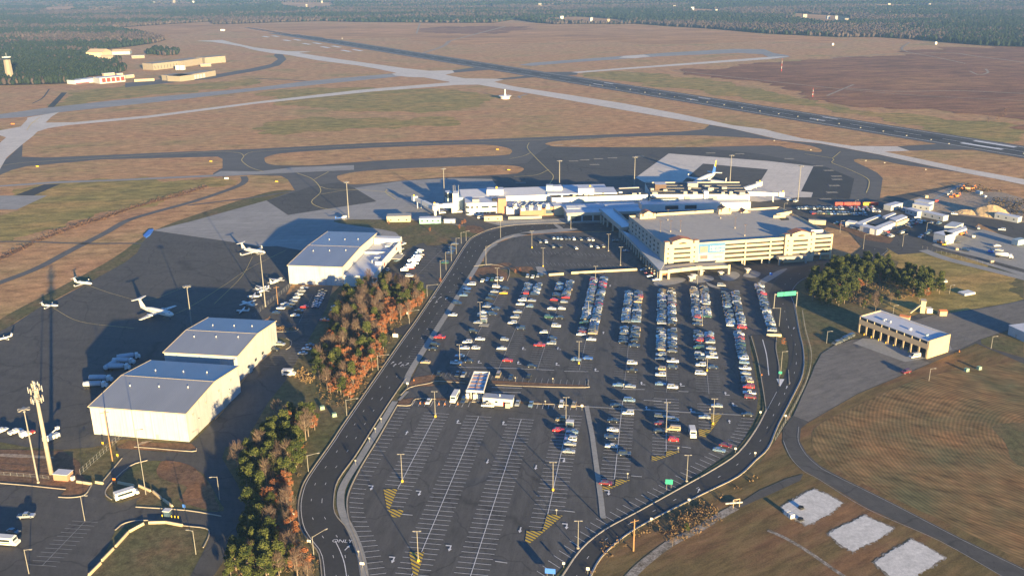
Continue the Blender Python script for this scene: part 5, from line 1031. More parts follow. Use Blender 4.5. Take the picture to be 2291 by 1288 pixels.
def tower(u0, wd, z, proud=1.4, back=False, label='stair_tower'):
    q = A + u * u0 - w * proud
    if back: q = A + u * u0 + w * (GD - 6)
    u1 = wd
    t = part(label, GA, 'cream', lambda mb: mb.prism([q, q + u * u1, q + u * u1 + w * 8, q + w * 8], 0 if not back else 12, z - 1.6))
    g0, g1 = u1 * .22, u1 * .82
    def gable(mb):
        m = (g0 + g1) / 2; P0 = [(g0, z - 1.6), (g1, z - 1.6), (g1, z + .2), (m + u1 * .12, z + 1.2), (m, z + 1.7), (m - u1 * .12, z + 1.2), (g0, z + .2)]
        n = len(P0); o = len(mb.v)
        for dpt in (-.15, 7.5):
            for a_, zz in P0: c = q + u * a_ + w * dpt; mb.v.append((c.x, c.y, zz))
        for i in range(n): mb.f.append((o + i, o + (i + 1) % n, o + n + (i + 1) % n, o + n + i)); mb.m.append(0 if i in (0, 1, 6) else 1)
        mb.f.append(tuple(o + i for i in range(n))); mb.m.append(0); mb.f.append(tuple(o + 2 * n - 1 - i for i in range(n))); mb.m.append(0)
    gb = MB(); gable(gb); gb.build('gable', ['cream', 'orange_roof'], GA)
    for a_ in (0, u1 - u1 * .13): part('pinnacle', GA, ['cream', 'orange_roof'], lambda mb: mb.prism([q + u * a_ - w * .1, q + u * (a_ + u1 * .13) - w * .1, q + u * (a_ + u1 * .13) + w * 3, q + u * a_ + w * 3], z - 1.6, z + .1, 0, 1))
    if not back:
        for k in range(4):
            z0 = 4.0 + k * 2.9; part('opening', GA, 'dark', lambda mb: mb.prism([q + u * g0 * 1.25 - w * .17, q + u * (g1 * .93) - w * .17, q + u * (g1 * .93) - w * .02, q + u * g0 * 1.25 - w * .02], z0 + .6, z0 + 1.75))
            for a_ in (u1 * .1, u1 * .88): part('opening', GA, 'dark', lambda mb: mb.prism([q + u * (a_ - .45) - w * .05, q + u * (a_ + .45) - w * .05, q + u * (a_ + .45) - w * .01, q + u * (a_ - .45) - w * .01], z0 + 1.0, z0 + 1.9))
        def arch(mb):
            m = (g0 + g1) / 2; pts = [(m + u1 * .12 * math.cos(t_), z - 1.6 + 1.0 * math.sin(t_)) for t_ in [PI * i / 8 for i in range(9)]]
            c = [q + u * a_ - w * .17 for a_, _ in pts]; mb.add([(p_.x, p_.y, zz) for p_, (_, zz) in zip(c, pts)], [tuple(range(9))])
        part('arch_window', GA, 'dark', arch)
tower(-.8, 21.5, 18.4); tower(GL * .705, 20, 18.4)
tower(6, 11, 18.4, back=True); tower(62, 9, 18.4, back=True); tower(78, 7, 15.5, back=True)
part('parapet', GA, 'cream', lambda mb: mb.prism([A + u * 20 + w * (GD - .3), A + u * 62 + w * (GD - .3), A + u * 62 + w * (GD + .05), A + u * 20 + w * (GD + .05)], 14.8, 16.9))
c = P(1764, 480, 16); part('ramp_wall', GA, 'cream', lambda mb: mb.prism(fr(P(1738, 478, 17.6), P(1772, 472, 17.6), .5), 14.5, 17.6))
part('ramp_wall', GA, 'cream', lambda mb: mb.prism(fr(P(1731, 482, 17.4), P(1758, 481, 17.4), .5), 15.6, 17.4)); part('ramp_wall', GA, 'white', lambda mb: mb.prism(fr(P(1815, 515, 17), P(1842, 514, 17), .4), 15, 17))
part('ramp_opening', GA, 'dark', lambda mb: mb.flat(W([(1742, 487), (1764, 487), (1766, 492), (1748, 493)], 15.25), 15.23))
part('deck_line', GA, 'faint_line', lambda mb: [mb.prism([A + u * 14 + w * t, A + u * 92 + w * t, A + u * 92 + w * (t + .12), A + u * 14 + w * (t + .12)], 15.19, 15.21) for t in (14, 24, 34, 44, 54, 62)])
for x, y in ((1494, 493), (1522, 518), (1612, 489), (1644, 511), (1666, 528), (1500, 519), (1477, 520)):
    q = P(x, y, 15.2); part('deck_lamp', GA, ['kerb', 'brown'], lambda mb: (mb.cyl((q.x, q.y, 15.2), (q.x, q.y, 16.2), .35, n=8, mi=0), mb.cyl((q.x, q.y, 16.2), (q.x, q.y, 22.5), .09, n=5, mi=1), mb.box((q.x, q.y, 22.5), (1.6, .4, .2), 0, 1)))
q = A + u * 14 + w * .0; part('entrance_canopy', GA, ['cream_dark', 'cream_dark'], lambda mb: (mb.prism([A + u * 72 - w * 5, A + u * 91 - w * 5, A + u * 91 - w * 1.5, A + u * 72 - w * 1.5], 3.4, 5.2), [mb.box((*(A + u * k - w * 4.6), 1.7), (1, 1, 3.4), ang(A, B)) for k in (72.6, 90.4)]))
# banner with rows of writing (too small to read in the photo) on blue over white
def banner(mb):
    q0 = A + u * 21.2 - w * .1; L = 17.3
    def rect(a0, a1, z0, z1, mi, d_=0): mb.prism([q0 + u * a0 - w * (.06 + d_), q0 + u * a1 - w * (.06 + d_), q0 + u * a1 - w * (.02 + d_), q0 + u * a0 - w * (.02 + d_)], z0, z1, mi)
    rect(0, L, 4.4, 9.6, 0); rect(0, L, 9.6, 15.6, 1); rect(1, 6, 10.2, 13.9, 2, .04)
    for z0 in (12.6, 10.6):
        x = 7.4
        for wl_ in (.8, 2.2, 2.6, 2.4): rect(x, min(x + wl_, L - .4), z0, z0 + 1.3, 0, .04); x += wl_ + .5
    rect(7, 16.6, 9.0, 9.4, 3, .04); rect(10, 15.5, 6.2, 7.2, 4, .04); rect(1.4, 6, 6, 8.2, 3, .05)
bn = MB(); banner(bn); bn.build('banner', [paint('banner_white', (.34, .33, .34), .8), paint('banner_blue', (.07, .17, .32), .8), paint('banner_pink', (.30, .20, .18), .8), paint('banner_rose', (.30, .13, .12), .8), paint('banner_grey', (.2, .2, .24), .8)], GA)
# ---- walkway bridge and colonnade -----------------------------------------
cw = root_at('covered_walkway', 'elevated covered walkway from the terminal down the garage flank with square columns', 'walkway', P(1386, 512, 7))
br = W([(1340, 469), (1374, 468), (1416, 505), (1388, 509)], 7.5)
part('bridge', cw, ['cream_dark', 'alu'], lambda mb: mb.prism(br, 5.2, 7.4, 0, 1))
part('bridge_ridge', cw, 'cream_dark', lambda mb: [mb.prism([a, b2, b2 + Vector((.6, 0)), a + Vector((.6, 0))], 7.4, 8.3) for a, b2 in ((br[0], br[3]), (br[1] - Vector((.6, 0)), br[2] - Vector((.6, 0))))])
o0, o1 = P(1388, 513, 6), P(1477, 606, 6); i0, i1 = A + w * 60 - u * .3, A - u * .3 - w * 1.5; uu = (o0 - o1).normalized(); ww = Vector((uu.y, -uu.x))
part('roof', cw, 'alu', lambda mb: mb.prism([o1, i1, i0, o0], 5.2, 5.9)); part('fascia', cw, 'cream_dark', lambda mb: mb.prism([o1 - ww * .25, o0 - ww * .25, o0 + ww * .1, o1 + ww * .1], 4.6, 6.2))
n = 17
for i in range(n): q = o1.lerp(o0, i / (n - 1)); part('column', cw, 'cream_dark', lambda mb: mb.box((q.x, q.y, 2.3), (.9, .9, 4.6), ang(o1, o0)))
for x, y in ((1344, 499), (1359, 508), (1371, 517), (1386, 532), (1350, 503)): q = P(x, y); part('column', cw, 'cream_dark', lambda mb: mb.box((q.x, q.y, 2.7), (1.1, 1.1, 5.4), 0))
# front porch of the garage
f0, f1, f2 = P(1477, 606, 5.8), P(1567, 596, 5.8), P(1633, 594, 5.4); pu = (f1 - f0).normalized(); pw = Vector((-pu.y, pu.x))
pr = root_at('entrance_porch', 'cream arcade porch across the garage front with thick square piers', 'porch', f0)
part('roof', pr, ['cream', 'cream_dark'], lambda mb: (mb.prism([f0, f1, f1 + pw * 9, f0 + pw * 9], 5.2, 5.6, 0, 1), mb.prism([f1 + pu * .4, f2, f2 + pw * 8, f1 + pu * .4 + pw * 8], 4.9, 5.3, 0, 1)))
part('fascia', pr, 'cream', lambda mb: (mb.prism([f0 + pu * 6 - pw * .25, f1 - pw * .25, f1 + pw * .15, f0 + pu * 6 + pw * .15], 3.9, 6.1), mb.prism([f0 - pw * .2, f0 + pu * 6 - pw * .2, f0 + pu * 6 + pw * .15, f0 + pw * .15], 4.2, 5.4), mb.prism([f1 + pu * 1.2 - pw * .2, f2 - pw * .2, f2 + pw * .15, f1 + pu * 1.2 + pw * .15], 3.9, 5.5)))
for q in (f0 + pu * .6, f0 + pu * 5.6, f1 + pu * .5, f2 - pu * .5): part('pier', pr, 'cream', lambda mb: mb.box((*(q + pw * .3), 3.0), (1.3, 1.3, 6.0), ang(f0, f1)))
part('banner', pr, 'orange_roof', lambda mb: mb.prism(fr(f0 + pu * 1.4 + pw * 1.2, f0 + pu * 5 + pw * 1.2, .1), 2.6, 3.6))
for x, y, t in ((1545, 628, 0), (1612, 618, 1), (1672, 611, 2), (1552, 624, 3), (1568, 614, 4)):
    q = P(x, y); r = root_at('ticket_booth', ['cream pay booth before the porch, leftmost', 'cream pay booth before the porch, middle', 'cream pay booth on the right island', 'small cream kiosk behind the leftmost pay booth', 'low cream gate cabinet under the porch'][t], 'booth', q, 'pay booths at the garage exit')
    part('cabin', r, 'cream', lambda mb: mb.box((q.x, q.y, 1.3), (1.8, 2.2, 2.5), .2)); part('roof', r, 'white', lambda mb: mb.box((q.x, q.y, 2.7), (3.2, 3, .25), .2)); part('window', r, 'glass', lambda mb: mb.box((q.x, q.y, 1.7), (1.86, 1.4, .8), .2))
# ---- toll canopy and booth building -----------------------------------------
a, b_ = P(1043, 872, 5.6), P(1082, 874, 5.6); c, d_ = P(1095, 831, 5.6), P(1060, 830, 5.6)
tp = root_at('toll_canopy', 'open steel toll canopy with white frame over the exit lanes', 'canopy', (a + b_) / 2)
def frame(mb):
    for p_, q_ in ((a, b_), (b_, c), (c, d_), (d_, a)):
        dd = (q_ - p_).normalized(); nn_ = Vector((-dd.y, dd.x)); mb.prism([p_ - dd * .15, q_ + dd * .15, q_ + dd * .15 + nn_ * .3, p_ - dd * .15 + nn_ * .3], 4.6, 5.6)
part('frame', tp, 'white_wall', frame)
part('roof', tp, 'alu', lambda mb: mb.prism([a.lerp(c, .04), b_.lerp(d_, .04), c.lerp(a, .04), d_.lerp(b_, .04)], 4.9, 5.05))
part('roof_rib', tp, 'brick', lambda mb: ([mb.prism([a.lerp(d_, t), b_.lerp(c, t), b_.lerp(c, t + .03), a.lerp(d_, t + .03)], 5.05, 5.2) for t in (.2, .4, .6, .8)], mb.prism([a.lerp(b_, .48), a.lerp(b_, .52), d_.lerp(c, .52), d_.lerp(c, .48)], 5.2, 5.3)))
for t, s_ in ((.2, .15), (.5, .15), (.8, .15), (.2, .8), (.5, .8), (.8, .8)): q = a.lerp(b_, t).lerp(d_.lerp(c, t), s_); part('column', tp, 'white_wall', lambda mb: mb.cyl((q.x, q.y, .1), (q.x, q.y, 4.9), .2, n=8))
for i, (x, y) in enumerate(((1047, 890), (1063, 891), (1072, 891))):
    q = P(x, y); r = root_at('toll_booth', ['left white toll booth under the steel canopy', 'middle white toll booth under the steel canopy', 'right white toll booth under the steel canopy'][i], 'booth', q, 'toll booths under the canopy')
    part('cabin', r, 'white', lambda mb: mb.box((q.x, q.y, 1.3), (1.3, 2.4, 2.4), AS)); part('window', r, 'glass', lambda mb: mb.box((q.x, q.y, 1.7), (1.36, 1.8, .8), AS)); part('island', r, 'kerb', lambda mb: mb.box((q.x, q.y, .2), (1.5, 8, .24), AS + .0))
a, b_ = P(1080, 888, 3.6), P(1146, 893, 3.6); u, w = (b_ - a).normalized(), None; w = Vector((-u.y, u.x)); r = root_at('booth_building', 'long low cream office building beside the toll booths', 'building', a)
part('wall', r, 'white_wall', lambda mb: mb.prism(fr(a, b_, 4), 0, 3.4)); part('roof', r, 'roof_grey', lambda mb: mb.prism([a - u * .3 - w * .3, b_ + u * .3 - w * .3, b_ + u * .3 + w * 4.3, a - u * .3 + w * 4.3], 3.4, 3.65))
for k in (1.2, 5.2): part('window', r, 'glass', lambda mb: mb.prism(fr(a + u * k - w * .05, a + u * (k + 1.2) - w * .05, .04), 1.5, 2.3))
part('door', r, 'red', lambda mb: mb.prism(fr(a + u * 8.7 - w * .06, a + u * 9.5 - w * .06, .05), .1, 2.2)); part('side_hut', r, 'cream_dark', lambda mb: mb.prism(fr(a + u * 10 - w * 1.6, a + u * 12 - w * 1.6, 1.5), 0, 2.2)); part('roof_vent', r, 'white', lambda mb: mb.cyl((*(a + u * 7 + w * 2), 3.6), (*(a + u * 7 + w * 2), 4.6), .2, n=6))
# ---- fire station with nine open bays ---------------------------------------
FZ = 9.0; a, b_ = P(1924, 706, FZ), P(2080, 763, FZ); u = (b_ - a).normalized(); w = Vector((-u.y, u.x)); L = (b_ - a).length; D = 15.5
fs = root_at('fire_station', 'tan fire station with nine open bays and a white flat roof', 'fire station', a)
part('end_wall', fs, 'tan', lambda mb: mb.prism([b_, b_ - u * .5, b_ - u * .5 + w * D, b_ + w * D], 0, FZ + .2)); part('end_wall', fs, 'tan', lambda mb: mb.prism([a, a + u * .4, a + u * .4 + w * D, a + w * D], 0, FZ))
part('back_wall', fs, 'tan', lambda mb: mb.prism([a + u * .4 + w * (D - .4), b_ - u * .5 + w * (D - .4), b_ - u * .5 + w * D, a + u * .4 + w * D], 0, FZ - .4))
part('roof', fs, 'roof_white', lambda mb: mb.prism([a + u * .4 + w * .5, b_ - u * .5 + w * .5, b_ - u * .5 + w * (D - .4), a + u * .4 + w * (D - .4)], FZ - 1, FZ - .5))
part('roof_edge', fs, 'roof_white', lambda mb: (mb.prism([a - w * .1, b_ - u * .5 - w * .1, b_ - u * .5 + w * .45, a + w * .45], FZ - .4, FZ), mb.prism([a + u * .4 + w * (D - .3), b_ - u * .5 + w * (D - .3), b_ - u * .5 + w * (D + .1), a + u * .4 + w * (D + .1)], FZ - .38, FZ + .02)))
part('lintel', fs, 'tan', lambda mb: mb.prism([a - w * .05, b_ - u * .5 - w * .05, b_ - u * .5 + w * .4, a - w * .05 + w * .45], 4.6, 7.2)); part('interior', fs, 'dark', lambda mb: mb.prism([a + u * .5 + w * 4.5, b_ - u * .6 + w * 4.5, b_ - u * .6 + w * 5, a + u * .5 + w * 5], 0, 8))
part('clerestory', fs, 'glass', lambda mb: mb.prism([a + u * .4 + w * .2, b_ - u * .6 + w * .2, b_ - u * .6 + w * .3, a + u * .4 + w * .3], 7.2, FZ - .4))
for i in range(10):
    q = a + u * ((L - 1) * i / 9)
    part('pier', fs, 'tan', lambda mb: mb.prism([q - w * .25, q + u * .75 - w * .25, q + u * .75 + w * .8, q + w * .8], 0, 4.6)); part('mullion', fs, 'cream', lambda mb: mb.prism([q - w * .08, q + u * .35 - w * .08, q + u * .35 + w * .19, q + w * .19], 7.2, FZ - .41))
    if 0 < i < 9: part('bollard', fs, 'yellow', lambda mb: mb.cyl((*(q - w * .7 - u * .1), 0), (*(q - w * .7 - u * .1), 1.1), .22, n=8))
for k, m_, s_ in ((.25, 'alu', 2), (.33, 'alu', 1), (.62, 'white', 1.4), (.85, 'blue_wall', 1.6)): q = a + u * L * k + w * 6; part('roof_vent', fs, m_, lambda mb: mb.box((q.x, q.y, FZ - .1), (s_, 1, .8), .5))
# ---- far right: rental office, trailers, sheds ---------------------------------
def simple(name, label, cat, f1, f2, z, depth, wall='white_wall', roof='roof_white', group=None, wins=0, winz=(1.2, 2.2), pitched=False, door=None):
    a, b_ = P(*f1, z), P(*f2, z); u = (b_ - a).normalized(); w = Vector((-u.y, u.x)); r = root_at(name, label, cat, a, group); L = (b_ - a).length
    part('wall', r, wall, lambda mb: mb.prism(fr(a, b_, depth), 0, z - .25))
    if pitched:
        m = depth / 2; rz_ = z + depth * .16
        part('roof', r, roof, lambda mb: (mb.prism([a - u * .2 - w * .3, b_ + u * .2 - w * .3, b_ + u * .2 + w * m, a - u * .2 + w * m], z - .25, [z - .1, z - .1, rz_, rz_]), mb.prism([a - u * .2 + w * m, b_ + u * .2 + w * m, b_ + u * .2 + w * (depth + .3), a - u * .2 + w * (depth + .3)], z - .25, [rz_, rz_, z - .1, z - .1])))
    else: part('roof', r, roof, lambda mb: mb.prism([a - u * .2 - w * .2, b_ + u * .2 - w * .2, b_ + u * .2 + w * (depth + .2), a - u * .2 + w * (depth + .2)], z - .25, z))
    for i in range(wins): k = L * (i + .5) / wins; part('window', r, 'glass', lambda mb: mb.prism(fr(a + u * (k - .5) - w * .05, a + u * (k + .5) - w * .05, .03), *winz))
    if door: k = L * door; part('door', r, 'cream_dark', lambda mb: mb.prism(fr(a + u * k - w * .05, a + u * (k + .9) - w * .05, .03), .05, 2.1))
    return r, a, b_, u, w
r, a, b_, u, w = simple('rental_office', 'white rental office with courtyard-like dark roof beyond the garage', 'building', (1924, 504), (1962, 514), 4.2, 6)
part('side_wing', r, 'white', lambda mb: mb.prism(fr(P(1962, 514, 4.1), P(2008, 496, 4.1), 5), 0, 4.1)); part('side_wing', r, 'cream', lambda mb: mb.prism(fr(P(2008, 499, 4.0), P(2034, 490, 4.0), 6), 0, 4.3)); part('dark_roof', r, 'roof_black', lambda mb: mb.flat(W([(1935, 499), (1972, 482), (2006, 490), (1970, 504)], 3.6), 3.6))
part('back_wing', r, 'white', lambda mb: mb.prism(fr(P(1892, 496, 4), P(1912, 499, 4), 6), 0, 4)); part('back_wing', r, 'white', lambda mb: mb.prism(W([(1912, 499), (1968, 480), (1972, 483), (1925, 503)], 3.8), 0, 3.9))
part('upper_roof', r, 'roof_white', lambda mb: (mb.prism(W([(1974, 484), (1998, 475), (2005, 477), (1982, 487)], 5), 3, 5), mb.prism(W([(1990, 488), (2018, 479), (2030, 484), (2005, 494)], 5), 3, 5)))
for i, (f1, f2, z, dd, lb) in enumerate((((1994, 461), (2020, 454), 4, 6, 'white trailer standing alone left of the trailer group'), ((2026, 466), (2053, 474), 4, 6, 'long pale trailer, left of the front pair'), ((2063, 473), (2111, 484), 4, 6, 'long pale trailer, right of the front pair, with square windows'), ((2042, 456), (2080, 462), 4, 8, 'grey-roofed trailer behind the front pair'), ((2046, 448), (2078, 454), 4, 8, 'farthest grey-roofed trailer of the stacked group'), ((2226, 477), (2278, 487), 4, 6, 'long grey trailer at the right edge below the sand pile'))):
    simple('site_trailer', lb, 'trailer', f1, f2, z, dd, 'trailer', 'roof_white', 'office trailers by the construction yard', wins=3, winz=(1.6, 2.6))
r, a, b_, u, w = simple('vehicle_shed', 'white vehicle shed with an open canopy front on the construction yard', 'shed', (2090, 520), (2116, 527), 6.5, 9)
part('canopy', r, 'white', lambda mb: mb.prism(W([(2116, 527), (2164, 511), (2160, 505), (2112, 518)], 6.5), 5.3, 6.5)); part('column', r, 'white', lambda mb: mb.box((*P(2134, 536), 2.6), (.9, .9, 5.3))); part('upper_block', r, 'trailer', lambda mb: mb.prism(W([(2113, 505), (2138, 508), (2156, 499), (2130, 495)], 7), 0, 7))
simple('low_shed', 'small tan shed at the garage\'s far right corner', 'shed', (1810, 492), (1848, 494), 3.2, 3, 'cream', 'cream_dark')
simple('storage_shed', 'pale grey shed cut by the right edge near the fire station', 'shed', (2258, 727), (2300, 746), 5, 14, 'trailer', 'roof_white', door=.4)
for i, (x, y) in enumerate(((1876, 459), (1896, 459), (1914, 459), (1939, 459), (1955, 459))):
    q = P(x, y); r = root_at('shipping_container', ['red container, leftmost of the row behind the rental cars', 'red container, second from the left of the row', 'red container, third from the left of the row', 'yellow container in the row behind the rental cars', 'red container at the right end of the row'][i], 'container', q, 'containers behind the rental cars')
    part('body', r, 'yellow' if i == 3 else 'red', lambda mb: mb.box((q.x, q.y, 1.3), (6, 2.4, 2.4), .0)); part('rail', r, 'brown', lambda mb: mb.box((q.x, q.y, 2.55), (6.1, 2.5, .12), .0))
q = P(2235, 475)
r = root_at('sand_pile', 'tan ridge-shaped sand pile on the construction yard', 'sand pile', q); 
def pile(mb):
    n, m_ = 26, 10; c0, c1 = P(2130, 474), P(2262, 484); random.seed(3); o = len(mb.v)
    for i in range(n + 1):
        t = i / n; c = c0.lerp(c1, t); h = 7.5 * max(0, math.sin(PI * min(1, max(0, (t - .35) / .65)))) ** .8 + 2.6 * math.sin(PI * min(1, t / .5)) * (t < .5); wd = 5 + h * 1.0
        for j in range(m_ + 1): s_ = j / m_ * 2 - 1; mb.v.append((c.x + random.uniform(-.3, .3), c.y + s_ * wd, max(-.1, h * (1 - abs(s_)) ** .85 + random.uniform(-.2, .2))))
    for i in range(n):
        for j in range(m_): mb.f.append((o + i * (m_ + 1) + j, o + (i + 1) * (m_ + 1) + j, o + (i + 1) * (m_ + 1) + j + 1, o + i * (m_ + 1) + j + 1)); mb.m.append(0)
part('heap', r, 'sandpile', pile)
random.seed(9)
for i, (x, y, m_, nm, sz) in enumerate(((2072, 443, 'cream', 'site_hut', 4), (2122, 437, 'white', 'digger', 3), (2140, 441, 'orange', 'digger', 3.4), (2128, 443, 'orange', 'digger', 2.6), (2095, 452, 'red', 'skip', 2.5), (2150, 424, 'orange', 'digger', 3), (2165, 425, 'tan', 'skip', 4), (2175, 424, 'orange', 'digger', 3), (2203, 442, 'white', 'skip', 3), (2190, 435, 'blue_wall', 'skip', 5), (2152, 526, 'orange', 'digger', 3), (2178, 532, 'white', 'tipper', 3.5), (2102, 545, 'orange', 'digger', 3), (2140, 560, 'tan', 'skip', 3), (2216, 566, 'blue_sign', 'tipper', 3), (2278, 548, 'blue_wall', 'tarpaulin_stack', 8), (2112, 550, 'yellow', 'digger', 2.8), (2218, 588, 'tan', 'skip', 2.5))):
    q = P(x, y); r = root_at(nm, '%s %s on the construction yard, %s' % ({'blue_wall': 'blue', 'blue_sign': 'blue'}.get(m_, m_), nm.replace('_', ' '), ['by the stacked trailers', 'near the parked plant', 'beside the blue sheets', 'left of the sand pile', 'by the yard entrance', 'at the far dirt edge', 'against the far scrub', 'at the far right of the plant', 'behind the sand pile', 'beneath the dark bank', 'in front of the open shed', 'right of the open shed', 'by the near fence', 'along the near fence', 'beside the white tanker', 'cut by the right edge', 'near the fence corner', 'at the near fence end'][i]), nm.replace('_', ' '), q)
    rz = random.random() * 3
    part('body', r, m_, lambda mb: mb.box((q.x, q.y, sz * .25 + .4), (sz, sz * .55, sz * .45), rz))
    if nm in ('digger', 'tipper'):
        part('cab', r, 'glass', lambda mb: mb.box((q.x + .3, q.y, sz * .45 + .9), (sz * .35, sz * .4, 1.2), rz)); part('track', r, 'rubber', lambda mb: mb.box((q.x, q.y, .3), (sz * 1.05, sz * .7, .5), rz))
    if nm == 'digger': part('arm', r, m_, lambda mb: (mb.cyl((q.x, q.y, 1.5), (q.x + 2.4, q.y + .5, 3.6), .2, n=5), mb.cyl((q.x + 2.4, q.y + .5, 3.6), (q.x + 3.8, q.y + .8, 1.0), .16, n=5)))
# ---- sheds left of the terminal
simple('site_office', 'cream low building with brown eaves left of the terminal', 'building', (865, 484), (918, 483), 4.6, 8, 'cream', 'cream_dark', wins=3); 
simple('site_trailer', 'teal portable cabin beside the red bushes', 'cabin', (938, 489), (986, 488), 4.2, 6, 'teal', 'roof_white', wins=4, winz=(1.8, 2.8)); simple('shipping_container', 'grey container right of the teal cabin', 'container', (993, 491), (1018, 491), 3, 3, 'trailer', 'roof_white'); simple('site_office', 'cream hut with dark roof in front of the white offices', 'hut', (1083, 483), (1124, 482), 4.2, 7, 'cream', 'brown', wins=2)
# ---- hut and training tower behind the fire station
simple('garden_shed', 'tan shed with a red-brown roof right behind the fire station', 'shed', (2013, 706), (2034, 710), 2.8, 3, 'tan', 'orange_roof', pitched=True); simple('garden_shed', 'tan shed with an orange roof right of the training tower', 'shed', (2104, 696), (2120, 696), 2.8, 3, 'tan', 'orange_roof', pitched=True)
r, a, b_, u, w = simple('training_tower', 'cream concrete training tower with outside stairs', 'tower', (2062, 673), (2073, 674), 7, 4, 'cream', 'cream'); part('stair', r, 'cream', lambda mb: [mb.box((a.x - .6 - i * .55, a.y - 1.2, 5.6 - i * .5), (.6, 1.4, 5.6 - i * .5 if 0 else .5), 0) for i in range(10)])
part('annex', r, 'white_wall', lambda mb: mb.box((b_.x + 2.8, b_.y + 2, 1.3), (3, 3, 2.6)))
# ---- far buildings ------------------------------------------------------------
r, a, b_, u, w = simple('far_hangar', 'long three-part cream hangar block far across the airfield', 'hangar', (342, 143), (398, 137), 12, 30, 'far_wall', 'far_wall', wins=8, winz=(2, 8)); part('bay', r, 'far_wall', lambda mb: (mb.prism(fr(P(404, 137, 12), P(452, 130, 12), 30), 0, 12), mb.prism(fr(P(458, 130, 12), P(504, 126, 12), 30), 0, 12.5)))
r, a, b_, u, w = simple('far_hangar', 'low cream hangar with a row of white doors far across the airfield', 'hangar', (361, 168), (402, 171), 9, 30, 'far_wall', 'far_wall'); part('bay', r, 'far_wall', lambda mb: mb.prism(fr(P(402, 171, 9), P(482, 158, 9), 26), 0, 9)); q0 = P(402, 171, 9); q1 = P(482, 158, 9); u = (q1 - q0).normalized(); w = Vector((-u.y, u.x))
for i in range(8): part('door', r, 'trailer', lambda mb: mb.prism(fr(q0 + u * (4 + i * 8) - w * .2, q0 + u * (10 + i * 8) - w * .2, .1), 0, 7))
r, a, b_, u, w = simple('far_school', 'white building with red door panels far left across the airfield', 'building', (222, 175), (279, 170), 9.5, 24, 'trailer', 'roof_white')
for i in range(5): part('door', r, 'red', lambda mb: mb.prism(fr(a + u * (4 + i * 8) - w * .2, a + u * (10 + i * 8) - w * .2, .1), 2, 8.5))
part('low_wing', r, 'white', lambda mb: mb.prism(fr(P(167, 181, 6), P(221, 175, 6), 22), 0, 6)); part('stripe', r, 'red', lambda mb: (mb.prism(fr(P(169, 187, 4) - w * .3, P(200, 184, 4) - w * .3, .1), 3.4, 4.4)))
for f1, f2, z, dd, wl_, lb in (((192, 118), (228, 118), 10, 40, 'cream', 'domed cream hangar far beyond the white and red building'), ((225, 128), (253, 127), 8, 20, 'far_wall', 'low cream shed beside the domed far hangar'), ((294, 125), (323, 124), 6, 10, 'far_wall', 'small cream shed by the far trees'), ((250, 116), (290, 115), 7, 25, 'blue_wall', 'pale blue-roofed shed behind the domed hangar'), ((232, 165), (256, 163), 8, 8, 'tan', 'small tan block behind the white and red building'), ((262, 165), (275, 164), 7, 8, 'tan', 'small tan hut right of the tan block'), ((282, 169), (300, 167), 5, 8, 'tan', 'tan works hut among the far dirt heaps'), ((392, 147), (400, 147), 8, 6, 'white', 'left of the two white tanks by the far hangar'), ((402, 147), (411, 147), 8, 6, 'white', 'right of the two white tanks by the far hangar'), ((448, 144), (472, 143), 5, 8, 'far_wall', 'low pale hut in front of the three-part hangar'), ((101, 134), (109, 134), 9, 6, 'white', 'white cube block alone in the left woods'), ((1862, 97), (1866, 97), 5, 5, 'white', 'tiny white hut on the far brown field'), ((2093, 94), (2097, 94), 6, 5, 'white', 'tiny white hut before the far woods at right'), ((493, 66), (501, 66), 5, 8, 'white', 'tiny white hut near the far runway end')):
    simple('far_building', lb, 'building', f1, f2, z, dd, wl_, 'tan' if 'domed' in lb else 'roof_white', pitched='domed' in lb)
simple('far_building', 'low tan roofs among dirt heaps left of the low cream hangar', 'building', (300, 178), (345, 176), 4, 6, 'tan', 'tan')
# control tower and infield tower
q = P(24, 182); r = root_at('control_tower', 'tall cream control tower at the left edge before the woods', 'tower', q)
part('shaft', r, 'far_wall', lambda mb: mb.lathe([(0, 7), (36, 5.6), (36, 0)], 8, 0, (q.x, q.y, 0))); part('cab', r, 'glass', lambda mb: mb.lathe([(36, 5.9), (39.5, 7), (39.5, 0)], 8, 0, (q.x, q.y, 0))); part('cab_roof', r, 'white_wall', lambda mb: mb.lathe([(39.5, 7.3), (41, 7), (41.4, 0)], 8, 0, (q.x, q.y, 0))); part('antenna', r, 'steel', lambda mb: mb.cyl((q.x, q.y, 41), (q.x, q.y, 47), .3, n=5))
q = P(1130, 221); r = root_at('navigation_beacon_hut', 'white round navigation hut with a cone mast in the infield grass', 'beacon hut', q)
part('hut', r, 'white', lambda mb: mb.lathe([(0, 6.5), (3.6, 6.5), (3.6, 0)], 16, 0, (q.x, q.y, 0))); part('counterpoise', r, 'white', lambda mb: mb.lathe([(3.6, 9), (4.2, 9), (4.4, 0)], 20, 0, (q.x, q.y, 0))); part('mast', r, 'white', lambda mb: mb.lathe([(4.2, 1.6), (8, 1.0), (13, .9), (13.4, 0)], 10, 0, (q.x, q.y, 0)))
mb = MB(); ribbon(mb, W([(1138, 221), (1165, 220), (1160, 216), (1180, 211)]), -2, 2, .2); struct(mb, 'path', 'walk')
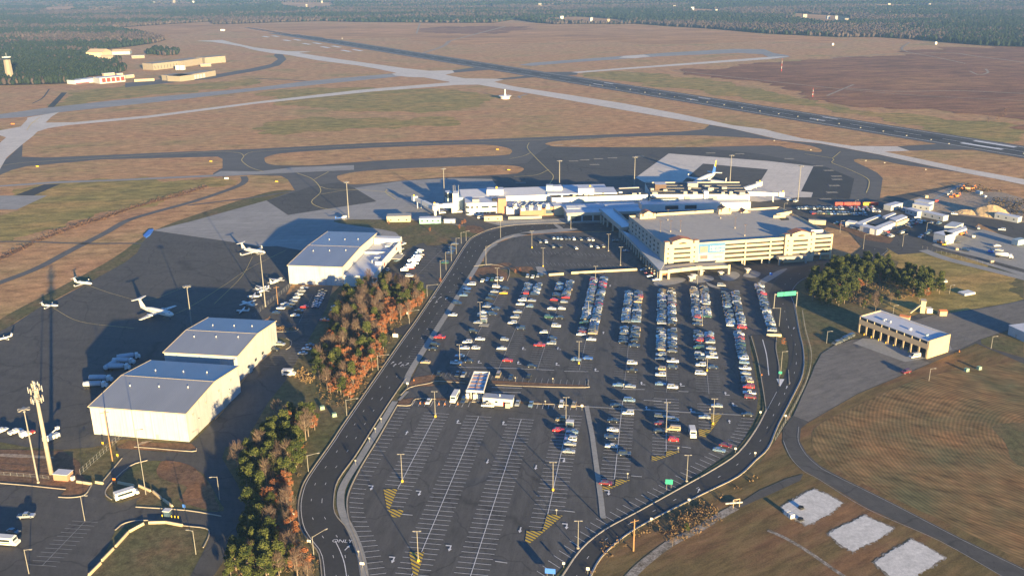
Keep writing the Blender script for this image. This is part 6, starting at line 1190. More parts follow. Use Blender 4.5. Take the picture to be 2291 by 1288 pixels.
# houses scattered in the far woods
random.seed(21)
for x, y in [(345, 10), (360, 9.5), (377, 7.5), (390, 7), (403, 8), (427, 8), (433, 7), (635, 11), (680, 13), (686, 16), (692, 13), (705, 9), (720, 8), (735, 10), (955, 3), (965, 3), (1206, 41), (1210, 45), (1256, 44), (1270, 45), (1283, 43), (1322, 49), (1336, 51), (1347, 51), (1361, 51), (1383, 51), (1392, 52), (1208, 15), (1222, 15), (1240, 14), (1548, 24), (1566, 27), (1590, 30), (1602, 29), (1478, 32), (1490, 32), (1509, 19),
             (1775, 34), (1791, 38), (1800, 40), (1812, 39), (1838, 36), (1852, 44), (1858, 49), (1866, 47), (1871, 45), (1883, 38), (1887, 50), (1893, 52), (1905, 38), (1964, 16), (1988, 15), (2008, 15), (2070, 16), (2078, 15), (2140, 30), (2218, 19)][::3]:
    q = P(x, y); r = root_at('house', 'small pale house in a clearing of the far woods', 'house', q, 'houses in clearings of the far woods'); s_ = random.uniform(8, 14); rz = random.uniform(-.4, .4); zz = random.uniform(11, 14)
    part('wall', r, random.choice(['far_wall', 'cream_dark', 'trailer']), lambda mb: mb.box((q.x, q.y, zz / 2), (s_, 10, zz), rz)); part('roof', r, random.choice(['roof_grey', 'brown', 'roof_white']), lambda mb: mb.box((q.x, q.y, zz + .5), (s_ + 1, 11, 1.0), rz))
# ------------------------------------------------------------------ aircraft
def plane(name, label, nose, tail, z, kind='prop', group=None, tailcol='white', span=None):
    """nose and tail as photo pixels on the level of the fuselage"""
    n_, t_ = P(*nose, z), P(*tail, z); L = (n_ - t_).length; hd = ang(t_, n_); c = (n_ + t_) / 2
    r = thing(name, label, 'aircraft', (c.x, c.y, .15), group, hd, False); R = L * (.062 if kind != 'single' else .07); span = span or L * (.95 if kind != 'single' else 1.3); zc = R * (1.9 if kind != 'jet' else 1.7)
    f = MB(); f.lathe([(-L / 2, 0), (-L / 2 + .02 * L, R * .2), (-L * .28, R * .75), (-L * .12, R), (L * .34, R), (L * .42, R * .8), (L * .47, R * .45), (L / 2, 0)], 14, 0, (0, 0, zc), 'x'); f.build('fuselage', 'white', r, True)
    g = MB(); g.box((L * .405, 0, zc + R * .62), (L * .03, R * 1.1, R * .35)); g.build('windscreen', 'glass', r)
    if kind != 'single':
        g = MB()
        for s_ in (-1, 1): g.box((L * .06, s_ * R * .985, zc + R * .22), (L * .5, R * .06, R * .16))
        g.build('cabin_windows', 'glass', r)
    zw = zc - R * .6 if kind != 'single' else zc + R * .8
    for s_ in (-1, 1):
        w_ = MB(); ch = L * .13; sw = L * (.12 if kind in ('jet', 'bizjet') else .02); y0, y1 = s_ * R * .5, s_ * span / 2
        q = [(ch * .6, y0), (ch * .6 - sw, y1), (ch * .6 - sw - ch * .4, y1), (-ch * .6, y0)]
        w_.prism([Vector(p_) for p_ in q], zw, zw + R * .2); wg = w_.build('wing', 'white', r)
        if kind in ('jet', 'bizjet'): wl = MB(); wl.box((-sw + ch * .2, y1, zw + R * .6), (ch * .35, .12, R)); wl.build('winglet', 'white', wg)
        tp = MB(); zt = zc + R * (3.2 if kind in ('prop', 'bizjet') else .5); xt = -L * .47 if kind in ('prop', 'bizjet') else -L * .43
        tp.prism([Vector(p_) for p_ in ((xt + L * .045, 0), (xt - L * .02, s_ * span * .19), (xt - L * .055, s_ * span * .19), (xt - L * .04, 0))], zt, zt + R * .15); tp.build('tailplane', 'white', r)
        e = MB()
        if kind == 'prop': e.lathe([(-L * .09, 0), (-L * .09, R * .35), (L * .06, R * .42), (L * .085, 0)], 10, 0, (ch * .2, s_ * span * .2, zw + R * .2), 'x')
        elif kind == 'jet': e.lathe([(-L * .05, 0), (-L * .05, R * .42), (L * .05, R * .58), (L * .05, 0)], 10, 0, (ch * .8, s_ * span * .18, zw - R * .35), 'x')
        elif kind == 'bizjet': e.lathe([(-L * .07, 0), (-L * .07, R * .4), (L * .05, R * .45), (L * .06, 0)], 10, 0, (-L * .26, s_ * R * 1.4, zc + R * .4), 'x')
        if kind != 'single': en = e.build('engine', 'white' if kind != 'jet' else 'alu', r, True)
        if kind == 'prop':
            b = MB(); x0 = ch * .2 + L * .09; y0 = s_ * span * .2; z0 = zw + R * .2
            for a_ in range(4): t = a_ * PI / 2 + .5; b.cyl((x0, y0, z0), (x0, y0 + math.cos(t) * L * .065, z0 + math.sin(t) * L * .065), .09, .05, 4)
            b.build('propeller', 'dark', en)
    fin = MB(); top = zc + R * (3.3 if kind in ('prop', 'bizjet') else 4.2 if kind == 'jet' else 3); pts = [(-L * .33, zc + R * .6), (-L * .47, top), (-L * .52, top), (-L * .49, zc + R * .2)]; o = len(fin.v)
    for y in (-.1, .1): fin.v += [(x, y, z_) for x, z_ in pts]
    fin.f += [(0, 1, 2, 3), (7, 6, 5, 4)] + [(i, 4 + i, 4 + (i + 1) % 4, (i + 1) % 4) for i in range(4)]; fin.m += [0] * 6; fn = fin.build('tail_fin', tailcol, r)
    if kind == 'jet':
        k = MB()
        for y in (-.13, .13): k.quad((-L * .425, y, zc + R * 2.6), (-L * .47, y, top), (-L * .52, y, top), (-L * .505, y, zc + R * 2.0))
        k.build('fin_tip', 'yellow', fn)
    if kind == 'single': p_ = MB(); p_.box((L * .5, 0, zc), (.1, .15, L * .22)); p_.build('propeller', 'dark', r)
    for x, y in ((L * .38, 0), (-.02 * L, -R * 1.3), (-.02 * L, R * 1.3)):
        g = MB(); g.cyl((x, y, 0), (x, y, zc - R * .5), .12, n=6); ug = g.build('undercarriage', 'steel', r); wl = MB(); wl.cyl((x, y - .15, .35), (x, y + .15, .35), .35, n=8); wl.build('wheel', 'rubber', ug)
    return r
plane('turboprop_aircraft', 'large white turboprop with a T-tail half in the hangar shadow', (389, 707), (314, 690), 2.4, group='aircraft parked on the left apron')
plane('turboprop_aircraft', 'white aircraft with a T-tail at the apron edge, left of centre', (206, 633), (166, 629), 2, 'bizjet', 'aircraft parked on the left apron')
plane('turboprop_aircraft', 'small white jet on the apron edge in the grass strip\'s corner', (130, 681), (93, 681), 1.8, 'bizjet', 'aircraft parked on the left apron')
plane('turboprop_aircraft', 'white business jet cut by the left edge', (-8, 757), (27, 748), 1.8, 'bizjet', 'aircraft parked on the left apron')
plane('turboprop_aircraft', 'white jet at the edge of the big hangar shadow near the pale apron', (594, 567), (541, 558), 2, 'bizjet', 'aircraft parked on the left apron')
for i, (n_, t_) in enumerate((((528, 694), (558, 694)), ((541, 676), (570, 686)), ((552, 663), (585, 662)), ((600, 640), (572, 650)), ((632, 623), (605, 637)), ((575, 655), (602, 645)))):
    plane('light_aircraft', 'small white light aircraft, %s from the near end of the line behind the middle hangar' % ORD[i], n_, t_, 1.3, 'single', 'light aircraft behind the middle hangar', span=10.5)
plane('airliner', 'white airliner with a blue tail parked nose-in at the terminal', (1554, 414), (1600, 392), 3.5, 'jet', None, 'blue_sign', 34)
p_ = P(770, 492); r = thing('helicopter', 'white and blue helicopter standing by the far hangar\'s back corner', 'helicopter', (p_.x, p_.y, .3), None, .9, False)
b = MB(); b.lathe([(-2.5, 0), (-2, .7), (0, 1.2), (2, 1.0), (3.2, 0)], 10, 0, (0, 0, 1.9), 'x'); b.build('body', 'white', r, True); b = MB(); b.cyl((-2, 0, 2.1), (-8, 0, 2.6), .35, .15); b.box((-8, 0, 3.2), (.8, .12, 1.6)); b.build('tail_boom', 'blue_sign', r)
b = MB(); b.cyl((0, 0, 3.0), (0, 0, 3.5), .15); [b.box((2.6 * math.cos(t), 2.6 * math.sin(t), 3.5), (5.2, .25, .05), t) for t in (.3, .3 + PI / 2, .3 + PI, .3 - PI / 2)]; b.build('rotor', 'dark', r)
b = MB(); [b.box((0, y, .1), (4, .12, .12)) for y in (-1, 1)]; [b.box((x, y, .6), (.1, .1, 1.1)) for x in (-1, 1) for y in (-1, 1)]; b.build('skid', 'steel', r)

# ------------------------------------------------------------------ poles and masts
def lamp_pole(base, top, label, kind, group, arm=None, h=None, yellow=False, r0=.14, mat='pole'):
    if h: p = P(*top, h); H_ = h
    else: p = P(*base); H_ = hgt(base, top)
    r = thing({'mast': 'floodlight_mast', 'lot': 'lamp_post', 'road': 'street_lamp', 'wood': 'utility_pole'}[kind], label, {'mast': 'floodlight', 'lot': 'lamp post', 'road': 'street lamp', 'wood': 'utility pole'}[kind], (p.x, p.y, .1), group, 0, False)
    s_ = MB(); s_.cyl((0, 0, 0), (0, 0, H_), r0 * (1.6 if kind == 'mast' else 1.15), r0 * .75, 8); s_.build('shaft', 'wood' if kind == 'wood' else mat, r)
    if kind in ('lot', 'mast') and yellow is not None: b = MB(); b.cyl((0, 0, 0), (0, 0, .9 if yellow else .5), .42 if yellow else .5, n=10); b.build('base', 'yellow' if yellow else 'kerb', r)
    if kind == 'mast':
        b = MB(); b.cyl((0, 0, H_), (0, 0, H_ + .35), 1.1, n=10); b.build('ring', 'pole', r)
        for k in range(6): t = k * PI / 3; b = MB(); b.box((1.6 * math.cos(t), 1.6 * math.sin(t), H_ - .05), (1.0, .7, .4), t); b.build('lamp', 'pole', r)
    elif kind == 'lot':
        b = MB(); b.box((0, 0, H_), (1.9, .12, .12)); b.build('arm', mat, r)
        for s2 in (-1, 1): b = MB(); b.box((s2 * .95, 0, H_ + .05), (.75, .45, .2)); b.build('lamp', mat, r)
    elif kind == 'road':
        q = P(*arm, H_ - .1) if arm else p + Vector((2, 0)); v = q - p; v = v.normalized() * min(max(v.length, 1.5), 6)
        b = MB(); b.cyl((0, 0, H_ - .25), (v.x, v.y, H_ + .1), .09, .07, 6); b.build('arm', mat, r); b = MB(); b.box((v.x, v.y, H_ + .05), (.9, .4, .22), math.atan2(v.y, v.x)); b.build('lamp', mat, r)
    else:
        b = MB(); b.box((0, 0, H_ - .8), (3.0, .16, .16), .4); b.build('crossarm', 'wood', r)
    return r
for t, l in (((992, 378), 'leftmost tall floodlight mast behind the terminal'), ((1252, 360), 'second tall floodlight mast behind the terminal'), ((1421, 352), 'tall floodlight mast behind the terminal at the concrete apron corner'), ((1637, 348), 'tall floodlight mast beside the blue-tailed airliner'), ((775, 408), 'tall floodlight mast on the left apron near the helicopter'), ((1792, 372), 'tall floodlight mast on the pale concrete, right of the jet bridges')):
    lamp_pole(None, t, l, 'mast', 'floodlight masts round the apron', h=27, r0=.27, yellow=None)
lamp_pole((429, 727), (418, 641), 'floodlight mast behind the middle hangar on the dark apron', 'mast', 'floodlight masts round the apron', r0=.2)
lamp_pole((594, 686), (581.5, 567), 'slim tall mast beside the light aircraft line', 'mast', 'floodlight masts round the apron', r0=.2)
lamp_pole((86, 1080), (47, 917), 'tall floodlight mast at the bottom left, left of the antenna mast', 'mast', 'floodlight masts round the apron', r0=.22)
LP = [((900, 1078), (895, 1016), 1), ((1237, 1097), (1236, 1034), 1), ((936, 1256), (931, 1188), 1), ((1295, 814), (1296, 764), 1), ((1581.6, 830), (1584, 802), 1), ((1029, 816), (1028, 771), 1), ((974, 933), (971, 876), 1), ((1266, 950), (1266, 889), 0), ((1595, 949), (1598, 892), 1), ((1490, 965), (1490, 900), 0),
      ((1536, 1077), (1539, 1018), 0), ((1293, 1227), (1295, 1165), 0), ((1074.7, 723), (1073.5, 676), 0), ((1316, 710), (1316, 674), 0), ((1332, 633), (1332, 596), 0), ((1113, 645), (1113, 600), 0), ((1570.6, 728), (1572, 690), 0), ((1560, 640), (1561, 595), 0), ((1190, 555), (1189, 517), 1), ((1215, 597), (1216, 555), 1), ((1361, 562), (1362, 524), 0), ((1388, 594), (1390, 553), 0), ((1277, 512), (1278, 479), 0), ((1720, 600), (1727, 594), 0)]
NM = ['left of the hatched area in the empty lot', 'in the middle of the empty lot above the lower hatching', 'on the bottom hatched triangle', 'beside the blue car in the fourth row', 'between the last cars of the seventh row', 'at the end of the first row by the white pickup', 'with a blue sign near the white cars', 'with a blue sign near the red car', 'on the right yellow hatching', 'in the sixth row beside the dark cars',
      'on the verge of the right curve', 'on the verge at the bottom right of the lot', 'beside the grey shelter in the first row', 'in the middle of the crowded fourth row', 'at the top of the fourth row', 'at the top of the first row', 'in the crowded seventh row', 'at the top of the seventh row by the porch', 'at the left end of the forecourt lot', 'by the brown flower bed of the forecourt lot', 'in the forecourt lot near the walkway', 'nearest the colonnade in the forecourt lot', 'on the terminal forecourt island', 'by the garage frontage road']
for (b, t, y), n in list(zip(LP, NM))[:23]: lamp_pole(b, t, 'lamp post ' + n + (', yellow base' if y and len(n.split()) < 12 else ''), 'lot', 'lamp posts in the car park', yellow=bool(y), r0=.13, mat='pole')
RP = [((690, 1055), (687, 1018), (712, 1014)), ((702, 1240), (697, 1200), (730, 1184)), ((776, 930), (775, 894), (799, 892)), ((846, 828), (845, 795), (868.5, 794)), ((916, 724.5), (913, 696), (936, 694)), ((956, 664), (955, 638), (979, 637)), ((986, 622), (984, 583), None), ((998, 604), (996.6, 564), None), ((1010, 584), (1009, 547), None), ((1021, 568.5), (1020, 533), None), ((1032, 545), (1030, 520), None),
      ((1043, 540), (1043, 517), None), ((1087.5, 594), (1087, 551), None), ((1120, 533), (1119, 494), None), ((492, 1118), (484, 1066), (471, 1068)), ((438.6, 1240), (433, 1186), (419, 1186)), ((190, 1165), (179, 1109), None), ((65, 1283), (50, 1230), None), ((326.7, 1106.6), (297, 962), None), ((1743, 730), (1748, 689), (1730, 690)), ((1746, 838), (1749, 786), None), ((1849, 768), (1851, 741), None), ((2078, 852), (2080, 824), None),
      ((2217, 780), (2219, 752), None), ((2124, 657), (2125, 638), None), ((2070, 535), (2071, 498), None), ((2019, 552), (2021, 524), None), ((1931, 558), (1933, 524), None), ((1879, 521), (1880, 494), None), ((1911, 476), (1912, 448), None), ((1998, 702), (1999, 683), None), ((1752, 490), (1753, 455), None)]
RN = ['beside the orange trees above the bend', 'at the inner bend with its arm over the road', 'below the wooded belt beside the main road', 'beside the orange trees on the left verge', 'at the side street mouth', 'farthest lamp with an arm beside the russet trees', 'first of the straight row by the far hangar lot', 'second of the straight row by the far hangar lot', 'third of the straight row by the far hangar lot', 'fourth of the straight row by the far hangar lot', 'fifth of the row by the far hangar lot',
      'sixth of the row by the far hangar lot', 'on the pavement where the main road bends', 'on the forecourt kerb below the terminal', 'beside the pond-like sand patch on the service road', 'in the bottom left green beside the service road', 'on the bottom left car park', 'at the very bottom left corner', 'tall, thin, in front of the nearest hangar', 'beside the far right car line', 'on the gore with the green sign', 'left of the fire station on the grass', 'below the mown field edge', 'right of the fire station', 'on the grass beyond the fire station',
      'on the rental lot, right', 'at the grove corner of the rental road', 'on the loop road right of the garage', 'behind the garage\'s right corner', 'among the rental cars', 'behind the fire station', 'behind the garage ramp']
for (b, t, a), n in zip(RP, RN): lamp_pole(b, t, 'grey lamp ' + n, 'road', 'street lamps along the roads', arm=a, r0=.12)
lamp_pole((1417, 1232), (1419, 1161), 'wooden utility pole beside the curving road at bottom right', 'wood', None, r0=.24); lamp_pole((252, 1031), (236, 918), 'wooden utility pole before the nearest hangar', 'wood', None, r0=.2); lamp_pole((622, 684), (619, 640), 'wooden pole at the fence beside the light aircraft', 'wood', None, r0=.18)
# telecom mast at lower left
p = P(115, 1060); H_ = hgt((115, 1060), (77, 880)); r = thing('antenna_mast', 'tall thick antenna mast with ringed panel antennas at lower left', 'mast', (p.x, p.y, .1), None, 0, False)
b = MB(); b.cyl((0, 0, 0), (0, 0, H_ + 1.5), .85, .55, 14); b.build('shaft', 'kerb', r, True)
for zz, rr, n, hh in ((H_ - 2.5, 1.9, 9, 2.0), (H_ + 1.5, 2.1, 6, 2.3), (H_ + 3.6, 1.1, 3, 1.5)):
    b = MB(); b.lathe([(zz - .06, rr - .25), (zz - .06, rr), (zz + .06, rr), (zz + .06, rr - .25), (zz - .06, rr - .25)], 14); [b.cyl((0, 0, zz), (rr * math.cos(t), rr * math.sin(t), zz), .06, n=4) for t in (0, 2.1, 4.2)]; b.cyl((0, 0, zz - 1), (0, 0, zz + 1), .3); rg = b.build('platform', 'steel', r)
    for k in range(n): t = k * 2 * PI / n + .3; b = MB(); b.box(((rr + .15) * math.cos(t), (rr + .15) * math.sin(t), zz), (.22, .42, hh), t); b.build('antenna', 'kerb' if k % 3 else 'steel', rg)
q = P(143, 1070); r = root_at('equipment_hut', 'tan brick equipment hut with a grey lid beside the antenna mast', 'hut', q)
part('wall', r, 'brick', lambda mb: mb.box((q.x, q.y, 1.3), (5.6, 3.6, 2.6), AS)); part('roof', r, 'roof_white', lambda mb: mb.box((q.x, q.y, 2.68), (5.9, 3.9, .16), AS)); part('cabinet', r, 'white_wall', lambda mb: mb.box((q.x + 3.9, q.y - 1.2, .8), (1, 1.2, 1.6), AS))
# green gantry sign
a, b_ = P(1731, 690), P(1781, 686); r = root_at('sign_gantry', 'green overhead direction signs on a steel gantry across the right road', 'road sign', a); H_ = 8.0; u = (b_ - a).normalized(); w = Vector((-u.y, u.x))
for q in (a, b_): part('post', r, 'pole', lambda mb: mb.cyl((q.x, q.y, 0), (q.x, q.y, H_ + .6), .25, n=8))
part('beam', r, 'pole', lambda mb: mb.prism([a - w * .15, b_ - w * .15, b_ + w * .15, a + w * .15], H_ - .2, H_ + .2))
L = (b_ - a).length
for t0, t1 in ((.1, .38), (.4, .93)):
    sg = part('sign_panel', r, 'green_sign', lambda mb: mb.prism([a + u * L * t0 - w * .3, a + u * L * t1 - w * .3, a + u * L * t1 - w * .2, a + u * L * t0 - w * .2], H_ - 1.2, H_ + 1.2))
# road signs, cabinets, barriers, fence
def sign(px, py, h, wd, ht, mat, label, two=False, rz=AS):
    p = P(px, py); r = thing('road_sign', label, 'sign', (p.x, p.y, .1), 'signs beside the roads and lots', rz, False)
    for x in ((-wd * .3, wd * .3) if two else (0,)): b = MB(); b.cyl((x, 0, 0), (x, 0, h), .07, n=5); b.build('post', 'pole', r)
    b = MB(); b.box((0, -.1, h - ht / 2 + .1), (wd, .06, ht)); b.build('panel', mat, r)
for s_ in ((1496, 1096, 4.2, 2.6, 1.9, 'green_sign', 'green sign on two legs on the verge at the right curve', 1), (1231, 1288, 2.6, 3.2, 1.8, 'blue_sign', 'blue sign board at the bottom edge of the lot', 1), (413, 1141, 2.2, 1, 1.2, 'blue_sign', 'small blue sign on the pale ground left of the service road', 0), (1745, 842, 2.4, 1.5, 1.2, 'green_sign', 'small green sign on the gore point', 0), (1724, 625, 4, 1.6, 1.4, 'blue_sign', 'blue square sign above the garage exit road', 0),
           (885, 757, 2.4, 2.8, 1.8, 'white', 'white board sign at the side street mouth', 1), (912, 707, 2.2, 1.2, 1.2, 'white', 'small white sign below the farthest armed lamp', 0), (912, 866, 2.2, 1, 1, 'white', 'white sign by the lot entrance', 0), (796, 1040, 2.2, .65, .65, 'cream_dark', 'white square sign on the pavement above the bend', 0), (853, 946, 2.2, .65, .65, 'cream_dark', 'white square sign beside the pavement below the lot entrance', 0), (840, 968, 2.2, .65, .65, 'cream_dark', 'white sign on the pavement, middle of three', 0),
           (827, 990, 2.2, .65, .65, 'cream_dark', 'white sign on the pavement, nearest of three', 0), (659, 1156, 1.6, 1, .9, 'white', 'white box sign in the scrub at the bend', 0), (692, 1217, 1.6, 1.2, .9, 'white', 'white sign at the foot of the bend lamp', 0), (1302, 918, 2.6, 1, 1, 'white', 'white sign at the head of the concrete strip', 0), (1220, 907, 2.2, .55, .55, 'cream_dark', 'white sign on the near verge between parked cars', 0), (1237, 856, 2.2, .55, .55, 'cream_dark', 'white sign on the kerbed verge, middle', 0), (1153, 854, 2.2, .55, .55, 'cream_dark', 'white sign on the kerbed verge, left', 0),
           (1395, 869, 2.2, .55, .55, 'cream_dark', 'white sign in the fifth row aisle end', 0), (1588, 925, 2.2, .55, .55, 'cream_dark', 'white sign at the top of the right hatching', 0), (1517, 1012, 2.2, .55, .55, 'cream_dark', 'white sign on the sixth row hatching', 0), (1404, 1070, 2.2, .55, .55, 'cream_dark', 'white sign on the fifth row hatching', 0), (1245, 1152, 2.2, .55, .55, 'cream_dark', 'white sign on the fourth row hatching', 0), (1701, 928, 1.6, .8, .8, 'white', 'white marker on the verge right of the concrete strip', 0), (1757, 938, 2, .8, .8, 'white', 'white marker on the outer verge of the ramp road', 0),
           (1645, 1013, 2.2, .8, .8, 'white', 'white sign on the verge right of the angled bays', 0), (1541, 1128, 2.2, .8, .8, 'white', 'white sign on the outer side of the curve', 0), (1457, 1171, 2.2, .8, .8, 'white', 'white sign beside the scrub on the outer curve', 0), (1689, 1022, 2, .7, .7, 'white', 'thin white sign on the outer curve', 0), (1315, 1284, 2.4, 1, 1, 'white', 'white sign at the bottom of the right road', 0), (1261, 1270, 2, .8, .8, 'white', 'white sign on the bottom verge', 0), (811, 1270, 2, 1.4, .9, 'white', 'white box sign on the bottom pavement', 0), (803, 1245, 2.2, .55, .55, 'cream_dark', 'thin sign on the bottom pavement', 0),
           (619, 408, 1.0, 3, .7, 'yellow', 'yellow taxiway sign on the grass left of the big taxiway bend', 0), (1113, 336, 1.0, 3, .7, 'yellow', 'yellow taxiway sign on the upper grass island', 0), (1138, 382, 1.0, 3, .7, 'yellow', 'yellow taxiway sign on the tip of the middle grass island', 0), (472, 363, 1.2, 3, .8, 'yellow', 'yellow taxiway sign on the left grass island', 0), (84, 374, 1.2, 3, 1, 'yellow', 'small yellow taxiway sign at the far left', 0), (507, 401, 1.4, 4, 1.6, 'white', 'white board on the grass beside the patrol road', 0),
           (29, 279, 1.4, 5, 1.2, 'orange', 'orange runway sign at the left junction', 0), (766, 90, 5, 3, 2, 'cream_dark', 'white marker hut beyond the runway\'s far end', 0), (257, 1082, 2.2, 1.2, 1.6, 'orange', 'orange barrier light at the gate', 0), (264, 1024, 1.6, .8, .9, 'yellow', 'yellow box at the fence corner', 0), (231, 997, 1.6, .8, .9, 'yellow', 'yellow box in front of the nearest hangar', 0), (1125, 950, 1.2, .5, .5, 'white', 'x', 0))[:-1]:
    sign(*s_[:7], two=bool(s_[7]))
for i, (x, y, lb) in enumerate(((721, 915, 'larger pale green cabinet on the grass below the wooded belt'), (748, 931, 'smaller pale cabinet on the grass below the wooded belt'), (2162, 830, 'green cabinet left on the pad below the fire station'), (2190, 826, 'green cabinet right on the pad below the fire station'), (1761, 1150, 'white box at the corner of the first sand bed'), (1770, 1157, 'white tank at the corner of the first sand bed'), (1792, 1137, 'dark round drum on the first sand bed'), (1791, 1163, 'black pipe end at the foot of the first sand bed'), (2162, 657, 'white flat block on the grass beyond the fire station'), (2058, 678, 'x'))[:-1]):
    p = P(x, y); r = thing('utility_cabinet', lb, 'cabinet', (p.x, p.y, .1), None, .4, False); m_ = 'box_green' if i < 4 else ('dark' if 'dark' in lb or 'black' in lb else 'white')
    b = MB(); (b.box((0, 0, .7), (1.7, 1.5, 1.4)) if i < 6 else b.cyl((0, 0, .1), (0, 0, .7), .9, n=12) if i < 8 else b.box((0, 0, .5), (8, 5, 1))); b.build('cabinet', m_, r); b = MB(); b.box((0, 0, 0.03), (2.2, 2.0, .1)); b.build('plinth', 'walk', r)
BAR = [((172, 1079), (205, 1084)), ((214, 1080), (231, 1083)), ((264, 1081), (300, 1088)), ((311, 1088), (337, 1100)), ((343, 1101), (362, 1117)), ((366, 1119), (386, 1134)), ((333, 1171), (371, 1170)), ((372, 1170), (409, 1177)), ((322, 1173), (289, 1191)), ((287, 1193), (259, 1224)), ((254, 1229), (228, 1256)), ((226, 1261), (199, 1288))]
BN = ['left of the gate, long', 'short, at the gate', 'right of the gate', 'curving after the gate, first', 'curving after the gate, second', 'curving after the gate, third', 'above the bottom green, left', 'above the bottom green, right', 'turning down beside the bottom green', 'along the bottom lot, middle', 'along the bottom lot, lower', 'along the bottom lot, at the frame\'s edge']
def barrier(a, b_, label, mat='cream', h=.95, group='white concrete barriers at the gate', nm='concrete_barrier'):
    p, q = P(*a), P(*b_); d = (q - p).normalized(); n = Vector((-d.y, d.x)); mb = MB()
    mb.prism([p - n * .4, q - n * .4, q + n * .4, p + n * .4], .1, .35); mb.prism([p - n * .2, q - n * .2, q + n * .2, p + n * .2], .35, h); o = mb.build(nm, mat); tag(o, label, 'barrier', group)
for (a, b_), n in zip(BAR, BN): barrier(a, b_, 'white concrete barrier ' + n)
for a, b_, n in (((1228, 617), (1261, 615), 'short white wall left of the long one above the car rows'), ((1278, 613), (1425, 605), 'long white wall between the forecourt lot and the car rows'), ((1715, 752), (1748, 753), 'white barrier at the end of the far right car line')): barrier(a, b_, n, h=1.4, group='low white walls', nm='boundary_wall')
def fence(pts, label, h=2.2, step=3.2, rail=True):
    w_ = spline(W(pts), 4); L = length(w_); n = max(2, int(L / step)); r = thing('chain_link_fence', label, 'fence', (w_[0].x, w_[0].y, 0))
    for p in resample(w_, min(n, 90)): part('post', r, 'fence', lambda mb: mb.cyl((p.x, p.y, .1), (p.x, p.y, h), .045, n=5))
    mb = MB()
    for z in (h, h * .5, .25): ribbon(mb, w_, -.025, .025, z - .02, 0, .045)
    mb.build('rail', 'fence', r)
fence([(180, 1062), (262, 988), (285, 966)], 'tall chain link fence climbing from the mast to the nearest hangar', 2.4, 2.0)
fence([(-5, 1062), (80, 1068), (110, 1072)], 'low railed fence along the bottom left lot', 1.4, 2.2)
fence([(566, 712), (590, 690), (640, 650), (650, 640)], 'chain link fence beside the light aircraft', 2.2)
fence([(1735, 985), (1775, 915), (1806, 850), (1815, 795), (1803, 745), (1795, 700)], 'chain link fence along the outer side of the right road', 1.8)
fence([(2064, 556), (2130, 574), (2210, 594), (2300, 622)], 'chain link fence along the yard\'s near edge', 2)
fence([(1110, 500), (1180, 497), (1262, 493)], 'pale post railing before the brick terminal wing', 1.2, 1.6)
# overhead wires from the wooden pole
for k in (-1, 0, 1):
    p = P(1419, 1163, 11.5); q = P(1290, 1330, 11); mb = MB(); pp = [Vector((p.x + k * .9, p.y)).lerp(Vector((q.x + k * .9, q.y)), i / 10) for i in range(11)]
    for i in range(10): z0, z1 = [11.2 - 2.0 * math.sin(PI * (j / 10)) * .5 for j in (i, i + 1)]; mb.cyl((*pp[i], z0), (*pp[i + 1], z1), .02, n=3)
    tag(mb.build('overhead_wire', 'dark'), 'thin overhead wire running down from the wooden utility pole', 'wire', 'wires from the utility pole')
for i, (x, y) in enumerate(((1647, 1135), (1640, 1126))):
    p = P(x, y); r = thing('pipe_gantry' if i == 0 else 'pipe_valve', ['yellow pipe frame standing at the end of the service track', 'grey valve and pipes lying beside the yellow frame'][i], 'pipework', (p.x, p.y, .1), None, .3, False); b = MB()
    if i == 0: [b.cyl((x_, 0, 0), (x_, 0, 3.2), .1, n=6) for x_ in (-1.2, 1.2)]; b.cyl((-1.2, 0, 3.2), (1.2, 0, 3.2), .1, n=6); b.cyl((-1.2, 0, 2.4), (1.2, 0, 3.2), .06, n=5); b.build('frame', 'tan', r)
    else: b.cyl((-3, 0, .5), (3, -1, .5), .3, n=8); b.cyl((0, 0, .5), (0, 0, 1.4), .15, n=6); b.build('pipe', 'steel', r)
p = P(376, 1155); r = thing('guard_booth', 'white gate booth with yellow bollards on the service entrance', 'booth', (p.x, p.y, .1), None, AS, False)
b = MB(); b.box((0, 0, 1.2), (2, 1.6, 2.4)); b.build('cabin', 'glass_blue', r); b = MB(); b.box((0, 0, 2.5), (2.6, 2.2, .2)); b.build('roof', 'white', r)
for x_ in (-1.6, 1.8, 3, 4.2): b = MB(); b.cyl((x_, -.8, 0), (x_, -.8, 1.1), .16, n=8); b.build('bollard', 'yellow', r)
# blue sheeting at the apron corner, traffic cones
p = P(333, 524); mb = MB(); mb.prism(W([(327, 533), (321, 529), (334, 516), (344, 515), (336, 527)]), .1, 1.0); tag(mb.build('tarpaulin', 'blue_sign'), 'blue sheeting at the left corner of the pale apron', 'tarpaulin')
for i, (x, y) in enumerate(((940, 903), (949, 903), (982, 905), (995, 905), (1024, 905), (2146, 787), (1704, 840), (926, 852))):
    p = P(x, y); mb = MB(); mb.cyl((p.x, p.y, .1), (p.x, p.y, .95), .3, .05, 8); tag(mb.build('traffic_cone', 'orange'), ['orange cone, first from left by the near verge', 'orange cone, second from left by the near verge', 'orange cone left of the bus', 'orange cone just left of the bus front', 'orange cone just right of the bus', 'red-orange cone below the fire station', 'orange marker on the ramp verge', 'orange marker on the grass by the entrance'][i], 'cone', 'traffic cones')
